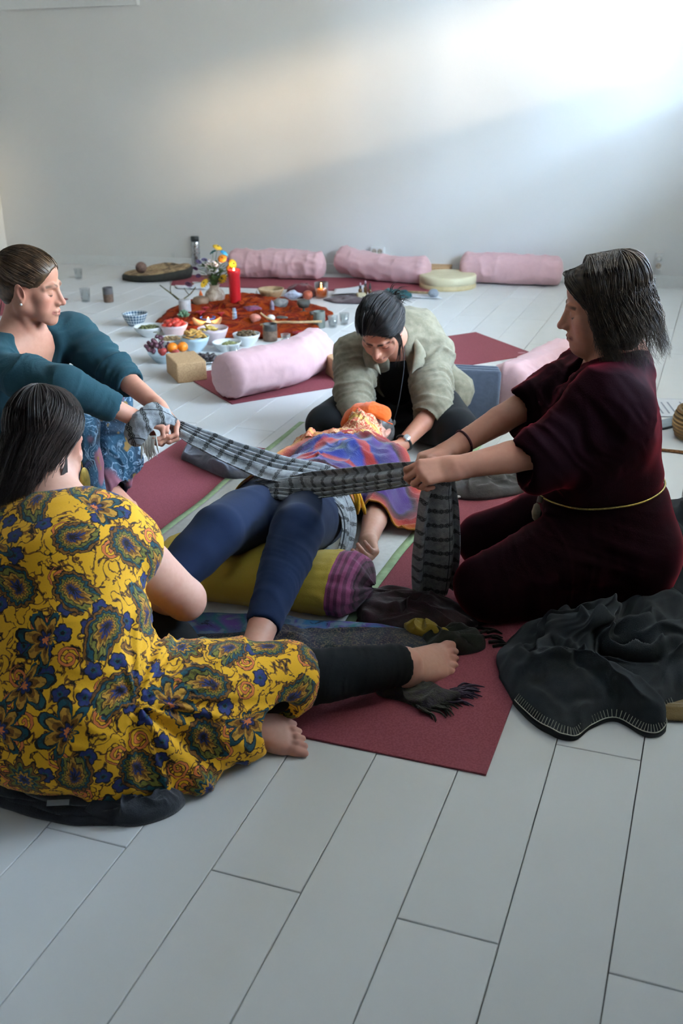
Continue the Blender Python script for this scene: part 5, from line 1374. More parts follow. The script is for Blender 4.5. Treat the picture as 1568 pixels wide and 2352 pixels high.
    for (s_, e_) in ((shN, elN), (shF, elF)):
        ax = unit(e_ - s_); G.ecap(s_ + (e_ - s_) * (0.98 if s_ is shN else 0.88), e_ + ax * 0.14, 0.050, 0.064, None, 0.012, True)
    def disp(V, N):
        d = 0.010 * (fbm(V * V3(7, 9, 6) + 3, 2) - 0.5)
        d += axis_folds(V, hN, kN, 20, 0.007, 2, 0.6, 0.2) + axis_folds(V, shN, elN, 16, 0.012, 5, 1.2, 0.2) + axis_folds(V, shF, elF, 16, 0.012, 8, 1.2, 0.2)
        hipz = np.exp(-((V[:, 0] - 0.70) / 0.16) ** 2 - ((V[:, 2] - 0.22) / 0.10) ** 2)
        d += hipz * 0.012 * (ridged(np.c_[V[:, 0] * 8 + V[:, 2] * 22, V[:, 1] * 6, V[:, 2] * 4]) - 0.4)
        top = np.exp(-((V[:, 2] - 0.62) / 0.10) ** 2); d += top * 0.012 * (ridged(np.c_[V[:, 0] * 14 + V[:, 2] * 12, V[:, 1] * 9, V[:, 2] * 5 + 7]) - 0.4)
        wz = np.exp(-((V[:, 2] - (0.335 + 0.12 * (V[:, 0] - 0.75))) / 0.022) ** 2); d -= 0.010 * wz * (V[:, 0] > 0.5)
        return d
    V, Q = G.mesh(0.0062); V = relax(V, Q, 4); N = vnormals(V, Q); V = V + N * disp(V, N)[:, None]
    V[:, 2] = np.maximum(V[:, 2], 0.009)
    child(root, 'jumpsuit', V, Q, M_VELVET)
    # belt of thin gold cord with a pendant
    a = np.linspace(0, 2 * np.pi, 80)
    bx = 0.722 + 0.158 * np.cos(a); by = 2.665 + 0.166 * np.sin(a); bz = 0.337 + 0.10 * (bx - 0.72)
    dist = []
    M_GOLD = plain('gold_cord', '#a08a45', 0.4, 0.25, 300, Metallic=0.7)
    from mathutils.bvhtree import BVHTree
    bvh = BVHTree.FromPolygons([tuple(v) for v in V], [tuple(q) for q in Q])
    P = []
    for x, y, z in zip(bx, by, bz):
        c = Vector((0.722, 2.665, z)); dv = Vector((x - 0.722, y - 2.665, 0)).normalized()
        hit = bvh.ray_cast(c + dv * 0.5, -dv)
        P.append(tuple((hit[0] if hit[0] else Vector((x, y, z))) + dv * 0.002))
    P = np.array(P); P[:, :2] = (P[:, :2] + np.roll(P[:, :2], 1, 0) + np.roll(P[:, :2], -1, 0)) / 3
    cd = P - np.array([0.722, 2.665, 0]); cd[:, 2] = 0; P = P + unit(cd.T).T * 0 + cd / np.linalg.norm(cd, axis=1)[:, None] * 0.003
    bv, bf = tube_np(P, 0.0028, 6); child(root, 'belt', bv, bf[:-12], M_GOLD)
    i0 = np.argmin(P[:, 0] + 0.3 * P[:, 1]); p0 = P[i0]
    kv, kf = tube_np([p0 + V3(-0.006, -0.004, 0.004), p0 + V3(-0.010, -0.008, -0.012)], 0.008, 8)
    child(root, 'belt_bead', kv, kf[:-16], plain('wood_bead', '#3a2a20', 0.5))
    me = lathe_me('pendant', [(0.0006, 0), (0.010, 0.012), (0.013, 0.032), (0.008, 0.052), (0.0006, 0.058)], 20)
    o = link('pendant', me, plain('stone_pendant', '#a39a86', 0.5, 0.15, 60), root, Vector(p0 + V3(-0.018, -0.014, -0.068)) - root.location); o.scale = (1, 0.45, 1)
    # bracelet on the far wrist
    c = wrF * 0.80 + elF * 0.20; ax = unit(elF - wrF); s1 = unit(np.cross(ax, V3(0, 0, 1))); s2 = np.cross(ax, s1); a = np.linspace(0, 2 * np.pi, 33)
    bv, bf = tube_np(c + 0.0325 * (np.cos(a)[:, None] * s1 + np.sin(a)[:, None] * s2), 0.0035, 6); child(root, 'bracelet', bv, bf[:-12], plain('red_thread', '#4a1a1c', 0.8))
    # hair: shoulder-length, parted, slightly wavy
    rg = np.random.default_rng(3); cs = []; rr = []
    n = 1900
    for i in range(n):
        ph = rg.uniform(-math.pi, math.pi)                # 0 = forward
        lay = rg.uniform(0, 1)
        if abs(ph) < 1.10: ph = math.copysign(1.10 + rg.uniform(0, 0.45), ph)
        side_ = math.copysign(1, math.sin(ph)) if abs(math.sin(ph)) > 1e-3 else 1
        y0 = rg.uniform(-0.05, 0.040); 
        rad = V3(0.079, 0.099, 0.087) + 0.010 * lay + V3(0.004, 0.004, 0.004)
        dirn = V3(math.sin(ph), math.cos(ph), 0)
        m_ = 16; pts = []
        Lh = rg.uniform(0.20, 0.26) if abs(ph) > 1.2 else rg.uniform(0.15, 0.21)
        wv = rg.uniform(0, 6.28); wa = rg.uniform(0.004, 0.010)
        th1 = math.radians(rg.uniform(92, 104))
        for t in np.linspace(0, 1, m_):
            arc = 0.46
            if t < arc:
                th = th1 * (t / arc); top = V3(0, y0 * (1 - t / arc), 0)
                p = V3(0, -0.022, 0.036) + top + rad * V3(dirn[0] * math.sin(th), dirn[1] * math.sin(th), math.cos(th))
                last = p
            else:
                u = (t - arc) / (1 - arc)
                p = last + V3(dirn[0] * 0.016 * u, -0.012 * u + dirn[1] * 0.012 * u, -Lh * u * 0.80)
                p = p + V3(0.004 * side_, 0, 0) * math.sin(u * 9 + wv) + V3(0, wa, 0) * math.sin(u * 11 + wv)
                if u > 0.75: p = p + dirn * 0.02 * (u - 0.75) * rg.uniform(-1, 1.6)
            pts.append(H.w(*p))
        pts = np.array(pts)
        # the hanging part falls straight down
        cs.append(pts); rr.append(rg.uniform(0.0008, 0.0019))
    for i in range(520):                                 # front locks swept from the parting back over the temples
        sd = 1 if i % 2 else -1; j = rg.normal(0, 0.004, 6); f_ = rg.uniform(-0.03, 0.004)
        P_ = [H.w(sd * 0.004, 0.066 + f_, 0.106 - 0.2 * f_), H.w(sd * 0.040, 0.074 + f_ + j[0], 0.086 + j[1]), H.w(sd * (0.070 + j[2]), 0.052 + f_ + j[0], 0.050 + j[1]), H.w(sd * (0.084 + j[2]), 0.022 + f_ + j[3], 0.0), H.w(sd * (0.092 + j[4]), 0.0 + f_ + j[3], -0.06), H.w(sd * (0.092 + 2 * j[4]), -0.004 + f_ + 2 * j[5], -0.125 + 5 * j[0])]
        cs.append(spline(P_, 16)); rr.append(rg.uniform(0.0008, 0.0018))
    v, q = strands_me(np.array(cs), rr, 3)
    C_ = Body(); C_.ell(H.w(0, -0.024, 0.037), V3(0.080, 0.099, 0.086) * H.s, H.R, 0.01)
    C_.ell(H.w(0, 0.028, 0.050), V3(0.068, 0.060, 0.062) * H.s, H.R, 0.02); C_.ell(H.w(0, -0.05, -0.05), V3(0.080, 0.062, 0.085) * H.s, H.R, 0.03)
    C_.ell(H.w(0, 0.108, -0.045), V3(0.100, 0.090, 0.122) * H.s, H.R, 0.006, True)
    v2, q2 = C_.mesh(0.004); n2 = vnormals(v2, q2); v2 = v2 + n2 * (0.003 * (ridged(H.local(v2) * V3(120, 120, 14)) - 0.5))[:, None]
    v, q = join_np([(v, q), (v2, q2)])
    child(root, 'hair', v, q, M_HAIR5)
    return dict(wrN=wrN, wrF=wrF)
P5 = build_p5()
# ------------------------------------------------------------------ woman in the foreground, yellow paisley dress, seen from behind
def paisley_mat():
    p = genco(); mx_, my_, mi = sep(attr('motif')); fx, fy, fi = sep(attr('filler'))
    base = srgb('#e0a51a'); ink = srgb('#241b16'); brown = srgb('#7d4f18'); teal = srgb('#1d4a54'); blue = srgb('#2a3468'); olive = srgb('#75702c'); coral = srgb('#d2703a'); gold = srgb('#b9852a')
    wob = noise(p, 70, 2.0, out='Color'); wa, wb_, _ = sep(wob)
    fine = noise(p, 420, 2.0); mid = noise(p, 150, 2.0)
    col = mixc(noise(p, 12, 2) * 0.35, base, srgb('#d39614'))
    # hair-thin tendrils between the motifs
    d2 = nabs(noise(p, 26, 2.0, 0.55, 0.8) - 0.5); col = mixc((d2 < 0.032) * (mid > 0.40), col, brown); col = mixc((d2 < 0.010), col, ink)
    def ringed(col, k, lay, th, n, wt):
        for (t, c) in lay: col = mixc((k < t), col, c)
        sp = step(nsin(th * n), 0.1, 0.5) * (k < lay[0][0]) * (k > lay[-1][0])
        return mixc(sp * (mid > 0.46) * wt, col, ink)
    # fillers: berries and coral scrolls
    x = (fx + (wa - 0.5) * 0.010) * 0.8; y = (fy + (wb_ - 0.5) * 0.010) * 0.8
    r = nsqrt(x * x + y * y) + 1e-5; th = natan2(x, y)
    kb = r / (0.0095 + 0.0035 * nabs(ncos(th * 2.5)))
    berry = ringed(col, kb, [(1.28, ink), (1.08, blue), (0.45, teal), (0.25, ink)], th, 5.0, 0.3)
    sp_ = nabs(nfrac(r / 0.0105 - th / 6.28318) - 0.5); scroll = mixc((sp_ < 0.30) * (r < 0.019), col, ink); scroll = mixc((sp_ < 0.20) * (r < 0.018), scroll, coral)
    col = mixc((fi < 0.30), mixc((fi < 0.62), col, scroll), berry)
    # large motifs
    x = (mx_ + (wa - 0.5) * 0.012) * 0.80; y = (my_ + (wb_ - 0.5) * 0.012) * 0.80
    xb = x + (y + 0.01) * nabs(y + 0.01) * 9.0
    r = nsqrt(xb * xb + y * y) + 1e-5; th = natan2(xb, y); c3 = nmax(ncos(th), 0.0)
    k1 = r / (0.0225 + 0.034 * c3 * c3 * c3) + 0.075 * nsin(th * 13.0)
    A = ringed(col, k1, [(1.38, ink), (1.30, brown), (1.12, ink), (1.05, teal), (0.90, ink), (0.84, olive), (0.66, ink), (0.60, gold), (0.46, brown), (0.32, blue), (0.18, ink)], th, 26.0, 0.6)
    r2 = nsqrt(x * x + y * y) + 1e-5; th2 = natan2(x, y); up = step(ncos(th2), -0.5, -0.1)
    k2 = r2 / ((0.024 + 0.026 * nabs(ncos(th2 * 3.5))) * (0.30 + 0.70 * up))
    Bm = ringed(col, k2, [(1.16, ink), (1.06, teal), (0.86, ink), (0.80, gold), (0.56, brown), (0.38, ink), (0.30, blue), (0.16, coral)], th2, 14.0, 0.5)
    k3 = r2 / (0.033 + 0.007 * nsin(th2 * 9.0))
    Cm = ringed(col, k3, [(1.14, ink), (1.04, brown), (0.88, ink), (0.82, olive), (0.66, teal), (0.52, ink), (0.46, gold), (0.30, blue), (0.14, ink)], th2, 18.0, 0.55)
    col = mixc((mi < 0.60), mixc((mi < 0.84), Cm, Bm), A)
    col = mixc((fine > 0.66) * 0.3, col, brown)
    return {'Base Color': col, 'Roughness': 0.75, 'Sheen Weight': 0.1, 'Specular IOR Level': 0.2, 'Normal': bump(noise(p, 600, 1.0), 0.15, 0.002)}
def motif_attr(me, V, Q, name, dist, seed):
    """scatter motif centres over a surface and store, per face corner, the place within the nearest one"""
    rg = np.random.default_rng(seed); N = vnormals(V, Q); C = V[Q].mean(1); FN = N[Q].mean(1)
    order = rg.permutation(len(C)); cen = []; cn = []
    for i in order[:9000]:
        c = C[i]
        if not cen or np.min(np.sum((np.array(cen) - c) ** 2, 1)) > dist * dist: cen.append(c); cn.append(unit(FN[i]))
    cen = np.array(cen); cn = np.array(cn); best = np.full(len(C), 1e9); own = np.zeros(len(C), int)
    for k in range(len(cen)):
        d = np.sum((C - cen[k]) ** 2, 1) + np.where((FN @ cn[k]) < 0.1, 1.0, 0.0); m_ = d < best; best[m_] = d[m_]; own[m_] = k
    ang = rg.uniform(0, 2 * np.pi, len(cen)); ids = rg.random(len(cen))
    ref = np.where(np.abs(cn[:, 2:3]) < 0.9, V3(0, 0, 1), V3(1, 0, 0)); t1 = np.cross(cn, ref); t1 /= np.linalg.norm(t1, axis=1)[:, None]; t2 = np.cross(cn, t1)
    a1 = t1 * np.cos(ang)[:, None] + t2 * np.sin(ang)[:, None]; a2 = np.cross(cn, a1)
    D = V[Q] - cen[own][:, None]; x = (D * a1[own][:, None]).sum(2); y = (D * a2[own][:, None]).sum(2); L_ = np.linalg.norm(D, axis=2); s = L_ / (np.hypot(x, y) + 1e-6); s = np.clip(s, 1, 1.6)
    arr = np.stack([x * s, y * s, np.repeat(ids[own][:, None], 4, 1)], 2).astype(np.float32)
    a = me.attributes.new(name, 'FLOAT_VECTOR', 'CORNER'); a.data.foreach_set('vector', arr.ravel())
M_PAISLEY = mat('paisley_jersey', paisley_mat)
M_LEGGING = fabric('black_legging', '#0a0a0b', 0.9, 0.2, 800, 0.04, 0.15)
M_HAIR2 = hair_mat('black_brown_hair', '#231a18', '#43352f', 0.38)
def build_p2():
    root = person('woman in a yellow paisley dress sitting with her back to the camera', (-0.5, 1.95, 0))
    pel = V3(-0.585, 1.865, 0.150); waist = V3(-0.600, 1.945, 0.30); chest = V3(-0.628, 2.035, 0.415); upc = V3(-0.645, 2.095, 0.470); nk = V3(-0.650, 2.135, 0.515)
    shR, shL = V3(-0.512, 2.085, 0.452), V3(-0.815, 2.165, 0.440)
    elR, wrR = V3(-0.385, 2.215, 0.238), V3(-0.550, 2.40, 0.150)
    elL, wrL = V3(-0.90, 2.36, 0.27), V3(-0.68, 2.45, 0.16)
    hR, hL = V3(-0.50, 1.90, 0.125), V3(-0.67, 1.92, 0.125)
    kR, aR = V3(-0.170, 2.015, 0.120), V3(0.150, 2.165, 0.072)
    kL, aL = V3(-0.50, 2.33, 0.12), V3(-0.255, 1.945, 0.075)
    side = unit(V3(1, -0.18, 0))
    H = Head(V3(-0.672, 2.235, 0.632), (0.06, 0.93, -0.34), (0.0, 0.32, 1), 0.99)
    B = Body(); H.prims(B)
    B.ecap(H.w(0, -0.03, -0.05), nk, 0.056, 0.062, None, 0.03)
    torso(B, [pel, waist, chest, upc], side, [0.16, 0.135, 0.145, 0.13], [0.11, 0.10, 0.105, 0.08])
    B.ecap(upc, nk, (0.12, 0.07), (0.064, 0.060), side, 0.05)
    for s_ in (shR, shL): B.ecap(s_, nk - V3(0, 0, 0.02), 0.055, 0.055, None, 0.05)
    arm(B, shR, elR, wrR, (0.068, 0.064, 0.050, 0.046, 0.030)); arm(B, shL, elL, wrL, (0.066, 0.062, 0.050, 0.046, 0.030))
    B.ball(elR + V3(0.006, -0.012, -0.004), 0.047, 0.02)
    hand(B, wrR, (-0.6, 0.6, -0.3), (-0.4, -0.3, -0.8), (-0.5, 0.3, 0.6), (0.5, 0.8, 0.5)); hand(B, wrL, (0.8, 0.5, -0.3), (0.2, 0, -1), (0.2, 0.9, 0.4), (0.5, 0.8, 0.5))
    leg(B, hR, kR, aR, (0.085, 0.07, 0.056, 0.054, 0.036)); leg(B, hL, kL, aL, (0.085, 0.07, 0.056, 0.054, 0.036))
    foot(B, aR, (0.83, 0.55, -0.02), (0.12, -0.45, 0.88), 1.12, -1)
    foot(B, aL, (0.93, -0.28, -0.06), (-0.10, -0.55, 0.82), 0.98, 1)
    boxes = [(*H.box(), 0.003), (aR + V3(-0.05, -0.10, -0.09), aR + V3(0.22, 0.20, 0.10), 0.0026), (aL + V3(-0.06, -0.12, -0.1), aL + V3(0.24, 0.12, 0.09), 0.0026)]
    V, Q = skin(B, 0.0085, boxes); V[:, 2] = np.maximum(V[:, 2], 0.004)
    T = tint_of(V, '#cf9f8b'); T = H.paint(V, T)
    for a_ in (aR, aL):
        d = np.linalg.norm(V - a_, axis=1); m_ = (np.clip((d - 0.10) / 0.1, 0, 1) * (d < 0.25) * 0.4)[:, None]; T[:, :3] = T[:, :3] * (1 - m_) + m_ * np.array(srgb('#b5766a')[:3])
    child(root, 'body', V, Q, M_SKIN, T)
    # leggings
    G = Body()
    for (h_, k_, a_) in ((hR, kR, aR), (hL, kL, aL)):
        leg(G, h_, k_, a_ + (k_ - a_) * 0.06, (0.092, 0.080, 0.068, 0.066, 0.050))
    G.ecap(pel, pel + V3(0, 0.05, 0.02), (0.15, 0.10), (0.14, 0.09), side, 0.04)
    G.ecap(aR + unit(aR - kR) * 0.01, aR + unit(aR - kR) * 0.10, 0.043, 0.045, None, 0.006, True)
    V, Q = G.mesh(0.006); V[:, 2] = np.maximum(V[:, 2], 0.010)
    V = V + vnormals(V, Q) * (axis_folds(V, kR, aR, 26, 0.006, 3, 0.8, 0.12))[:, None]
    child(root, 'leggings', V, Q, M_LEGGING)
    # dress
    D = Body()
    torso(D, [pel + V3(0, -0.01, 0.0), waist, chest, upc], side, [0.222, 0.172, 0.178, 0.160], [0.150, 0.128, 0.132, 0.095], 0.06)
    D.ell(pel + V3(0.0, -0.005, -0.035), (0.235, 0.165, 0.115), np.array(Matrix.Rotation(-0.12, 3, 'Z')), 0.06)
    D.ecap(upc, nk + V3(0, 0.005, -0.018), (0.145, 0.085), (0.080, 0.066), side, 0.05)
    for s_, e_ in ((shR, elR), (shL, elL)):
        D.ecap(s_, nk - V3(0, 0, 0.028), 0.078, 0.064, None, 0.05)
        D.ecap(s_, s_ + unit(e_ - s_) * 0.040 + V3(0.010 if s_ is shR else -0.010, 0, 0.004), 0.078, 0.076, None, 0.05)
    # skirt stretched over the right thigh and the folded left leg
    m_ = hR * 0.45 + kR * 0.55
    D.ecap(hR + V3(0.0, 0, 0.005), m_ + V3(0, -0.01, 0.0), 0.135, 0.118, None, 0.08); D.ecap(m_ + V3(0, -0.01, 0), kR + V3(0.035, 0.012, 0.004), 0.118, 0.092, None, 0.08)
    D.ecap(V3(-0.48, 1.86, 0.06), V3(-0.20, 1.925, 0.055), (0.10, 0.05), (0.06, 0.045), V3(0, 1, 0), 0.08)
    D.ecap(V3(-0.50, 1.79, 0.04), V3(-0.30, 1.80, 0.022), (0.07, 0.035), (0.045, 0.018), V3(0, 1, 0), 0.06)
    D.ecap(hL, hL * 0.55 + kL * 0.45, 0.135, 0.11, None, 0.07)
    D.ecap(nk + V3(0, 0.012, 0.012), nk + V3(0, 0.05, 0.10), (0.074, 0.062), (0.10, 0.08), side, 0.012, True)
    for s_, e_ in ((shR, elR), (shL, elL)):
        ax = unit(e_ - s_); D.ecap(s_ + ax * 0.075, s_ + ax * 0.22, 0.072, 0.090, None, 0.010, True)
    D.ecap(aR + (kR - aR) * 0.62, aR, 0.080, 0.09, None, 0.01, True)
    D.ecap(aL + V3(0.03, 0, 0.0), aL + V3(0.20, -0.06, -0.02), 0.052, 0.06, None, 0.01, True)
    V, Q = D.mesh(0.0062); V = relax(V, Q, 5); N = vnormals(V, Q)
    # gathers run from the hip crease out over the thigh
    o_ = V3(-0.42, 1.90, 0.20); rel = V - o_; ang = np.arctan2(rel[:, 2] + 0.25 * rel[:, 1], rel[:, 0]); r_ = np.linalg.norm(rel, axis=1)
    gm = np.clip((V[:, 0] + 0.47) / 0.07, 0, 1) * np.exp(-(r_ / 0.32) ** 2)
    d = gm * 0.030 * (ridged(np.c_[ang * 5.0 + 0.6 * vnoise(V * 6), r_ * 3, np.full(len(V), 2.0)], 2) - 0.4)
    wz = np.exp(-((V[:, 2] - 0.285 - 0.3 * (V[:, 1] - 1.9)) / 0.07) ** 2) * np.clip((V[:, 0] + 0.62) / 0.1, 0.15, 1)
    d += wz * 0.012 * (ridged(np.c_[V[:, 0] * 3, V[:, 1] * 6, V[:, 2] * 26 + 10 * V[:, 0]], 2) - 0.4)
    d += 0.010 * (fbm(V * 6, 2) - 0.5)
    d += np.exp(-((V[:, 2] - 0.03) / 0.05) ** 2) * 0.010 * (ridged(np.c_[V[:, 0] * 14, V[:, 1] * 14, V[:, 2] * 3]) - 0.4)
    V = V + N * d[:, None]; V[:, 2] = np.maximum(V[:, 2], 0.006)
    # pattern coordinates: across, and down the back and over the lap
    q = np.c_[V[:, 0], -0.55 * V[:, 1] + 0.85 * V[:, 2], np.zeros(len(V))]
    do = child(root, 'dress', V, Q, M_PAISLEY, None)
    if len(do.data.loops) == Q.size:
        motif_attr(do.data, V, Q, 'motif', 0.098, 5); motif_attr(do.data, V, Q, 'filler', 0.043, 9)
    # ear ring: flat gold disc
    M_BRASS = plain('brass', '#8c7436', 0.4, 0.2, 60, Metallic=0.8)
    e = H.w(0.081, -0.005, -0.050)
    hv, hf = tube_np([e + V3(0, 0, 0.006), e + V3(0.001, 0, -0.012)], 0.0012, 6); child(root, 'earring_hook', hv, hf[:-12], M_BRASS)
    me = lathe_me('earring', [(0.0006, -0.0008), (0.027, -0.0008), (0.028, 0.0), (0.027, 0.0008), (0.0006, 0.0008)], 28, False)
    o = link('earring', me, M_BRASS, root, Vector(e + V3(0.004, -0.004, -0.042)) - root.location, (math.radians(90), 0, math.radians(62))); o.scale = (0.62, 1.25, 1)
    # hair falling down the back and over the left shoulder
    rg = np.random.default_rng(8); cs = []; rr = []
    for i in range(2300):
        ph = rg.uniform(-math.pi, math.pi)
        if abs(ph) < 0.9: ph = math.copysign(0.9 + rg.uniform(0, 1.2), ph)
        lay = rg.uniform(0, 1); rad = V3(0.079, 0.098, 0.087) + 0.011 * lay
        dirn = V3(math.sin(ph), math.cos(ph), 0)
        y0 = rg.uniform(-0.03, 0.05); th1 = math.radians(rg.uniform(95, 112)); m_ = 15; pts = []
        rside = ph > 0                                   # + side is her right here
        wv = rg.uniform(0, 6.28)
        # hair of the right half is swept back behind the ear towards the left
        tgt = H.w(-0.060 + 0.05 * rg.normal() * 0.5, -0.105 + 0.018 * rg.normal(), -0.16 - 0.05 * rg.random()) if rside else H.w(-0.085 + 0.03 * rg.normal(), -0.075 + 0.03 * rg.normal(), -0.20 - 0.05 * rg.random())
        for t in np.linspace(0, 1, m_):
            arc = 0.58
            if t < arc:
                u = t / arc; phh = ph + (0.75 * u * u if rside else 0.0) * (1 if ph > 0 else -1) * (abs(ph) < 2.4)
                dd = V3(math.sin(phh), math.cos(phh), 0); th = th1 * u
                p = V3(0, -0.022, 0.036) + V3(0, y0 * (1 - u), 0) + rad * V3(dd[0] * math.sin(th), dd[1] * math.sin(th), math.cos(th)); last = H.w(*p); pts.append(last)
            else:
                u = (t - arc) / (1 - arc); p = last * (1 - u) + tgt * u + (H.R @ V3(0, -0.022, 0)) * math.sin(u * math.pi) * 0.6
                p = p + V3(0.003, 0.002, 0) * math.sin(u * 8 + wv); pts.append(p)
        cs.append(pts); rr.append(rg.uniform(0.0007, 0.0017))
    for i in range(14):                                  # wisps across the nape
        P_ = [H.w(0.066, -0.06, -0.03 - 0.004 * i), H.w(0.055, -0.085, -0.08 - 0.003 * i), H.w(0.01, -0.098, -0.125 - 0.004 * i), H.w(-0.05, -0.098, -0.15 - 0.004 * i)]
        cs.append(spline(P_, 15)); rr.append(0.0010)
    v, q = strands_me(np.array(cs), rr, 3)
    C_ = Body(); C_.ell(H.w(0, -0.024, 0.036), V3(0.077, 0.097, 0.084) * H.s, H.R, 0.01); C_.ell(H.w(-0.026, -0.060, -0.040), V3(0.056, 0.052, 0.066) * H.s, H.R, 0.04); C_.ecap(H.w(-0.045, -0.085, -0.10), H.w(-0.085, -0.085, -0.21), (0.055, 0.036), (0.05, 0.03), H.R[:, 0], 0.05)
    C_.ell(H.w(0, 0.085, -0.045), V3(0.085, 0.082, 0.110) * H.s, H.R, 0.01, True); C_.ball(H.w(0.088, 0.005, -0.045), 0.044, 0.03, True)
    v2, q2 = C_.mesh(0.004); n2 = vnormals(v2, q2); v2 = v2 + n2 * (0.003 * (ridged(H.local(v2) * V3(110, 110, 10)) - 0.5))[:, None]
    v, q = join_np([(v, q), (v2, q2)]); child(root, 'hair', v, q, M_HAIR2)
build_p2()
# ------------------------------------------------------------------ woman at the left, teal sweater and floral trousers
def wool_mat():
    p = genco(); n = noise(p, 20, 4.0); f = noise(p, 900, 2.0); k = noise(p, 160, 3)
    return {'Base Color': mixc(n * 0.6 + f * 0.3, srgb('#1d3942'), srgb('#34555f')), 'Roughness': 0.95, 'Sheen Weight': 0.15, 'Sheen Roughness': 0.5, 'Sheen Tint': srgb('#9fb9c0'),
            'Normal': bump(f + k, 0.4, 0.003), 'Specular IOR Level': 0.1}
M_WOOL = mat('teal_wool', wool_mat)
def floral_mat():
    p = genco(); d = noise(p, 6, 3.0, 0.5, 1.0)
    wv = noise(p, 10, 2.0, out='Color'); a, b, c_ = sep(wv); x, y, z = sep(p)
    q = comb(x + a * 0.12, y + b * 0.12, z + c_ * 0.12)
    pet = voro(q, 26, 'SMOOTH_F1'); edge = nsin(pet * 26.0)
    fe = noise(comb(x * 3.0 + z, y * 3.0, z * 0.7), 55, 3.0, 0.6, 2.0)
    col = ramp(d, [(0.30, srgb('#11161d')), (0.44, srgb('#1f3547')), (0.52, srgb('#2b5268')), (0.60, srgb('#18202c')), (0.72, srgb('#3b3f63'))])
    col = mixc(step(edge, 0.70, 0.92) * step(noise(p, 9, 1.0), 0.44, 0.56) * (fe > 0.42), col, srgb('#7d93a4'))
    col = mixc(step(fe, 0.60, 0.68) * 0.8, col, srgb('#7d96ab'))
    col = mixc(step(noise(comb(x, y, z + 4.0), 8, 1.0), 0.60, 0.66), col, srgb('#87545f'))
    col = mixc(step(noise(comb(x + 7.0, y, z), 17, 2.0), 0.64, 0.70), col, srgb('#8a6a35'))
    col = mixc(step(fe, 0.30, 0.22) * 0.9, col, srgb('#0c0f14'))
    return {'Base Color': col, 'Roughness': 0.7, 'Specular IOR Level': 0.25, 'Normal': bump(noise(p, 500, 1.0), 0.1, 0.002)}
M_FLORAL = mat('floral_viscose', floral_mat)
M_HAIR1 = hair_mat('chestnut_hair', '#33261d', '#6a4f36', 0.42)
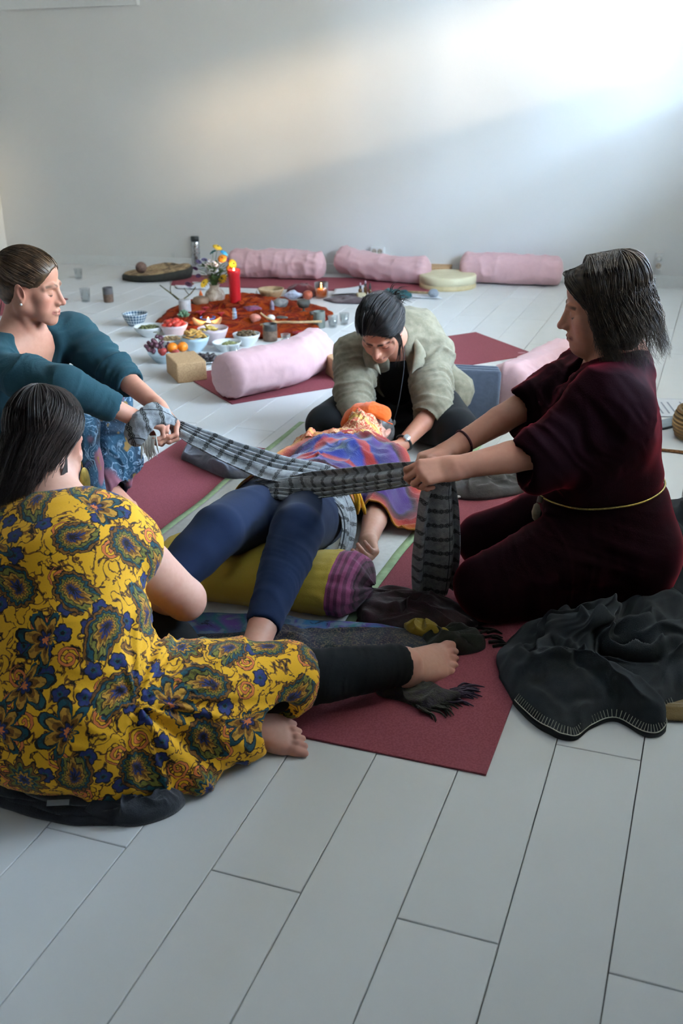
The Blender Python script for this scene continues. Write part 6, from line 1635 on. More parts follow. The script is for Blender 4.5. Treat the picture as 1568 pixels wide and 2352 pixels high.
def build_p1():
    root = person('woman in a teal sweater and floral trousers pulling the woven scarf from the left', (-1.0, 3.33, 0))
    pel = V3(-1.17, 3.43, 0.15); waist = V3(-1.125, 3.385, 0.32); chest = V3(-1.06, 3.325, 0.48); upc = V3(-1.03, 3.30, 0.585); nk = V3(-1.03, 3.30, 0.655)
    shR, shL = V3(-1.105, 3.13, 0.585), V3(-0.900, 3.425, 0.615)
    elR, wrR = V3(-0.825, 2.985, 0.555), V3(-0.632, 3.05, 0.428)
    elL, wrL = V3(-0.738, 3.31, 0.508), V3(-0.577, 3.155, 0.430)
    hR, hL = V3(-1.10, 3.36, 0.14), V3(-1.12, 3.50, 0.14)
    kL, aL = V3(-0.845, 3.49, 0.43), V3(-0.835, 3.385, 0.085)
    kR, aR = V3(-0.885, 3.23, 0.36), V3(-0.87, 3.19, 0.09)
    side = unit(shL - shR)
    H = Head(V3(-0.972, 3.285, 0.797), (0.985, -0.06, -0.17), (0.12, 0.02, 1), 0.98)
    B = Body(); H.prims(B, True, 1.05, 1.0)
    B.ecap(H.w(0, -0.03, -0.05), nk, 0.049, 0.052, None, 0.03)
    torso(B, [pel, waist, chest, upc], side, [0.145, 0.115, 0.13, 0.12], [0.10, 0.09, 0.095, 0.07])
    B.ecap(upc, nk, (0.10, 0.06), (0.053, 0.050), side, 0.05)
    for s_ in (shR, shL): B.ecap(s_, nk - V3(0, 0, 0.025), 0.042, 0.04, None, 0.05)
    fr = unit(np.cross(side, V3(0, 0, 1)))
    for sg in (-1, 1):                                     # collar bones, neck cords
        B.ecap(nk + fr * 0.055 - V3(0, 0, 0.045) + side * 0.012 * sg, (shR if sg < 0 else shL) + fr * 0.03 + V3(0, 0, 0.02), 0.009, 0.008, None, 0.012)
        B.ecap(H.w(0.055 * sg, -0.02, -0.055), nk + fr * 0.055 - V3(0, 0, 0.045) + side * 0.012 * sg, 0.012, 0.008, None, 0.015)
    arm(B, shR, elR, wrR, (0.046, 0.040, 0.034, 0.036, 0.0255)); arm(B, shL, elL, wrL, (0.046, 0.040, 0.034, 0.036, 0.0255))
    hand(B, wrR, (0.80, 0.28, -0.42), (-0.30, -0.25, -0.9), (0.1, 1, 0.2), [(0.75, 1.25, 0.8), (0.8, 1.3, 0.8), (0.9, 1.3, 0.8), (1.0, 1.3, 0.8)], 0.96, 0.5, (0.35, 0.5), 0.5)
    hand(B, wrL, (0.62, -0.42, -0.68), (-0.62, -0.55, -0.35), (0.5, -0.8, 0.4), [(0.65, 1.1, 0.8)] * 4, 0.94, 0.5, (0.3, 0.4), 0.5)
    leg(B, hR, kR, aR); leg(B, hL, kL, aL)
    foot(B, aL, (0.75, -0.62, -0.10), (0.1, 0, 1), 0.98, 1); foot(B, aR, (0.85, -0.45, -0.10), (0.1, 0, 1), 0.98, 1)
    V, Q = skin(B, 0.0085, [(*H.box(), 0.0022), (np.minimum(wrR, wrL) + V3(-0.05, -0.11, -0.13), np.maximum(wrR, wrL) + V3(0.15, 0.11, 0.06), 0.0028), (aL + V3(-0.07, -0.17, -0.1), aL + V3(0.20, 0.07, 0.05), 0.003)])
    V[:, 2] = np.maximum(V[:, 2], 0.003)
    T = tint_of(V, '#d0977f'); T = H.paint(V, T, '#5a4130', '#b0695f', 0.55, '#4a3028')
    child(root, 'body', V, Q, M_SKIN, T)
    # sweater
    G = Body()
    torso(G, [pel + V3(0.01, 0, 0.03), waist, chest, upc], side, [0.165, 0.145, 0.155, 0.138], [0.13, 0.122, 0.122, 0.085], 0.05)
    G.ecap(upc, nk - V3(0, 0, 0.03), (0.125, 0.075), (0.085, 0.06), side, 0.05)
    for (s_, e_, w_, c_) in ((shR, elR, wrR, 0.78), (shL, elL, wrL, 0.42)):
        G.ecap(s_, nk - V3(0, 0, 0.045), 0.060, 0.05, None, 0.05)
        m_ = s_ * 0.5 + e_ * 0.5 - V3(0, 0, 0.006); cu = e_ * (1 - c_) + w_ * c_
        G.ecap(s_, m_, 0.064, 0.061, None, 0.04); G.ecap(m_, e_, 0.061, 0.056, None, 0.04); G.ecap(e_, cu, 0.056, 0.046, None, 0.03)
        ax = unit(w_ - e_); G.ecap(cu + ax * 0.030, cu + ax * 0.14, 0.064, 0.07, None, 0.004, True); G.ecap(cu - ax * 0.02, cu + ax * 0.1, 0.036, 0.04, None, 0.004, True)
    G.ecap(nk + V3(0, 0, 0.03), nk + V3(0.01, 0, 0.12), (0.085, 0.072), (0.10, 0.09), side, 0.012, True)
    G.ell(nk + fr * 0.085 + V3(0, 0, -0.045), (0.078, 0.06, 0.105), np.stack([side, fr, V3(0, 0, 1)], 1), 0.012, True)
    def disp(V, N):
        d = 0.012 * (fbm(V * 7 + 2, 2) - 0.5)
        d += axis_folds(V, shR, elR, 17, 0.012, 1, 1.6, 0.13) + axis_folds(V, elR, wrR, 34, 0.008, 4, 1.0, 0.11) + axis_folds(V, shL, elL, 22, 0.018, 7, 1.0, 0.13) + axis_folds(V, elL, wrL, 34, 0.008, 9, 1.0, 0.11)
        t_ = np.exp(-((V[:, 2] - 0.36) / 0.16) ** 2); d += t_ * 0.014 * (ridged(np.c_[V[:, 0] * 10 + V[:, 2] * 6, V[:, 1] * 10, V[:, 2] * 5]) - 0.4)
        return d
    garment(root, 'sweater', G, 0.0062, M_WOOL, disp)
    # wide trousers
    L_ = Body()
    for (h_, k_, a_, dn) in ((hR, kR, aR, V3(-0.01, -0.01, 0)), (hL, kL, aL, V3(0, 0.0, 0))):
        L_.ecap(h_, k_, 0.105, 0.088, None, 0.05); end = a_ + V3(0.01, -0.01, 0.0) + dn
        L_.ecap(k_, end, (0.088, 0.084), (0.098, 0.078), V3(0.6, -0.8, 0), 0.04)
    L_.ecap(kL + V3(0.06, -0.02, -0.04), V3(-0.745, 3.40, 0.17), (0.05, 0.045), (0.055, 0.05), V3(0.6, -0.8, 0), 0.05)
    L_.ell(pel, (0.17, 0.16, 0.13), None, 0.06)
    L_.ecap(aL + V3(0.04, -0.04, -0.02), aL + V3(0.12, -0.10, -0.05), 0.05, 0.06, None, 0.01, True)
    def disp2(V, N):
        d = 0.010 * (fbm(V * 8 + 5, 2) - 0.5)
        an = np.arctan2(V[:, 1] - 3.33, V[:, 0] + 0.86); low = np.clip((0.42 - V[:, 2]) / 0.2, 0, 1) * (V[:, 0] > -1.0)
        d += low * 0.022 * (ridged(np.c_[an * 3.2 + vnoise(V * 5), V[:, 2] * 2.0, an * 0], 2) - 0.45)
        return d + axis_folds(V, hR, kR, 14, 0.012, 3, 1.0, 0.2)
    V, Q = L_.mesh(0.0065); V = relax(V, Q, 4); N = vnormals(V, Q); V = V + N * disp2(V, N)[:, None]; V[:, 2] = np.maximum(V[:, 2], 0.008)
    child(root, 'trousers', V, Q, M_FLORAL)
    # hair drawn back into a bun
    rg = np.random.default_rng(4); cs = []; rr = []
    bun = V3(0.0, -0.128, 0.075)
    for i in range(2000):
        a = rg.uniform(-math.pi, math.pi); 
        # hairline: ring around the face and nape
        st = hairline(a / math.pi) + V3(*rg.normal(0, 0.004, 3)); lay = rg.uniform(0.0, 1.0)
        ctr = V3(0, -0.022, 0.036); rad = V3(0.078, 0.097, 0.0845) + 0.006 * lay
        mix = rg.uniform(0, 0.65) ; pts = []
        d0 = unit((st - ctr) / rad); d1 = unit((bun - ctr) / rad); d0 = unit(d0 * (1 - mix) + d1 * mix)
        om = math.acos(np.clip(d0 @ d1, -1, 1)) + 1e-6
        for t in np.linspace(0, 1, 16):
            dd = (math.sin((1 - t) * om) * d0 + math.sin(t * om) * d1) / math.sin(om)
            pts.append(H.w(*(scalp(ctr, rad, dd * (1 + 0.02 * math.sin(t * 6 + i))))))
        cs.append(pts); rr.append(rg.uniform(0.0007, 0.0015))
    bc = V3(0.0, -0.145, 0.082)
    for i in range(160):                                  # the bun: loops
        ax = unit(rg.normal(0, 1, 3)); s1 = unit(np.cross(ax, V3(0.2, 0.9, 0.3))); s2 = np.cross(ax, s1); r_ = rg.uniform(0.022, 0.036); a0 = rg.uniform(0, 6.28)
        cs.append([H.w(*(bc + V3(1.05, 0.75, 1.0) * r_ * (math.cos(a0 + t) * s1 + math.sin(a0 + t) * s2))) for t in np.linspace(0, 4.2, 16)]); rr.append(0.0028)
    for i in range(8):
        cs.append(spline([H.w(0.055, -0.075, -0.05), H.w(0.05, -0.082, -0.08 - 0.004 * i), H.w(0.045 - 0.004 * i, -0.085, -0.105)], 16)); rr.append(0.0007)
    v, q = strands_me(np.array(cs), rr, 3)
    C_ = Body(); C_.ell(H.w(0, -0.024, 0.036), V3(0.0775, 0.0965, 0.084) * H.s, H.R, 0.01); C_.ell(H.w(0, 0.028, 0.048), V3(0.066, 0.058, 0.060) * H.s, H.R, 0.02); C_.ball(H.w(*bc), 0.034, 0.015); C_.ell(H.w(0, -0.055, -0.02), V3(0.062, 0.05, 0.055) * H.s, H.R, 0.02)
    C_.ell(H.w(0, 0.102, -0.036), V3(0.084, 0.090, 0.115) * H.s, H.R, 0.006, True)
    for x in (-1, 1): C_.ball(H.w(0.088 * x, 0.0, -0.030), 0.036, 0.01, True)
    v2, q2 = C_.mesh(0.004); n2 = vnormals(v2, q2); v2 = v2 + n2 * (0.0022 * (ridged(H.local(v2) * V3(40, 14, 140)) - 0.5))[:, None]
    v, q = join_np([(v, q), (v2, q2)]); child(root, 'hair', v, q, M_HAIR1)
    ev, eq = Body().ball(H.w(0.080, -0.004, -0.047), 0.0042).mesh(0.0015); child(root, 'ear_stud', ev, eq, plain('pearl', '#e5dfd6', 0.3))
build_p1()
# ------------------------------------------------------------------ woman in the olive shirt leaning over the lying woman's head
M_SHIRT = fabric('olive_linen', '#8d8470', 0.9, 0.14, 700, 0.1, 0.3, '#756d5a')
M_TIGHTS = fabric('black_tights', '#0d0d0f', 0.8, 0.2, 900, 0.04, 0.1)
M_HAIR4 = hair_mat('black_hair', '#120e0e', '#2a201e', 0.32, 0.5)
def build_p4():
    root = person('dark-haired woman in an olive shirt leaning over and holding the lying head', (0.22, 4.1, 0))
    pel = V3(0.27, 4.36, 0.14); waist = V3(0.275, 4.33, 0.27); chest = V3(0.255, 4.21, 0.375); upc = V3(0.235, 4.12, 0.405); nk = V3(0.215, 4.055, 0.425)
    shL, shR = V3(0.385, 4.10, 0.345), V3(0.055, 4.10, 0.345)
    elL, wrL = V3(0.365, 3.885, 0.165), V3(0.235, 3.735, 0.085)
    elR, wrR = V3(0.060, 3.94, 0.165), V3(0.135, 3.865, 0.090)
    kR, kL = V3(-0.055, 3.93, 0.105), V3(0.455, 3.82, 0.11)
    hR, hL = V3(0.17, 4.33, 0.12), V3(0.37, 4.33, 0.12)
    aR, aL = V3(0.16, 4.08, 0.06), V3(0.27, 4.02, 0.06)
    side = V3(1, 0, 0)
    H = Head(V3(0.160, 3.940, 0.490), (-0.22, -0.70, -0.68), (-0.16, -0.66, 0.73), 0.99)
    B = Body(); H.prims(B, True, 1.1, 1.0)
    B.ecap(H.w(0, -0.03, -0.05), nk, 0.050, 0.054, None, 0.03)
    torso(B, [pel, waist, chest, upc], side, [0.15, 0.125, 0.135, 0.12], [0.10, 0.095, 0.10, 0.08])
    B.ecap(upc, nk, (0.10, 0.07), (0.056, 0.052), side, 0.05)
    for s_ in (shR, shL): B.ecap(s_, nk - V3(0, 0, 0.03), 0.045, 0.045, None, 0.05)
    arm(B, shL, elL, wrL, (0.048, 0.043, 0.037, 0.038, 0.027)); arm(B, shR, elR, wrR, (0.048, 0.043, 0.037, 0.038, 0.027))
    hand(B, wrL, (-0.62, -0.30, -0.25), (-0.72, 0.25, 0.45), (-0.2, 0.3, 0.9), [(0.15, 0.35, 0.25)] * 4, 0.96, 0.8, (0.1, 0.2), 0.7)
    hand(B, wrR, (0.2, -0.55, -0.4), (0.6, 0.1, 0.5), (0.2, 0.2, 0.9), [(0.2, 0.4, 0.3)] * 4, 0.96, 0.8, (0.1, 0.2), 0.7)
    V, Q = skin(B, 0.0085, [(*H.box(), 0.0024), (wrL + V3(-0.18, -0.12, -0.09), wrL + V3(0.05, 0.07, 0.09), 0.003)])
    V[:, 2] = np.maximum(V[:, 2], 0.004)
    T = tint_of(V, '#c48a70'); T = H.paint(V, T, '#1d1412', '#9c5a55', 0.35, '#17100e')
    child(root, 'body', V, Q, M_SKIN, T)
    # tights
    G = Body(); leg(G, hR, kR, aR, (0.105, 0.095, 0.085, 0.066, 0.045)); leg(G, hL, kL, aL, (0.105, 0.10, 0.09, 0.066, 0.045)); G.ell(pel, (0.18, 0.13, 0.13), None, 0.05)
    G.ecap(aR, aR + V3(0.12, -0.04, -0.02), 0.042, 0.030, None, 0.03); G.ecap(aL, aL + V3(-0.14, -0.03, -0.02), 0.042, 0.03, None, 0.03)
    G.ecap(V3(0.10, 4.15, 0.06), V3(0.36, 4.1, 0.06), 0.06, 0.06, None, 0.06)
    V, Q = G.mesh(0.008); V[:, 2] = np.maximum(V[:, 2], 0.008); child(root, 'tights', relax(V, Q, 1), Q, M_TIGHTS)
    V, Q = Body().ecap(V3(0.265, 4.20, 0.16), V3(0.235, 4.065, 0.34), (0.10, 0.05), (0.075, 0.04), side, 0.02).mesh(0.008); child(root, 'black_top', V, Q, M_TIGHTS)
    # shirt
    S = Body()
    torso(S, [pel + V3(0, 0, 0.02), waist, chest, upc], side, [0.205, 0.185, 0.180, 0.150], [0.145, 0.135, 0.13, 0.10], 0.06)
    S.ecap(upc, nk - V3(0, -0.01, 0.015), (0.14, 0.085), (0.085, 0.065), side, 0.05)
    S.ecap(pel + V3(0.06, 0.0, 0.02), V3(0.49, 4.27, 0.14), (0.12, 0.12), (0.10, 0.085), V3(0, 1, 0), 0.07)
    S.ecap(pel + V3(-0.06, -0.06, 0.0), V3(0.0, 4.10, 0.135), (0.10, 0.10), (0.06, 0.022), V3(0, 1, 0), 0.06)
    for (s_, e_, w_, c_) in ((shL, elL, wrL, 0.30), (shR, elR, wrR, 0.24)):
        S.ecap(s_, nk - V3(0, -0.02, 0.05), 0.070, 0.06, None, 0.05)
        m_ = s_ * 0.5 + e_ * 0.5; cu = e_ * (1 - c_) + w_ * c_; ax = unit(w_ - e_)
        S.ecap(s_, m_, 0.076, 0.074, None, 0.05); S.ecap(m_, e_, 0.074, 0.066, None, 0.05); S.ecap(e_, cu, 0.064, 0.056, None, 0.03)
        S.ecap(cu - ax * 0.035, cu, 0.061, 0.060, None, 0.008)
        S.ecap(cu + ax * 0.035, cu + ax * 0.16, 0.075, 0.08, None, 0.004, True); S.ecap(cu - ax * 0.03, cu + ax * 0.1, 0.043, 0.046, None, 0.004, True)
    S.ecap(nk + V3(-0.01, -0.06, 0.03), nk + V3(-0.03, -0.12, 0.06), (0.065, 0.065), (0.08, 0.09), side, 0.01, True)
    S.ecap(V3(0.225, 3.985, 0.385), V3(0.262, 4.08, 0.16), (0.030, 0.07), (0.045, 0.08), side, 0.01, True)
    def disp(V, N):
        d = 0.014 * (fbm(V * 6 + 9, 2) - 0.5)
        d += axis_folds(V, shL, elL, 20, 0.024, 1, 1.3, 0.15) + axis_folds(V, shR, elR, 20, 0.024, 6, 1.3, 0.15) + axis_folds(V, elL, wrL, 30, 0.014, 3, 0.8, 0.12)
        b_ = np.exp(-((V[:, 1] - 4.2) / 0.16) ** 2); d += b_ * 0.024 * (ridged(np.c_[V[:, 0] * 9 + V[:, 2] * 7, V[:, 1] * 4, V[:, 2] * 9], 2) - 0.4)
        return d
    V, Q = S.mesh(0.0062); V = relax(V, Q, 4); N = vnormals(V, Q); V = V + N * disp(V, N)[:, None]; V[:, 2] = np.maximum(V[:, 2], 0.03)
    child(root, 'shirt', V, Q, M_SHIRT)
    # collar: two pointed flaps
    for sg in (-1, 1):
        a = nk + V3(0.066 * sg, 0.010, 0.028); b = nk + V3(0.078 * sg + 0.005, -0.065, -0.030); c = nk + V3(0.060 * sg + 0.008, -0.118, -0.115); e = nk + V3(0.118 * sg + 0.008, -0.070, -0.098); f = nk + V3(0.105 * sg, 0.0, -0.018)
        P = np.array([a, b, c, e, f]); nu, nv = 8, 8
        g = []
        top = spline([a, b, c], nu + 1); bot = spline([f, (f + e) / 2 + V3(0.012 * sg, -0.01, 0.012), e], nu + 1)
        for i in range(nu + 1):
            for j in range(nv + 1):
                t = j / nv; g.append(top[i] * (1 - t) + bot[i] * t + V3(0.0, -0.012, 0.012) * math.sin(t * math.pi))
        Fq = [(i * (nv + 1) + j, (i + 1) * (nv + 1) + j, (i + 1) * (nv + 1) + j + 1, i * (nv + 1) + j + 1) for i in range(nu) for j in range(nv)]
        o = child(root, 'collar', np.array(g), np.array(Fq), M_SHIRT); solidify(o, 0.004)
    for k_ in range(3):
        p = V3(0.300 + 0.004 * k_, 3.995 + 0.028 * k_, 0.30 - 0.055 * k_)
        me = lathe_me('button', [(0.0055, 0), (0.006, 0.002), (0.0045, 0.003), (0.0005, 0.0028)], 14)
        link('button', me, plain('dark_button', '#2e2a26', 0.4), root, Vector(p) - root.location, (math.radians(65), 0, 0.3))
    # necklace cord with pendant, watch
    nv_, nf_ = tube_np(spline([nk + V3(0.045, -0.05, 0.0), V3(0.255, 3.955, 0.33), V3(0.235, 3.90, 0.22), V3(0.215, 3.895, 0.135)], 24), 0.0016, 6); child(root, 'necklace', nv_, nf_[:-12], plain('black_cord', '#1b1a1a', 0.6))
    pv, pq = Body().ell((0.215, 3.893, 0.125), (0.006, 0.004, 0.012)).mesh(0.002); child(root, 'pendant', pv, pq, M_TIN)
    c = wrL * 0.92 + elL * 0.08; ax = unit(elL - wrL); s1 = unit(np.cross(ax, V3(0, 0, 1))); s2 = np.cross(ax, s1); a = np.linspace(0, 2 * np.pi, 33)
    bv, bf = tube_np(c + 0.0325 * (np.cos(a)[:, None] * s1 + np.sin(a)[:, None] * s2), 0.0055, 8); child(root, 'watch_strap', bv, bf[:-16], plain('watch_leather', '#1c1917', 0.6))
    wq = unit(V3(0.1, -0.75, 0.65) - ax * (V3(0.1, -0.75, 0.65) @ ax)); me = lathe_me('watch_case', [(0.0135, -0.004), (0.0145, 0.0), (0.0135, 0.005), (0.011, 0.006), (0.0005, 0.0062)], 24)
    link('watch_case', me, M_STEEL, root, Vector(c + wq * 0.036) - root.location, Vector(wq).to_track_quat('Z', 'Y').to_euler())
    # hair tied back loosely
    rg = np.random.default_rng(14); cs = []; rr = []
    bun = V3(-0.035, -0.122, 0.02)
    for i in range(2000):
        a = rg.uniform(-math.pi, math.pi)
        st = hairline(a / math.pi) + V3(*rg.normal(0, 0.004, 3)); ctr = V3(0, -0.022, 0.036); rad = V3(0.086, 0.103, 0.093) + 0.010 * rg.uniform(0, 1)
        mix = rg.uniform(0, 0.65); d0 = unit((st - ctr) / rad); d1 = unit((bun - ctr) / rad); d0 = unit(d0 * (1 - mix) + d1 * mix); om = math.acos(np.clip(d0 @ d1, -1, 1)) + 1e-6
        cs.append([H.w(*scalp(ctr, rad, ((math.sin((1 - t) * om) * d0 + math.sin(t * om) * d1) / math.sin(om)) * (1 + 0.025 * math.sin(t * 7 + i)))) for t in np.linspace(0, 1, 16)]); rr.append(rg.uniform(0.0007, 0.0016))
    for i in range(60):                                   # tuft at the back and loose ends
        b0 = bun + V3(*rg.normal(0, 0.012, 3)); t_ = b0 + V3(-0.03 - 0.035 * rg.random(), -0.03 * rg.random(), 0.035 * rg.normal())
        cs.append(spline([H.w(*b0), H.w(*((b0 + t_) / 2 + V3(0.01, -0.01, 0.01))), H.w(*t_)], 16)); rr.append(0.0016)
    for i in range(34):                                   # lock hanging beside the left cheek
        sx = rg.uniform(-0.012, 0.012); P_ = [H.w(-0.055 + sx, 0.050 + sx, 0.085), H.w(-0.080 + sx * 0.5, 0.045 + sx, 0.035), H.w(-0.086 + sx * 0.4, 0.040 + sx, -0.02), H.w(-0.080 + sx, 0.052 + sx, -0.075 - 0.02 * rg.random()), H.w(-0.070 + 2 * sx, 0.066, -0.12 - 0.05 * rg.random())]
        cs.append(spline(P_, 16)); rr.append(0.0014)
    v, q = strands_me(np.array(cs), rr, 3)
    C_ = Body(); C_.ell(H.w(0, -0.024, 0.036), V3(0.081, 0.099, 0.088) * H.s, H.R, 0.01); C_.ell(H.w(0, 0.030, 0.050), V3(0.066, 0.060, 0.062) * H.s, H.R, 0.02); C_.ell(H.w(-0.02, -0.085, 0.0), V3(0.065, 0.05, 0.06) * H.s, H.R, 0.02)
    C_.ell(H.w(0, 0.106, -0.036), V3(0.084, 0.090, 0.115) * H.s, H.R, 0.006, True)
    for x in (-1, 1): C_.ball(H.w(0.088 * x, 0.0, -0.030), 0.036, 0.01, True)
    v2, q2 = C_.mesh(0.004); n2 = vnormals(v2, q2); v2 = v2 + n2 * (0.003 * (ridged(H.local(v2) * V3(60, 14, 120)) - 0.5))[:, None]
    v, q = join_np([(v, q), (v2, q2)]); child(root, 'hair', v, q, M_HAIR4)
build_p4()
# ------------------------------------------------------------------ woman lying on the sheet
M_NAVY = fabric('navy_legging', '#11203c', 0.9, 0.12, 900, 0.04, 0.12)
M_DARKTOP = fabric('dark_top', '#26242a', 0.9, 0.2, 600, 0.2, 0.2)
def build_p3():
    root = person('woman in navy leggings lying on her back with an orange eye pillow', (-0.1, 3.0, 0))
    pel = V3(-0.160, 3.03, 0.115); waist = V3(-0.090, 3.22, 0.105); chest = V3(-0.010, 3.42, 0.105); upc = V3(0.045, 3.56, 0.105); nk = V3(0.075, 3.645, 0.115)
    shL, shR = V3(0.185, 3.47, 0.10), V3(-0.115, 3.585, 0.10)
    elL, wrL = V3(0.118, 3.14, 0.060), V3(0.080, 2.925, 0.050)
    elR, wrR = V3(-0.29, 3.33, 0.06), V3(-0.26, 3.10, 0.05)
    hL, hR = V3(-0.090, 2.985, 0.116), V3(-0.240, 3.005, 0.120)
    kL, aL = V3(-0.122, 2.59, 0.245), V3(-0.222, 2.215, 0.090)
    kR, aR = V3(-0.340, 2.56, 0.258), V3(-0.520, 2.285, 0.150)
    side = unit(V3(0.94, -0.30, 0))
    H = Head(V3(0.112, 3.778, 0.130), (-0.30, -0.22, 0.93), (0.30, 0.93, 0.22), 0.96)
    B = Body(); H.prims(B, True, 1.0, 1.0)
    B.ecap(H.w(0, -0.03, -0.05), nk, 0.050, 0.052, None, 0.03)
    torso(B, [pel, waist, chest, upc], side, [0.15, 0.125, 0.14, 0.12], [0.090, 0.078, 0.080, 0.065])
    B.ecap(upc, nk, (0.10, 0.06), (0.055, 0.05), side, 0.05)
    for s_ in (shR, shL): B.ecap(s_, nk - V3(0, 0, 0.02), 0.045, 0.045, None, 0.05)
    arm(B, shL, elL, wrL, (0.048, 0.044, 0.040, 0.041, 0.028)); arm(B, shR, elR, wrR, (0.048, 0.042, 0.036, 0.038, 0.027))
    hand(B, wrL, (0.02, -0.95, -0.12), (-0.62, 0.05, 0.75), (-0.6, 0, -0.6), [(0.55, 0.8, 0.5), (0.65, 0.9, 0.5), (0.75, 0.95, 0.5), (0.8, 1.0, 0.5)], 0.96, 0.7, (0.15, 0.2), 0.8)
    leg(B, hL, kL, aL); leg(B, hR, kR, aR)
    foot(B, aL, (-0.80, -0.42, 0.05), (-0.2, -0.1, 0.97), 0.94, 1); foot(B, aR, (-0.35, 0.1, 0.9), (-0.9, -0.3, -0.2), 0.96, 1)
    V, Q = skin(B, 0.0085, [(*H.box(), 0.0024), (wrL + V3(-0.11, -0.20, -0.09), wrL + V3(0.10, 0.05, 0.10), 0.0026)])
    V[:, 2] = np.maximum(V[:, 2], 0.014)
    T = tint_of(V, '#ca9a84'); T = H.paint(V, T, '#4a3527', '#b06a64', 0.4)
    child(root, 'body', V, Q, M_SKIN, T)
    G = Body()
    for (h_, k_, a_) in ((hL, kL, aL), (hR, kR, aR)):
        m_ = h_ * 0.5 + k_ * 0.5; cu = a_ * 0.86 + k_ * 0.14; c2 = k_ * 0.66 + cu * 0.34
        G.ecap(h_, m_, 0.100, 0.095, None, 0.03); G.ecap(m_, k_, 0.095, 0.074, None, 0.006); G.ecap(k_, c2, 0.074, 0.067, None, 0.006); G.ecap(c2, cu, 0.067, 0.043, None, 0.006)
        ax = unit(a_ - k_); G.ecap(cu + ax * 0.03, cu + ax * 0.12, 0.06, 0.06, None, 0.004, True)
    G.ecap(hL + V3(0.012, 0.03, 0.0), hR + V3(-0.012, 0.03, 0), 0.096, 0.096, None, 0.04); G.ecap(pel, waist, (0.150, 0.095), (0.13, 0.085), side, 0.05)
    V, Q = G.mesh(0.0062); V = relax(V, Q, 4); N = vnormals(V, Q)
    d = axis_folds(V, kL, aL, 26, 0.004, 3, 0.8, 0.12) + 0.006 * (fbm(V * 7, 2) - 0.5)
    ce = kL; d += 0.007 * np.exp(-(np.linalg.norm(V - (aL * 0.86 + kL * 0.14), axis=1) / 0.06) ** 2) * (ridged(np.c_[V[:, 2] * 40, V[:, 0] * 10, V[:, 1] * 10]) - 0.3)
    V = V + N * d[:, None]; V[:, 2] = np.maximum(V[:, 2], 0.014); child(root, 'leggings', V, Q, M_NAVY)
    S = Body(); torso(S, [pel, waist, chest, upc], side, [0.158, 0.145, 0.15, 0.13], [0.100, 0.086, 0.088, 0.074], 0.05)
    for s_, e_ in ((shL, elL), (shR, elR)): S.ecap(s_, nk - V3(0, 0.02, 0.03), 0.055, 0.05, None, 0.05); S.ecap(s_, s_ * 0.5 + e_ * 0.5, 0.056, 0.052, None, 0.04)
    V, Q = S.mesh(0.008); V[:, 2] = np.maximum(V[:, 2], 0.014); child(root, 'top', V, Q, M_DARKTOP)
    rg = np.random.default_rng(22); cs = []; rr = []
    for i in range(420):
        ph = rg.uniform(-math.pi, math.pi)
        if abs(ph) < 1.1: ph = math.copysign(1.1 + rg.uniform(0, 1.0), ph)
        rad = V3(0.079, 0.098, 0.086) + 0.006 * rg.random(); dd = V3(math.sin(ph), math.cos(ph), 0)
        cs.append([H.w(*(V3(0, -0.022, 0.036) + rad * V3(dd[0] * math.sin(t), dd[1] * math.sin(t), math.cos(t)))) for t in np.linspace(0, math.radians(105), 14)]); rr.append(0.0022)
    v, q = strands_me(np.array(cs), rr, 4)
    C_ = Body(); C_.ell(H.w(0, -0.026, 0.037), V3(0.079, 0.097, 0.086), H.R, 0.01); C_.ell(H.w(0, 0.085, -0.045), V3(0.088, 0.084, 0.115), H.R, 0.01, True)
    for x in (-1, 1): C_.ball(H.w(0.088 * x, 0.0, -0.030), 0.036, 0.01, True)
    v2, q2 = C_.mesh(0.004); v, q = join_np([(v, q), (v2, q2)]); v[:, 2] = np.maximum(v[:, 2], 0.014); child(root, 'hair', v, q, hair_mat('greying_hair', '#3c3734', '#6d6762', 0.5))
    # painted thumb nail is part of the hand; eye pillow is a thing of its own
    return H
H3 = build_p3()
def eye_pillow():
    B = Body(); R = np.stack([H3.R[:, 0], H3.R[:, 2], H3.R[:, 1]], 1)
    c = H3.w(0.0, 0.098, 0.012)
    B.ecap(c - H3.R[:, 0] * 0.085, c + H3.R[:, 0] * 0.085, (0.040, 0.017), (0.040, 0.017), H3.R[:, 2], 0.01)
    V, Q = B.mesh(0.003); L = H3.local(V); ang = L[:, 0]
    V = V - np.outer(np.clip(np.abs(ang) - 0.035, 0, 1) ** 1.15 * 0.95, H3.R[:, 1])
    N = vnormals(V, Q); V = V + N * (0.004 * (ridged(L * V3(50, 30, 25)) - 0.4))[:, None]
    root = empty('eye_pillow', (float(c[0]), float(c[1]), float(c[2]))); tag(root, 'bright orange eye pillow on the lying woman\'s face', 'pillow')
    mt = fabric('orange_cotton', '#d85a14', 0.85, 0.08, 900, 0.2, 0.2)
    child(root, 'cover', V, Q, mt)
    e = []
    for i in range(40):
        a = 2 * math.pi * i / 39
    bx = np.linspace(-0.12, 0.12, 30); P = [H3.w(x, 0.098 - max(0, abs(x) - 0.035) ** 1.15 * 0.95 - 0.004, 0.012 - 0.0415) for x in bx]
    v, f = tube_np(P, 0.0018, 6); child(root, 'seam', v, f[:-12], mt)
eye_pillow()
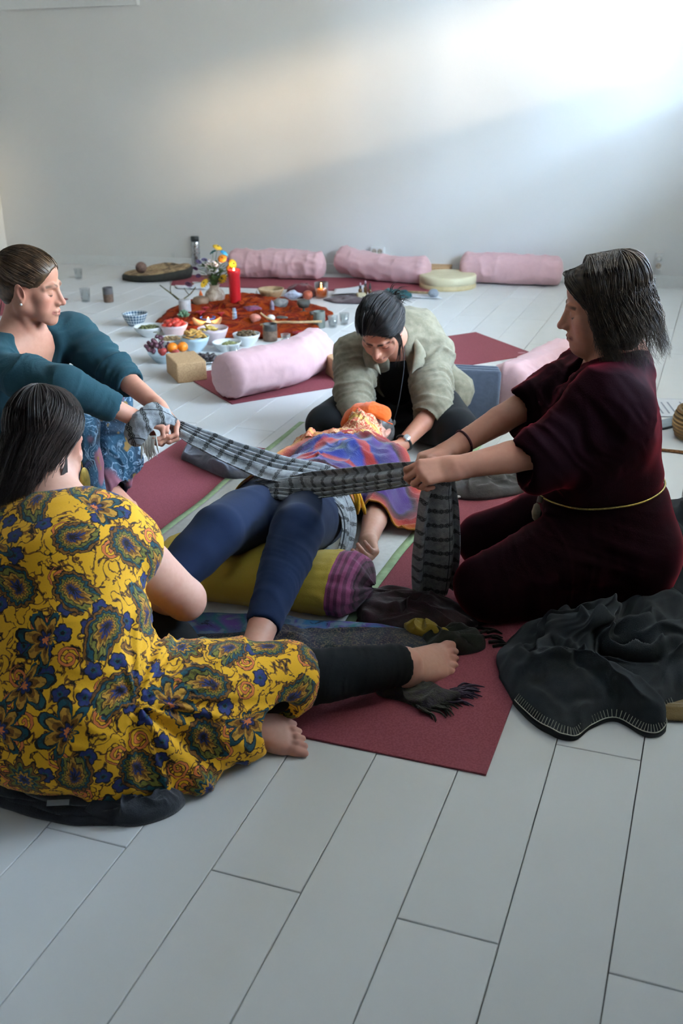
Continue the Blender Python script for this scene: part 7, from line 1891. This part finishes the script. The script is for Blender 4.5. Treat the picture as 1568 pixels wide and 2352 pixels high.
# ------------------------------------------------------------------ cloths draped over people and floor
from mathutils.bvhtree import BVHTree
def collider(objs):
    V = []; F_ = []; k = 0
    for o in objs:
        me = o.data; n = len(me.vertices); co = np.empty(n * 3, np.float32); me.vertices.foreach_get('co', co); co = co.reshape(-1, 3)
        loc = np.array(o.location[:]) + (np.array(o.parent.location[:]) if o.parent else 0)
        V.append(co + loc); F_ += [tuple(i + k for i in p.vertices) for p in me.polygons]; k += n
    V = np.concatenate(V)
    return BVHTree.FromPolygons([tuple(v) for v in V], F_)
persons = [o for o in COL.objects if o.name.startswith('person')]
lying = [o for o in persons if 'navy leggings' in o['label']][0]
bvh3 = collider([c for c in lying.children if c.name.split('.')[0] in ('body', 'leggings', 'top')])
def top_of(bvh, pts, z1=0.6):
    out = np.zeros(len(pts))
    for i, p in enumerate(pts):
        h = bvh.ray_cast(Vector((p[0], p[1], z1)), Vector((0, 0, -1)))
        if h[0] is not None: out[i] = h[0].z
    return out
def drape(name, outline, material, bvh, center=None, rings=46, segs=130, lift=0.006, base=0.014, smooth=10, folds=(10.0, 0.014), dirn=0.0, aniso=0.4, seed=1.0, thick=0.004, parent=None, jag=0.02):
    B = spline(list(outline) + [outline[0]], segs + 1)[:-1]
    c = np.mean(np.asarray(outline, float), 0) if center is None else np.asarray(center, float)
    s = np.linspace(0.0, 1.0, rings + 1)[1:]
    P = c[None, None] + s[:, None, None] * (B - c)[None]
    jg = (vnoise(np.c_[B * 16, np.full(len(B), seed)]) - 0.5) * jag * 2
    P = P + (s[:, None] ** 4)[:, :, None] * jg[None, :, None] * unit((B - c).T).T[None]
    pts = np.vstack([c[None], P.reshape(-1, 2)]); ss = np.r_[0, np.repeat(s, segs)]
    low = np.maximum(top_of(bvh, pts), base) + lift
    z = low.copy()
    G = lambda a: a[1:].reshape(rings, segs)
    for _ in range(smooth):
        g = G(z); up = np.vstack([np.full((1, segs), z[0]), g[:-1]]); dn = np.vstack([g[1:], g[-1:]])
        a = (g * 2 + up + dn + np.roll(g, 1, 1) + np.roll(g, -1, 1)) / 6
        z[0] = g[0].mean(); z[1:] = a.ravel(); z = np.maximum(z, low)
    ca, sa = math.cos(dirn), math.sin(dirn); q = np.c_[pts @ np.array([ca, sa]), pts @ np.array([-sa, ca])]
    wob = fbm(np.c_[pts * folds[0] * 0.6, np.full(len(pts), seed + 3)], 2)
    r = ridged(np.c_[q[:, 0] * folds[0] * aniso + wob, q[:, 1] * folds[0] + wob * 2, np.full(len(pts), seed)], 2)
    z = z + folds[1] * r
    V = np.c_[pts, z]
    F_ = [(0, 1 + i, 1 + (i + 1) % segs, 1 + (i + 1) % segs) for i in range(segs)]
    for j in range(rings - 1):
        a = 1 + j * segs; b = a + segs
        F_ += [(a + i, b + i, b + (i + 1) % segs, a + (i + 1) % segs) for i in range(segs)]
    o = link(name, quads_me(name, V, F_), material, parent); add_attr(o.data, 'pat', np.c_[q, ss])
    solidify(o, thick, 1.0)
    return o
def ribbon(name, A, Bp, material, nu=80, nv=40, pleats=5, amp=0.010, seed=0.0, parent=None, vscale=1.0, thick=0.003, bulge=0.0, u0=0.0, taper=None):
    """pleated strip between two edge curves; pattern coordinates run along and across it"""
    a = spline(A, nu + 1); b = spline(Bp, nu + 1)
    t = np.linspace(0, 1, nv + 1)
    P = a[:, None] * (1 - t)[None, :, None] + b[:, None] * t[None, :, None]
    du = np.gradient(P, axis=0); dv = np.gradient(P, axis=1); N = np.cross(du, dv); N /= np.linalg.norm(N, axis=2, keepdims=True) + 1e-9
    L_ = np.r_[0, np.cumsum(np.linalg.norm(np.diff((a + b) / 2, axis=0), axis=1))]
    ph = (vnoise(np.c_[L_ * 5, np.full(nu + 1, seed), np.full(nu + 1, seed)]) - 0.5) * 0.5
    pp = t[None, :] + 0.10 * np.sin(t[None, :] * 7 + seed) + ph[:, None] * 0.25
    wave = np.sin(pp * pleats * 2 * np.pi); wave = np.sign(wave) * np.abs(wave) ** 0.7
    P = P + N * (amp * wave)[:, :, None] + N * (bulge * np.sin(t * np.pi))[None, :, None]
    w = np.linalg.norm(a - b, axis=1)
    U = np.repeat((L_ + u0)[:, None], nv + 1, 1); W_ = np.repeat(t[None, :], nu + 1, 0) * vscale
    V = P.reshape(-1, 3); F_ = np.array([(i * (nv + 1) + j, (i + 1) * (nv + 1) + j, (i + 1) * (nv + 1) + j + 1, i * (nv + 1) + j + 1) for i in range(nu) for j in range(nv)])
    if parent is not None: V = V - np.array(parent.location[:])
    o = link(name, mesh_np(name, V, F_), material, parent); add_attr(o.data, 'pat', np.c_[U.ravel(), W_.ravel(), U.ravel() * 0])
    solidify(o, thick); return o
# woven scarf: grey ground, black and white diamond bands
def rebozo_mat():
    u, v, _ = sep(attr('pat')); p = genco()
    fu = nfrac(u / 0.052) - 0.5; y = v / 0.021; fv = nfrac(y) - 0.5
    du = nabs(fu * 52.0 / 9.5); dm = du + nabs(fv) * 1.0
    ring = nsin(dm * 16.0)
    band = (du < 0.98)
    mot = band * (dm < 1.02)
    x2 = nabs(nfrac(y + 0.5) - 0.5); dm2 = du * 0.9 + x2
    g = noise(p, 700, 2.0); g2 = noise(p, 60, 3.0)
    ground = mixc(step(g * 0.6 + g2 * 0.4, 0.36, 0.64), srgb('#7d8083'), srgb('#aeb0b1'))
    col = mixc(mot, ground, mixc(step(ring, 0.55, 0.75), srgb('#0b0c0d'), srgb('#a9aaa8')))
    line = nabs(nfrac(v / 0.0825) - 0.5) < 0.014
    col = mixc(line, col, srgb('#22242a'))
    return {'Base Color': col, 'Roughness': 0.92, 'Sheen Weight': 0.15, 'Normal': bump(noise(p, 900, 1.0), 0.35, 0.002), 'Specular IOR Level': 0.15}
M_REBOZO = mat('woven_scarf', rebozo_mat)
rb = empty('woven_scarf', (-0.05, 2.95, 0)); tag(rb, 'long grey woven scarf with diamond bands wrapped round the hips and pulled both ways', 'scarf')
ribbon('right_strap', [(0.225, 2.505, 0.470), (0.116, 2.62, 0.421), (0.022, 2.74, 0.366), (-0.123, 2.92, 0.285), (-0.215, 2.985, 0.240), (-0.315, 3.02, 0.185)],
       [(0.218, 2.44, 0.436), (0.112, 2.54, 0.379), (0.020, 2.66, 0.318), (-0.121, 2.82, 0.236), (-0.215, 2.865, 0.228), (-0.335, 2.935, 0.165)], M_REBOZO, 110, 56, 4, 0.0075, 1.0, rb, 0.20)
ribbon('left_strap', [(-0.525, 3.130, 0.398), (-0.419, 3.12, 0.354), (-0.308, 3.10, 0.315), (-0.183, 3.075, 0.285), (-0.052, 3.05, 0.262), (0.030, 3.03, 0.215)],
       [(-0.535, 3.098, 0.374), (-0.454, 3.05, 0.330), (-0.358, 3.01, 0.286), (-0.247, 2.96, 0.262), (-0.130, 2.91, 0.258), (-0.030, 2.90, 0.235)], M_REBOZO, 110, 56, 4, 0.0075, 4.0, rb, 0.20)
ribbon('hip_wrap', [(-0.03, 3.06, 0.235), (0.028, 2.99, 0.185), (0.045, 2.93, 0.140), (0.038, 2.86, 0.100), (0.018, 2.80, 0.066), (-0.01, 2.755, 0.035)],
       [(-0.105, 2.90, 0.240), (-0.055, 2.875, 0.225), (-0.010, 2.835, 0.200), (0.004, 2.785, 0.170), (-0.004, 2.735, 0.135), (-0.022, 2.70, 0.100)], M_REBOZO, 70, 40, 3, 0.005, 7.0, rb, 0.14, bulge=0.0)
ribbon('far_hip_wrap', [(-0.13, 3.09, 0.240), (-0.255, 3.08, 0.225), (-0.340, 3.05, 0.160), (-0.362, 3.03, 0.08), (-0.35, 3.02, 0.02)],
       [(-0.15, 2.93, 0.240), (-0.255, 2.93, 0.230), (-0.340, 2.955, 0.175), (-0.366, 2.94, 0.08), (-0.355, 2.93, 0.02)], M_REBOZO, 60, 40, 3, 0.004, 9.0, rb, 0.18)
ribbon('hanging_end', [(0.228, 2.442, 0.445), (0.210, 2.47, 0.39), (0.203, 2.50, 0.302), (0.196, 2.54, 0.181), (0.198, 2.58, 0.090), (0.205, 2.600, 0.026)],
       [(0.292, 2.475, 0.455), (0.300, 2.50, 0.40), (0.312, 2.53, 0.330), (0.327, 2.585, 0.186), (0.327, 2.625, 0.075), (0.318, 2.640, 0.024)], M_REBOZO, 110, 50, 2, 0.013, 12.0, rb, 0.17)
# knot wound round the left pair of hands
KB = Body(); kc = [(-0.545, 3.095, 0.415), (-0.575, 3.055, 0.440), (-0.612, 3.035, 0.420), (-0.632, 3.035, 0.388), (-0.640, 3.045, 0.362)]
KB.chain([np.array(p) for p in kc], [0.016, 0.028, 0.034, 0.032, 0.024], 0.02); KB.chain([np.array(p) for p in [(-0.585, 3.05, 0.448), (-0.555, 3.075, 0.425), (-0.530, 3.105, 0.398)]], [0.022, 0.026, 0.018], 0.012)
kv, kq = KB.mesh(0.0035); kn = vnormals(kv, kq); kt = (kv - np.array(kc[0])) @ unit(V3(-1, -0.5, -0.2))
kv = kv + kn * (0.006 * (ridged(np.c_[kt * 34, kv[:, 2] * 40 + kv[:, 1] * 20, kv[:, 1] * 6]) - 0.4))[:, None]
ko = link('knot', mesh_np('knot', kv - np.array(rb.location[:]), kq), M_REBOZO, rb); add_attr(ko.data, 'pat', np.c_[kt, kv[:, 2] * 0.8 + kv[:, 1] * 0.6, kt * 0])
M_CREAM = fabric('cream_fringe', '#c9c2b2', 0.95, 0.12, 400, 0.2, 0.4)
for k in range(14):
    x = -0.618 + 0.0034 * k; l = 0.055 + 0.05 * random.random() * (1 if k < 8 else 0.55)
    P = spline([(x, 3.036, 0.375), (x + random.uniform(-0.006, 0.006), 3.03, 0.375 - l * 0.5), (x + random.uniform(-0.010, 0.010), 3.034, 0.375 - l)], 8) - np.array(rb.location[:])
    link('fringe', tube_me('fringe', P, [0.0032] * 6 + [0.002, 0.001], 6), M_CREAM, rb)
# rainbow scarf over the chest
def rainbow_mat():
    a, b, s = sep(attr('pat')); p = genco()
    t = s + (noise(p, 9, 2.0) - 0.5) * 0.12 + (noise(p, 40, 2.0) - 0.5) * 0.04
    col = ramp(t, [(0.0, srgb('#123d24')), (0.14, srgb('#152a86')), (0.22, srgb('#1c2f96')), (0.27, srgb('#a5161c')), (0.36, srgb('#c42a14')), (0.40, srgb('#172a80')), (0.46, srgb('#2a1766')), (0.58, srgb('#4c1c7c')), (0.66, srgb('#56228a')), (0.70, srgb('#2a0a18')), (0.78, srgb('#8c1018')), (0.88, srgb('#c8260f')), (0.95, srgb('#dd640d')), (1.0, srgb('#e09c10'))])
    return {'Base Color': mixc(0.35 + noise(p, 300, 2) * 0.4, col, mixc(1.0, col, srgb('#7a6a6a'), 'MULTIPLY')), 'Roughness': 0.95, 'Sheen Weight': 0.3, 'Normal': bump(noise(p, 250, 3.0), 0.5, 0.004)}
M_RAINBOW = mat('rainbow_wool', rainbow_mat)
rw = drape('rainbow_scarf', [(-0.335, 3.20), (-0.27, 3.34), (-0.20, 3.52), (-0.06, 3.60), (0.10, 3.60), (0.225, 3.55), (0.30, 3.38), (0.345, 3.20), (0.29, 3.07), (0.20, 3.05), (0.12, 3.09), (0.06, 3.10), (-0.06, 3.10), (-0.20, 3.10), (-0.30, 3.05), (-0.375, 3.06), (-0.375, 3.13)],
           M_RAINBOW, bvh3, (0.0, 3.34), 50, 150, 0.012, 0.016, 14, (17.0, 0.026), 0.6, 0.4, 3.0, 0.005)
tag(rw, 'rainbow striped wool scarf draped over the lying woman\'s chest', 'scarf')
M_YARN = fabric('yellow_yarn', '#d89a1c', 0.95, 0.15, 300, 0.2, 0.5); 
for k, (x, y, z, dx) in enumerate([(0.045, 3.02, 0.165, 0.008), (0.055, 3.015, 0.162, -0.004), (0.064, 3.03, 0.155, 0.012)]):
    link('tassel', tube_me('tassel', spline([(x - 0.02, y + 0.08, z + 0.035), (x - 0.012, y + 0.03, z + 0.022), (x, y, z - 0.004), (x + dx, y - 0.01, z - 0.05)], 10), [0.005] * 7 + [0.006, 0.007, 0.004], 8), M_YARN, rw)
# patterned neck scarf
def vine_mat():
    a, b, s = sep(attr('pat')); p = genco(); n = noise(p, 60, 2.0, 0.5, 2.0); d = nabs(n - 0.5)
    band = nabs(nfrac(a / 0.09) - 0.5); cream = srgb('#d9b98a'); red = srgb('#b0402c')
    col = mixc(step(d, 0.05, 0.09), red, cream)
    col = mixc((band < 0.10), col, srgb('#d8b25e')); col = mixc((nabs(band - 0.06) < 0.014), col, srgb('#a8482a'))
    return {'Base Color': mixc(step(noise(p, 5, 2), 0.5, 0.6) * 0.35, col, srgb('#b5552e')), 'Roughness': 0.9, 'Normal': bump(noise(p, 80, 3.0), 0.4, 0.004)}
M_VINE = mat('vine_print_cotton', vine_mat)
vsf = drape('neck_scarf', [(-0.21, 3.60), (-0.10, 3.70), (-0.02, 3.74), (0.06, 3.755), (0.125, 3.715), (0.20, 3.66), (0.225, 3.585), (0.15, 3.545), (0.04, 3.545), (-0.08, 3.555), (-0.16, 3.555)], M_VINE, bvh3, (0.03, 3.64), 40, 120, 0.012, 0.03, 8, (22.0, 0.034), 0.9, 0.6, 6.0, 0.004)
tag(vsf, 'cream and red vine-printed scarf wrapped round the lying woman\'s neck', 'scarf')

# ------------------------------------------------------------------ mustard shawl over the knee bolster, trailing to the right
def mustard_mat():
    a, b, s = sep(attr('pat')); p = genco(); n = noise(p, 500, 2.0); m2 = noise(p, 22, 3)
    mus = mixc(n * 0.5 + m2 * 0.3, srgb('#bb9c30'), srgb('#d2b240'))
    st = nsin(a * 330.0) * 0.5 + 0.5
    pur = mixc(step(st, 0.3, 0.7), srgb('#6d3350'), srgb('#96486e'))
    col = mixc(a > 0.555, mus, pur); col = mixc(a > 0.625, col, mixc(step(st, 0.4, 0.8), srgb('#3c2229'), srgb('#5a2f42')))
    return {'Base Color': col, 'Roughness': 0.95, 'Sheen Weight': 0.15, 'Normal': bump(n + noise(p, 90, 3), 0.4, 0.003)}
M_MUSTARD = mat('mustard_shawl', mustard_mat)
M_BROWNSH = fabric('brown_mauve_shawl', '#40292c', 0.95, 0.3, 500, 0.15, 0.5, '#2c2220')
def shawl():
    root = empty('knee_shawl', (-0.2, 2.63, 0)); tag(root, 'mustard shawl with purple striped end wrapped over the bolster under the knees', 'shawl')
    A = V3(-0.545, 2.755, 0.078); Bq = V3(0.085, 2.565, 0.078); nu, nv = 110, 64; ax = unit(Bq - A); sd = V3(-ax[1], ax[0], 0)
    V = []; pat = []; L_ = np.linalg.norm(Bq - A)
    for i in range(nu + 1):
        t = i / nu; e = min(t, 1 - t) * L_; f = min(1, max(0.02, 1 - (1 - min(1, e / 0.06)) ** 2.2)) ** 0.5
        if t > 0.9: f *= 1 - 0.35 * (t - 0.9) / 0.1
        c = A + (Bq - A) * t
        kd = 0.030 * (math.exp(-((t - 0.62) / 0.10) ** 2) + math.exp(-((t - 0.27) / 0.10) ** 2))
        for j in range(nv):
            an = 2 * math.pi * j / nv; y, z = math.cos(an) * 0.132 * f, math.sin(an) * (0.082) * f
            if z > 0: z = z * (1 - kd / 0.082)
            V.append(c + sd * y + V3(0, 0, z)); pat.append((t * L_, an * 0.11, 0))
    V = np.array(V); pat = np.array(pat)
    F_ = np.array([(i * nv + j, i * nv + (j + 1) % nv, (i + 1) * nv + (j + 1) % nv, (i + 1) * nv + j) for i in range(nu) for j in range(nv)])
    N = vnormals(V, F_)
    ctr = A + ((V - A) @ ax)[:, None] * ax; out = V - ctr; sg = np.sign((N * out).sum(1)).mean(); N = N * (1 if sg > 0 else -1)
    ed = np.clip((pat[:, 0] - 0.50) / 0.1, 0, 1)
    V = V + N * (0.006 * (fbm(V * 9, 2) - 0.5) + (0.004 + 0.012 * ed) * (ridged(np.c_[pat[:, 0] * 14, pat[:, 1] * 30, pat[:, 0] * 0], 2) - 0.4))[:, None]
    V[:, 2] = np.maximum(V[:, 2], 0.016)
    o = link('cover', mesh_np('cover', V - np.array(root.location[:]), F_), M_MUSTARD, root); add_attr(o.data, 'pat', pat)
    t_ = cloth_patch('trailing_end', [(0.03, 2.66), (0.12, 2.655), (0.22, 2.60), (0.33, 2.545), (0.37, 2.46), (0.33, 2.415), (0.24, 2.41), (0.13, 2.44), (0.05, 2.49)], M_BROWNSH, 0.03, (18.0, 0.05), -0.5, 0.35, rings=44, segs=130, seed=21.0, z0=0.006, warp=0.02)
    t_.parent = root; t_.matrix_parent_inverse = Matrix.Translation(-root.location)
    M_BLKF = fabric('dark_fringe', '#1c1715', 0.95, 0.3, 300, 0.1, 0.4)
    for k in range(10):
        x, y = 0.36 + 0.004 * k, 2.44 - 0.012 * k + 0.06 * (k % 2); a = random.uniform(-0.7, 0.3); l = random.uniform(0.03, 0.055)
        P = spline([(x, y, 0.012), (x + l * 0.5 * math.cos(a), y + l * 0.5 * math.sin(a) + 0.006, 0.012), (x + l * math.cos(a), y + l * math.sin(a), 0.009)], 8) - np.array(root.location[:])
        link('fringe', tube_me('fringe', P, [0.004] * 6 + [0.003, 0.0015], 6), M_BLKF, root)
shawl()
M_OLIVEC = fabric('dark_olive_cloth', '#23221a', 0.95, 0.3, 500, 0.15, 0.5); M_MUSTP = fabric('mustard_plain', '#8f7726', 0.95, 0.2, 500, 0.15, 0.5)
ol = cloth_patch('olive_shawl', [(0.20, 2.42), (0.28, 2.43), (0.36, 2.40), (0.37, 2.34), (0.30, 2.31), (0.22, 2.33)], M_OLIVEC, 0.022, (26.0, 0.045), 0.3, 0.4, rings=30, segs=90, seed=25.0, z0=0.006); tag(ol, 'dark olive shawl bunched behind the bare foot', 'shawl')
mb = cloth_patch('mustard_corner', [(0.165, 2.43), (0.20, 2.435), (0.27, 2.385), (0.285, 2.35), (0.235, 2.365), (0.18, 2.385)], M_MUSTP, 0.02, (30.0, 0.035), -0.4, 0.4, rings=24, segs=80, seed=27.0, z0=0.022, parent=ol); mb['label'] = 'mustard turned-over corner'
def plaid_mat():
    a, b, s = sep(attr('pat')); p = genco(); n = noise(p, 16, 4.0, 0.6, 0.8)
    col = ramp(noise(comb(a * 1.0, b * 0.3, 2.0), 9, 2.0), [(0.30, srgb('#343a78')), (0.42, srgb('#336a90')), (0.50, srgb('#50337a')), (0.58, srgb('#2b686a')), (0.68, srgb('#66428f'))])
    col = mixc(step(n, 0.52, 0.60) * 0.75, col, srgb('#6a7a86')); col = mixc(step(n, 0.40, 0.34) * 0.8, col, srgb('#1a1516'))
    gold = noise(p, 110, 2.0, 0.5, 2.0)
    col = mixc((b < 2.405) * 0.9, col, mixc(step(gold, 0.52, 0.58), srgb('#17110f'), srgb('#5d4d35')))
    return {'Base Color': col, 'Roughness': 0.9, 'Normal': bump(noise(p, 200, 3.0), 0.4, 0.003)}
M_PLAID = mat('brocade_shawl', plaid_mat)
pls = cloth_patch('brocade_shawl', [(-0.50, 2.50), (-0.30, 2.53), (-0.08, 2.475), (0.08, 2.45), (0.19, 2.41), (0.235, 2.345), (0.16, 2.275), (0.0, 2.245), (-0.2, 2.24), (-0.42, 2.30), (-0.52, 2.40)], M_PLAID, 0.022, (12.0, 0.026), 0.05, 0.25, rings=44, segs=150, seed=31.0, z0=0.012)
tag(pls, 'blue and purple brocade shawl lying under the feet', 'shawl')
frg = cloth_patch('fringed_shawl', [(0.07, 2.19), (0.16, 2.17), (0.25, 2.14), (0.28, 2.11), (0.24, 2.08), (0.19, 2.06), (0.14, 2.10), (0.08, 2.13)], fabric('moss_shawl', '#3b3a2a', 0.95, 0.4, 300, 0.15, 0.7, '#332a36'), 0.012, (22.0, 0.02), 0.3, 0.5, rings=24, segs=80, seed=35.0, z0=0.006)
tag(frg, 'mossy purple fringed shawl end below the bare foot', 'shawl')
M_PFR = fabric('purple_fringe', '#3f3242', 0.95, 0.3, 300, 0.15, 0.5); M_GFR = fabric('moss_fringe', '#35352a', 0.95, 0.3, 300, 0.15, 0.5)
for k in range(46):
    t = k / 45; x, y = 0.17 + 0.11 * t, 2.07 + 0.07 * t + random.uniform(-0.015, 0.015); a = -0.75 + 0.85 * t + random.uniform(-0.4, 0.4); l = random.uniform(0.04, 0.085)
    P = spline([(x, y, 0.014), (x + l * 0.35 * math.cos(a), y + l * 0.35 * math.sin(a) + random.uniform(-0.008, 0.008), 0.016), (x + l * 0.7 * math.cos(a + 0.2), y + l * 0.7 * math.sin(a + 0.2), 0.011), (x + l * math.cos(a), y + l * math.sin(a), 0.009)], 9)
    link('fringe', tube_me('fringe', P, [0.0030] * 6 + [0.0026, 0.002, 0.001], 5), M_GFR if t < 0.45 else M_PFR, frg)

# ------------------------------------------------------------------ blankets
def fleece_mat():
    p = genco(); n = noise(p, 30, 4.0, 0.6); f = noise(p, 800, 2.0)
    return {'Base Color': mixc(n * 0.7, srgb('#222325'), srgb('#414346')), 'Roughness': 0.9, 'Sheen Weight': 0.35, 'Sheen Roughness': 0.6, 'Sheen Tint': srgb('#8a8c8e'), 'Normal': bump(f + n, 0.5, 0.006), 'Specular IOR Level': 0.0}
M_FLEECE = mat('charcoal_fleece', fleece_mat); M_TAN = fabric('tan_fleece', '#7d6842', 0.95, 0.15, 400, 0.3, 0.5); M_STITCH = plain('cream_stitch', '#b8b3a2', 0.9, 0.05)
bk_ = empty('fleece_blanket', (0.7, 2.3, 0)); tag(bk_, 'crumpled charcoal fleece blanket with cream stitched edge and tan underside', 'blanket')
def bpart(name, outl, **kw):
    o = cloth_patch(name, outl, kw.pop('m_', M_FLEECE), parent=bk_, **kw); o.matrix_parent_inverse = Matrix.Translation(-bk_.location); return o
bf1 = bpart('front_fold', [(0.385, 2.20), (0.40, 2.11), (0.455, 1.985), (0.515, 1.945), (0.57, 1.985), (0.63, 2.01), (0.685, 1.955), (0.735, 1.97), (0.76, 2.03), (0.88, 2.10), (1.00, 2.16), (1.02, 2.26), (0.92, 2.285), (0.90, 2.40), (0.98, 2.52), (0.96, 2.66), (0.84, 2.62), (0.72, 2.52), (0.60, 2.50), (0.48, 2.42), (0.41, 2.32)],
      h=0.030, folds=(12.0, 0.12), extra=(0.5, 16.0, 0.05), lip=1.0, soft=4, dirn=-0.95, aniso=0.30, center=(0.66, 2.25), rings=80, segs=260, seed=41.0, warp=0.035, power=4.0)
bf2 = bpart('rear_fold', [(0.84, 2.52), (0.93, 2.50), (1.03, 2.56), (1.10, 2.74), (1.16, 2.95), (1.30, 3.05), (1.28, 3.22), (1.12, 3.28), (1.0, 3.20), (0.95, 3.0), (0.90, 2.86), (0.84, 2.70)],
      h=0.05, folds=(11.0, 0.09), extra=(0.2, 15.0, 0.04), lip=1.0, soft=5, dirn=1.1, aniso=0.35, center=(1.0, 2.85), rings=60, segs=200, seed=47.0, warp=0.03, power=4.0)
bf3 = bpart('turned_corner', [(0.635, 2.080), (0.69, 2.125), (0.80, 2.120), (0.93, 2.105), (0.99, 2.075), (0.90, 2.025), (0.80, 2.0), (0.70, 2.025)], m_=M_TAN, h=0.012, folds=(8.0, 0.014), lip=0.8, dirn=0.0, aniso=0.3, rings=30, segs=110, seed=52.0, warp=0.005, z0=0.004, power=3.0)
def stitch(path, step_=0.0085, l=0.012, z=0.008, side=1):
    P = spline(path, 400); d = np.r_[0, np.cumsum(np.linalg.norm(np.diff(P[:, :2], axis=0), axis=1))]; n = int(d[-1] / step_); parts = []
    Q_ = np.array([[np.interp(k * step_, d, P[:, j]) for j in range(P.shape[1])] for k in range(n)])
    T = np.gradient(Q_, axis=0); T /= np.linalg.norm(T, axis=1)[:, None]
    for k in range(n):
        nrm = np.array([-T[k, 1], T[k, 0], 0]) * side; p = Q_[k]
        parts.append(tube_np([p, p + nrm * l + V3(0, 0, 0.015)], 0.0007, 4, False))
    parts.append(tube_np(Q_, 0.0013, 5, False))
    v, f = join_np(parts); o = link('stitching', mesh_np('stitching', v - np.array(bk_.location[:]), f), M_STITCH, bk_); return o
def ring_path(o, rings, segs, lo, hi, up=0.002):
    me = o.data; n = len(me.vertices); co = np.empty(n * 3, np.float32); me.vertices.foreach_get('co', co); co = co.reshape(-1, 3)
    r = co[1 + (rings - 1) * segs: 1 + rings * segs].astype(float); i0 = int(lo * segs); i1 = int(hi * segs)
    idx = np.arange(i0, i1) % segs; return r[idx] + V3(0, 0, up)
stitch(ring_path(bf1, 80, 260, 0.06, 0.40), side=1, l=0.011)
stitch(ring_path(bf1, 80, 260, 0.52, 0.68), side=1, l=0.011)
stitch(ring_path(bf2, 60, 200, 0.04, 0.40), side=1, l=0.011)
stitch(ring_path(bf3, 30, 110, 0.0, 0.42), side=-1, l=0.011)
M_GREYB = fabric('grey_wool', '#6c6d76', 0.95, 0.2, 500, 0.25, 0.5)
gb_ = cloth_patch('grey_throw', [(-0.63, 3.83), (-0.60, 3.97), (-0.50, 3.99), (-0.40, 3.86), (-0.33, 3.72), (-0.32, 3.60), (-0.40, 3.585), (-0.50, 3.68)], M_GREYB, 0.04, (17.0, 0.065), -0.9, 0.4, rings=50, segs=140, seed=61.0, z0=0.006, warp=0.025); tag(gb_, 'crumpled grey wool throw beside the sheet on the left mat', 'blanket')
M_TAUPE = fabric('taupe_shawl', '#4e4a48', 0.95, 0.2, 500, 0.2, 0.5)
tp = cloth_patch('taupe_shawl', [(0.36, 3.40), (0.42, 3.56), (0.55, 3.66), (0.67, 3.68), (0.72, 3.58), (0.68, 3.46), (0.60, 3.39), (0.48, 3.36)], M_TAUPE, 0.035, (18.0, 0.06), 0.7, 0.4, rings=44, segs=130, seed=67.0, z0=0.006, warp=0.025); tag(tp, 'crumpled taupe shawl on the mat behind the gripping hands', 'shawl')
M_DARKB = fabric('dark_grey_blanket', '#3d3e43', 0.95, 0.35, 500, 0.25, 0.6)
sbk = empty('seat_blanket', (-0.6, 1.9, 0)); tag(sbk, 'folded dark grey blanket under the woman in the yellow dress', 'blanket')
for k in range(5):
    g = 0.010 * k; rr_ = random.Random(k)
    jt = lambda: rr_.uniform(-0.014, 0.010)
    o = cloth_patch('layer', [(-1.02 + g, 2.02 + jt()), (-0.92 + g, 1.845 + g + jt()), (-0.76 + jt(), 1.765 + g + jt()), (-0.58 + jt(), 1.690 + g + jt()), (-0.45 - g + jt(), 1.685 + g + jt()), (-0.36 - 1.5 * g + jt(), 1.745 + g), (-0.40, 1.90), (-0.52, 2.05), (-0.80, 2.15), (-0.98, 2.12)],
                    M_DARKB, 0.008, (34.0, 0.009), 0.3 + k, 0.5, rings=34, segs=220, seed=71.0 + 3 * k, z0=0.0095 * k, warp=0.008, power=14.0); o.parent = sbk; o.matrix_parent_inverse = Matrix.Translation(-sbk.location)
o = cloth_patch('crumpled_edge', [(-0.56, 1.70), (-0.50, 1.682), (-0.43, 1.672), (-0.36, 1.70), (-0.335, 1.745), (-0.38, 1.775), (-0.47, 1.755), (-0.54, 1.735)], M_DARKB, 0.022, (34.0, 0.034), 0.4, 0.6, rings=34, segs=140, seed=83.0, warp=0.014, power=5.0); o.parent = sbk; o.matrix_parent_inverse = Matrix.Translation(-sbk.location)
lbv, lbf = None, None
lb = link('care_label', box_me('care_label', 0.045, 0.012, 0.001), plain('label_tape', '#8d8f90', 0.8), sbk, (-0.585 + 0.6, 1.694 - 1.9, 0.046), (math.radians(30), 0, 0.05), smooth=False)
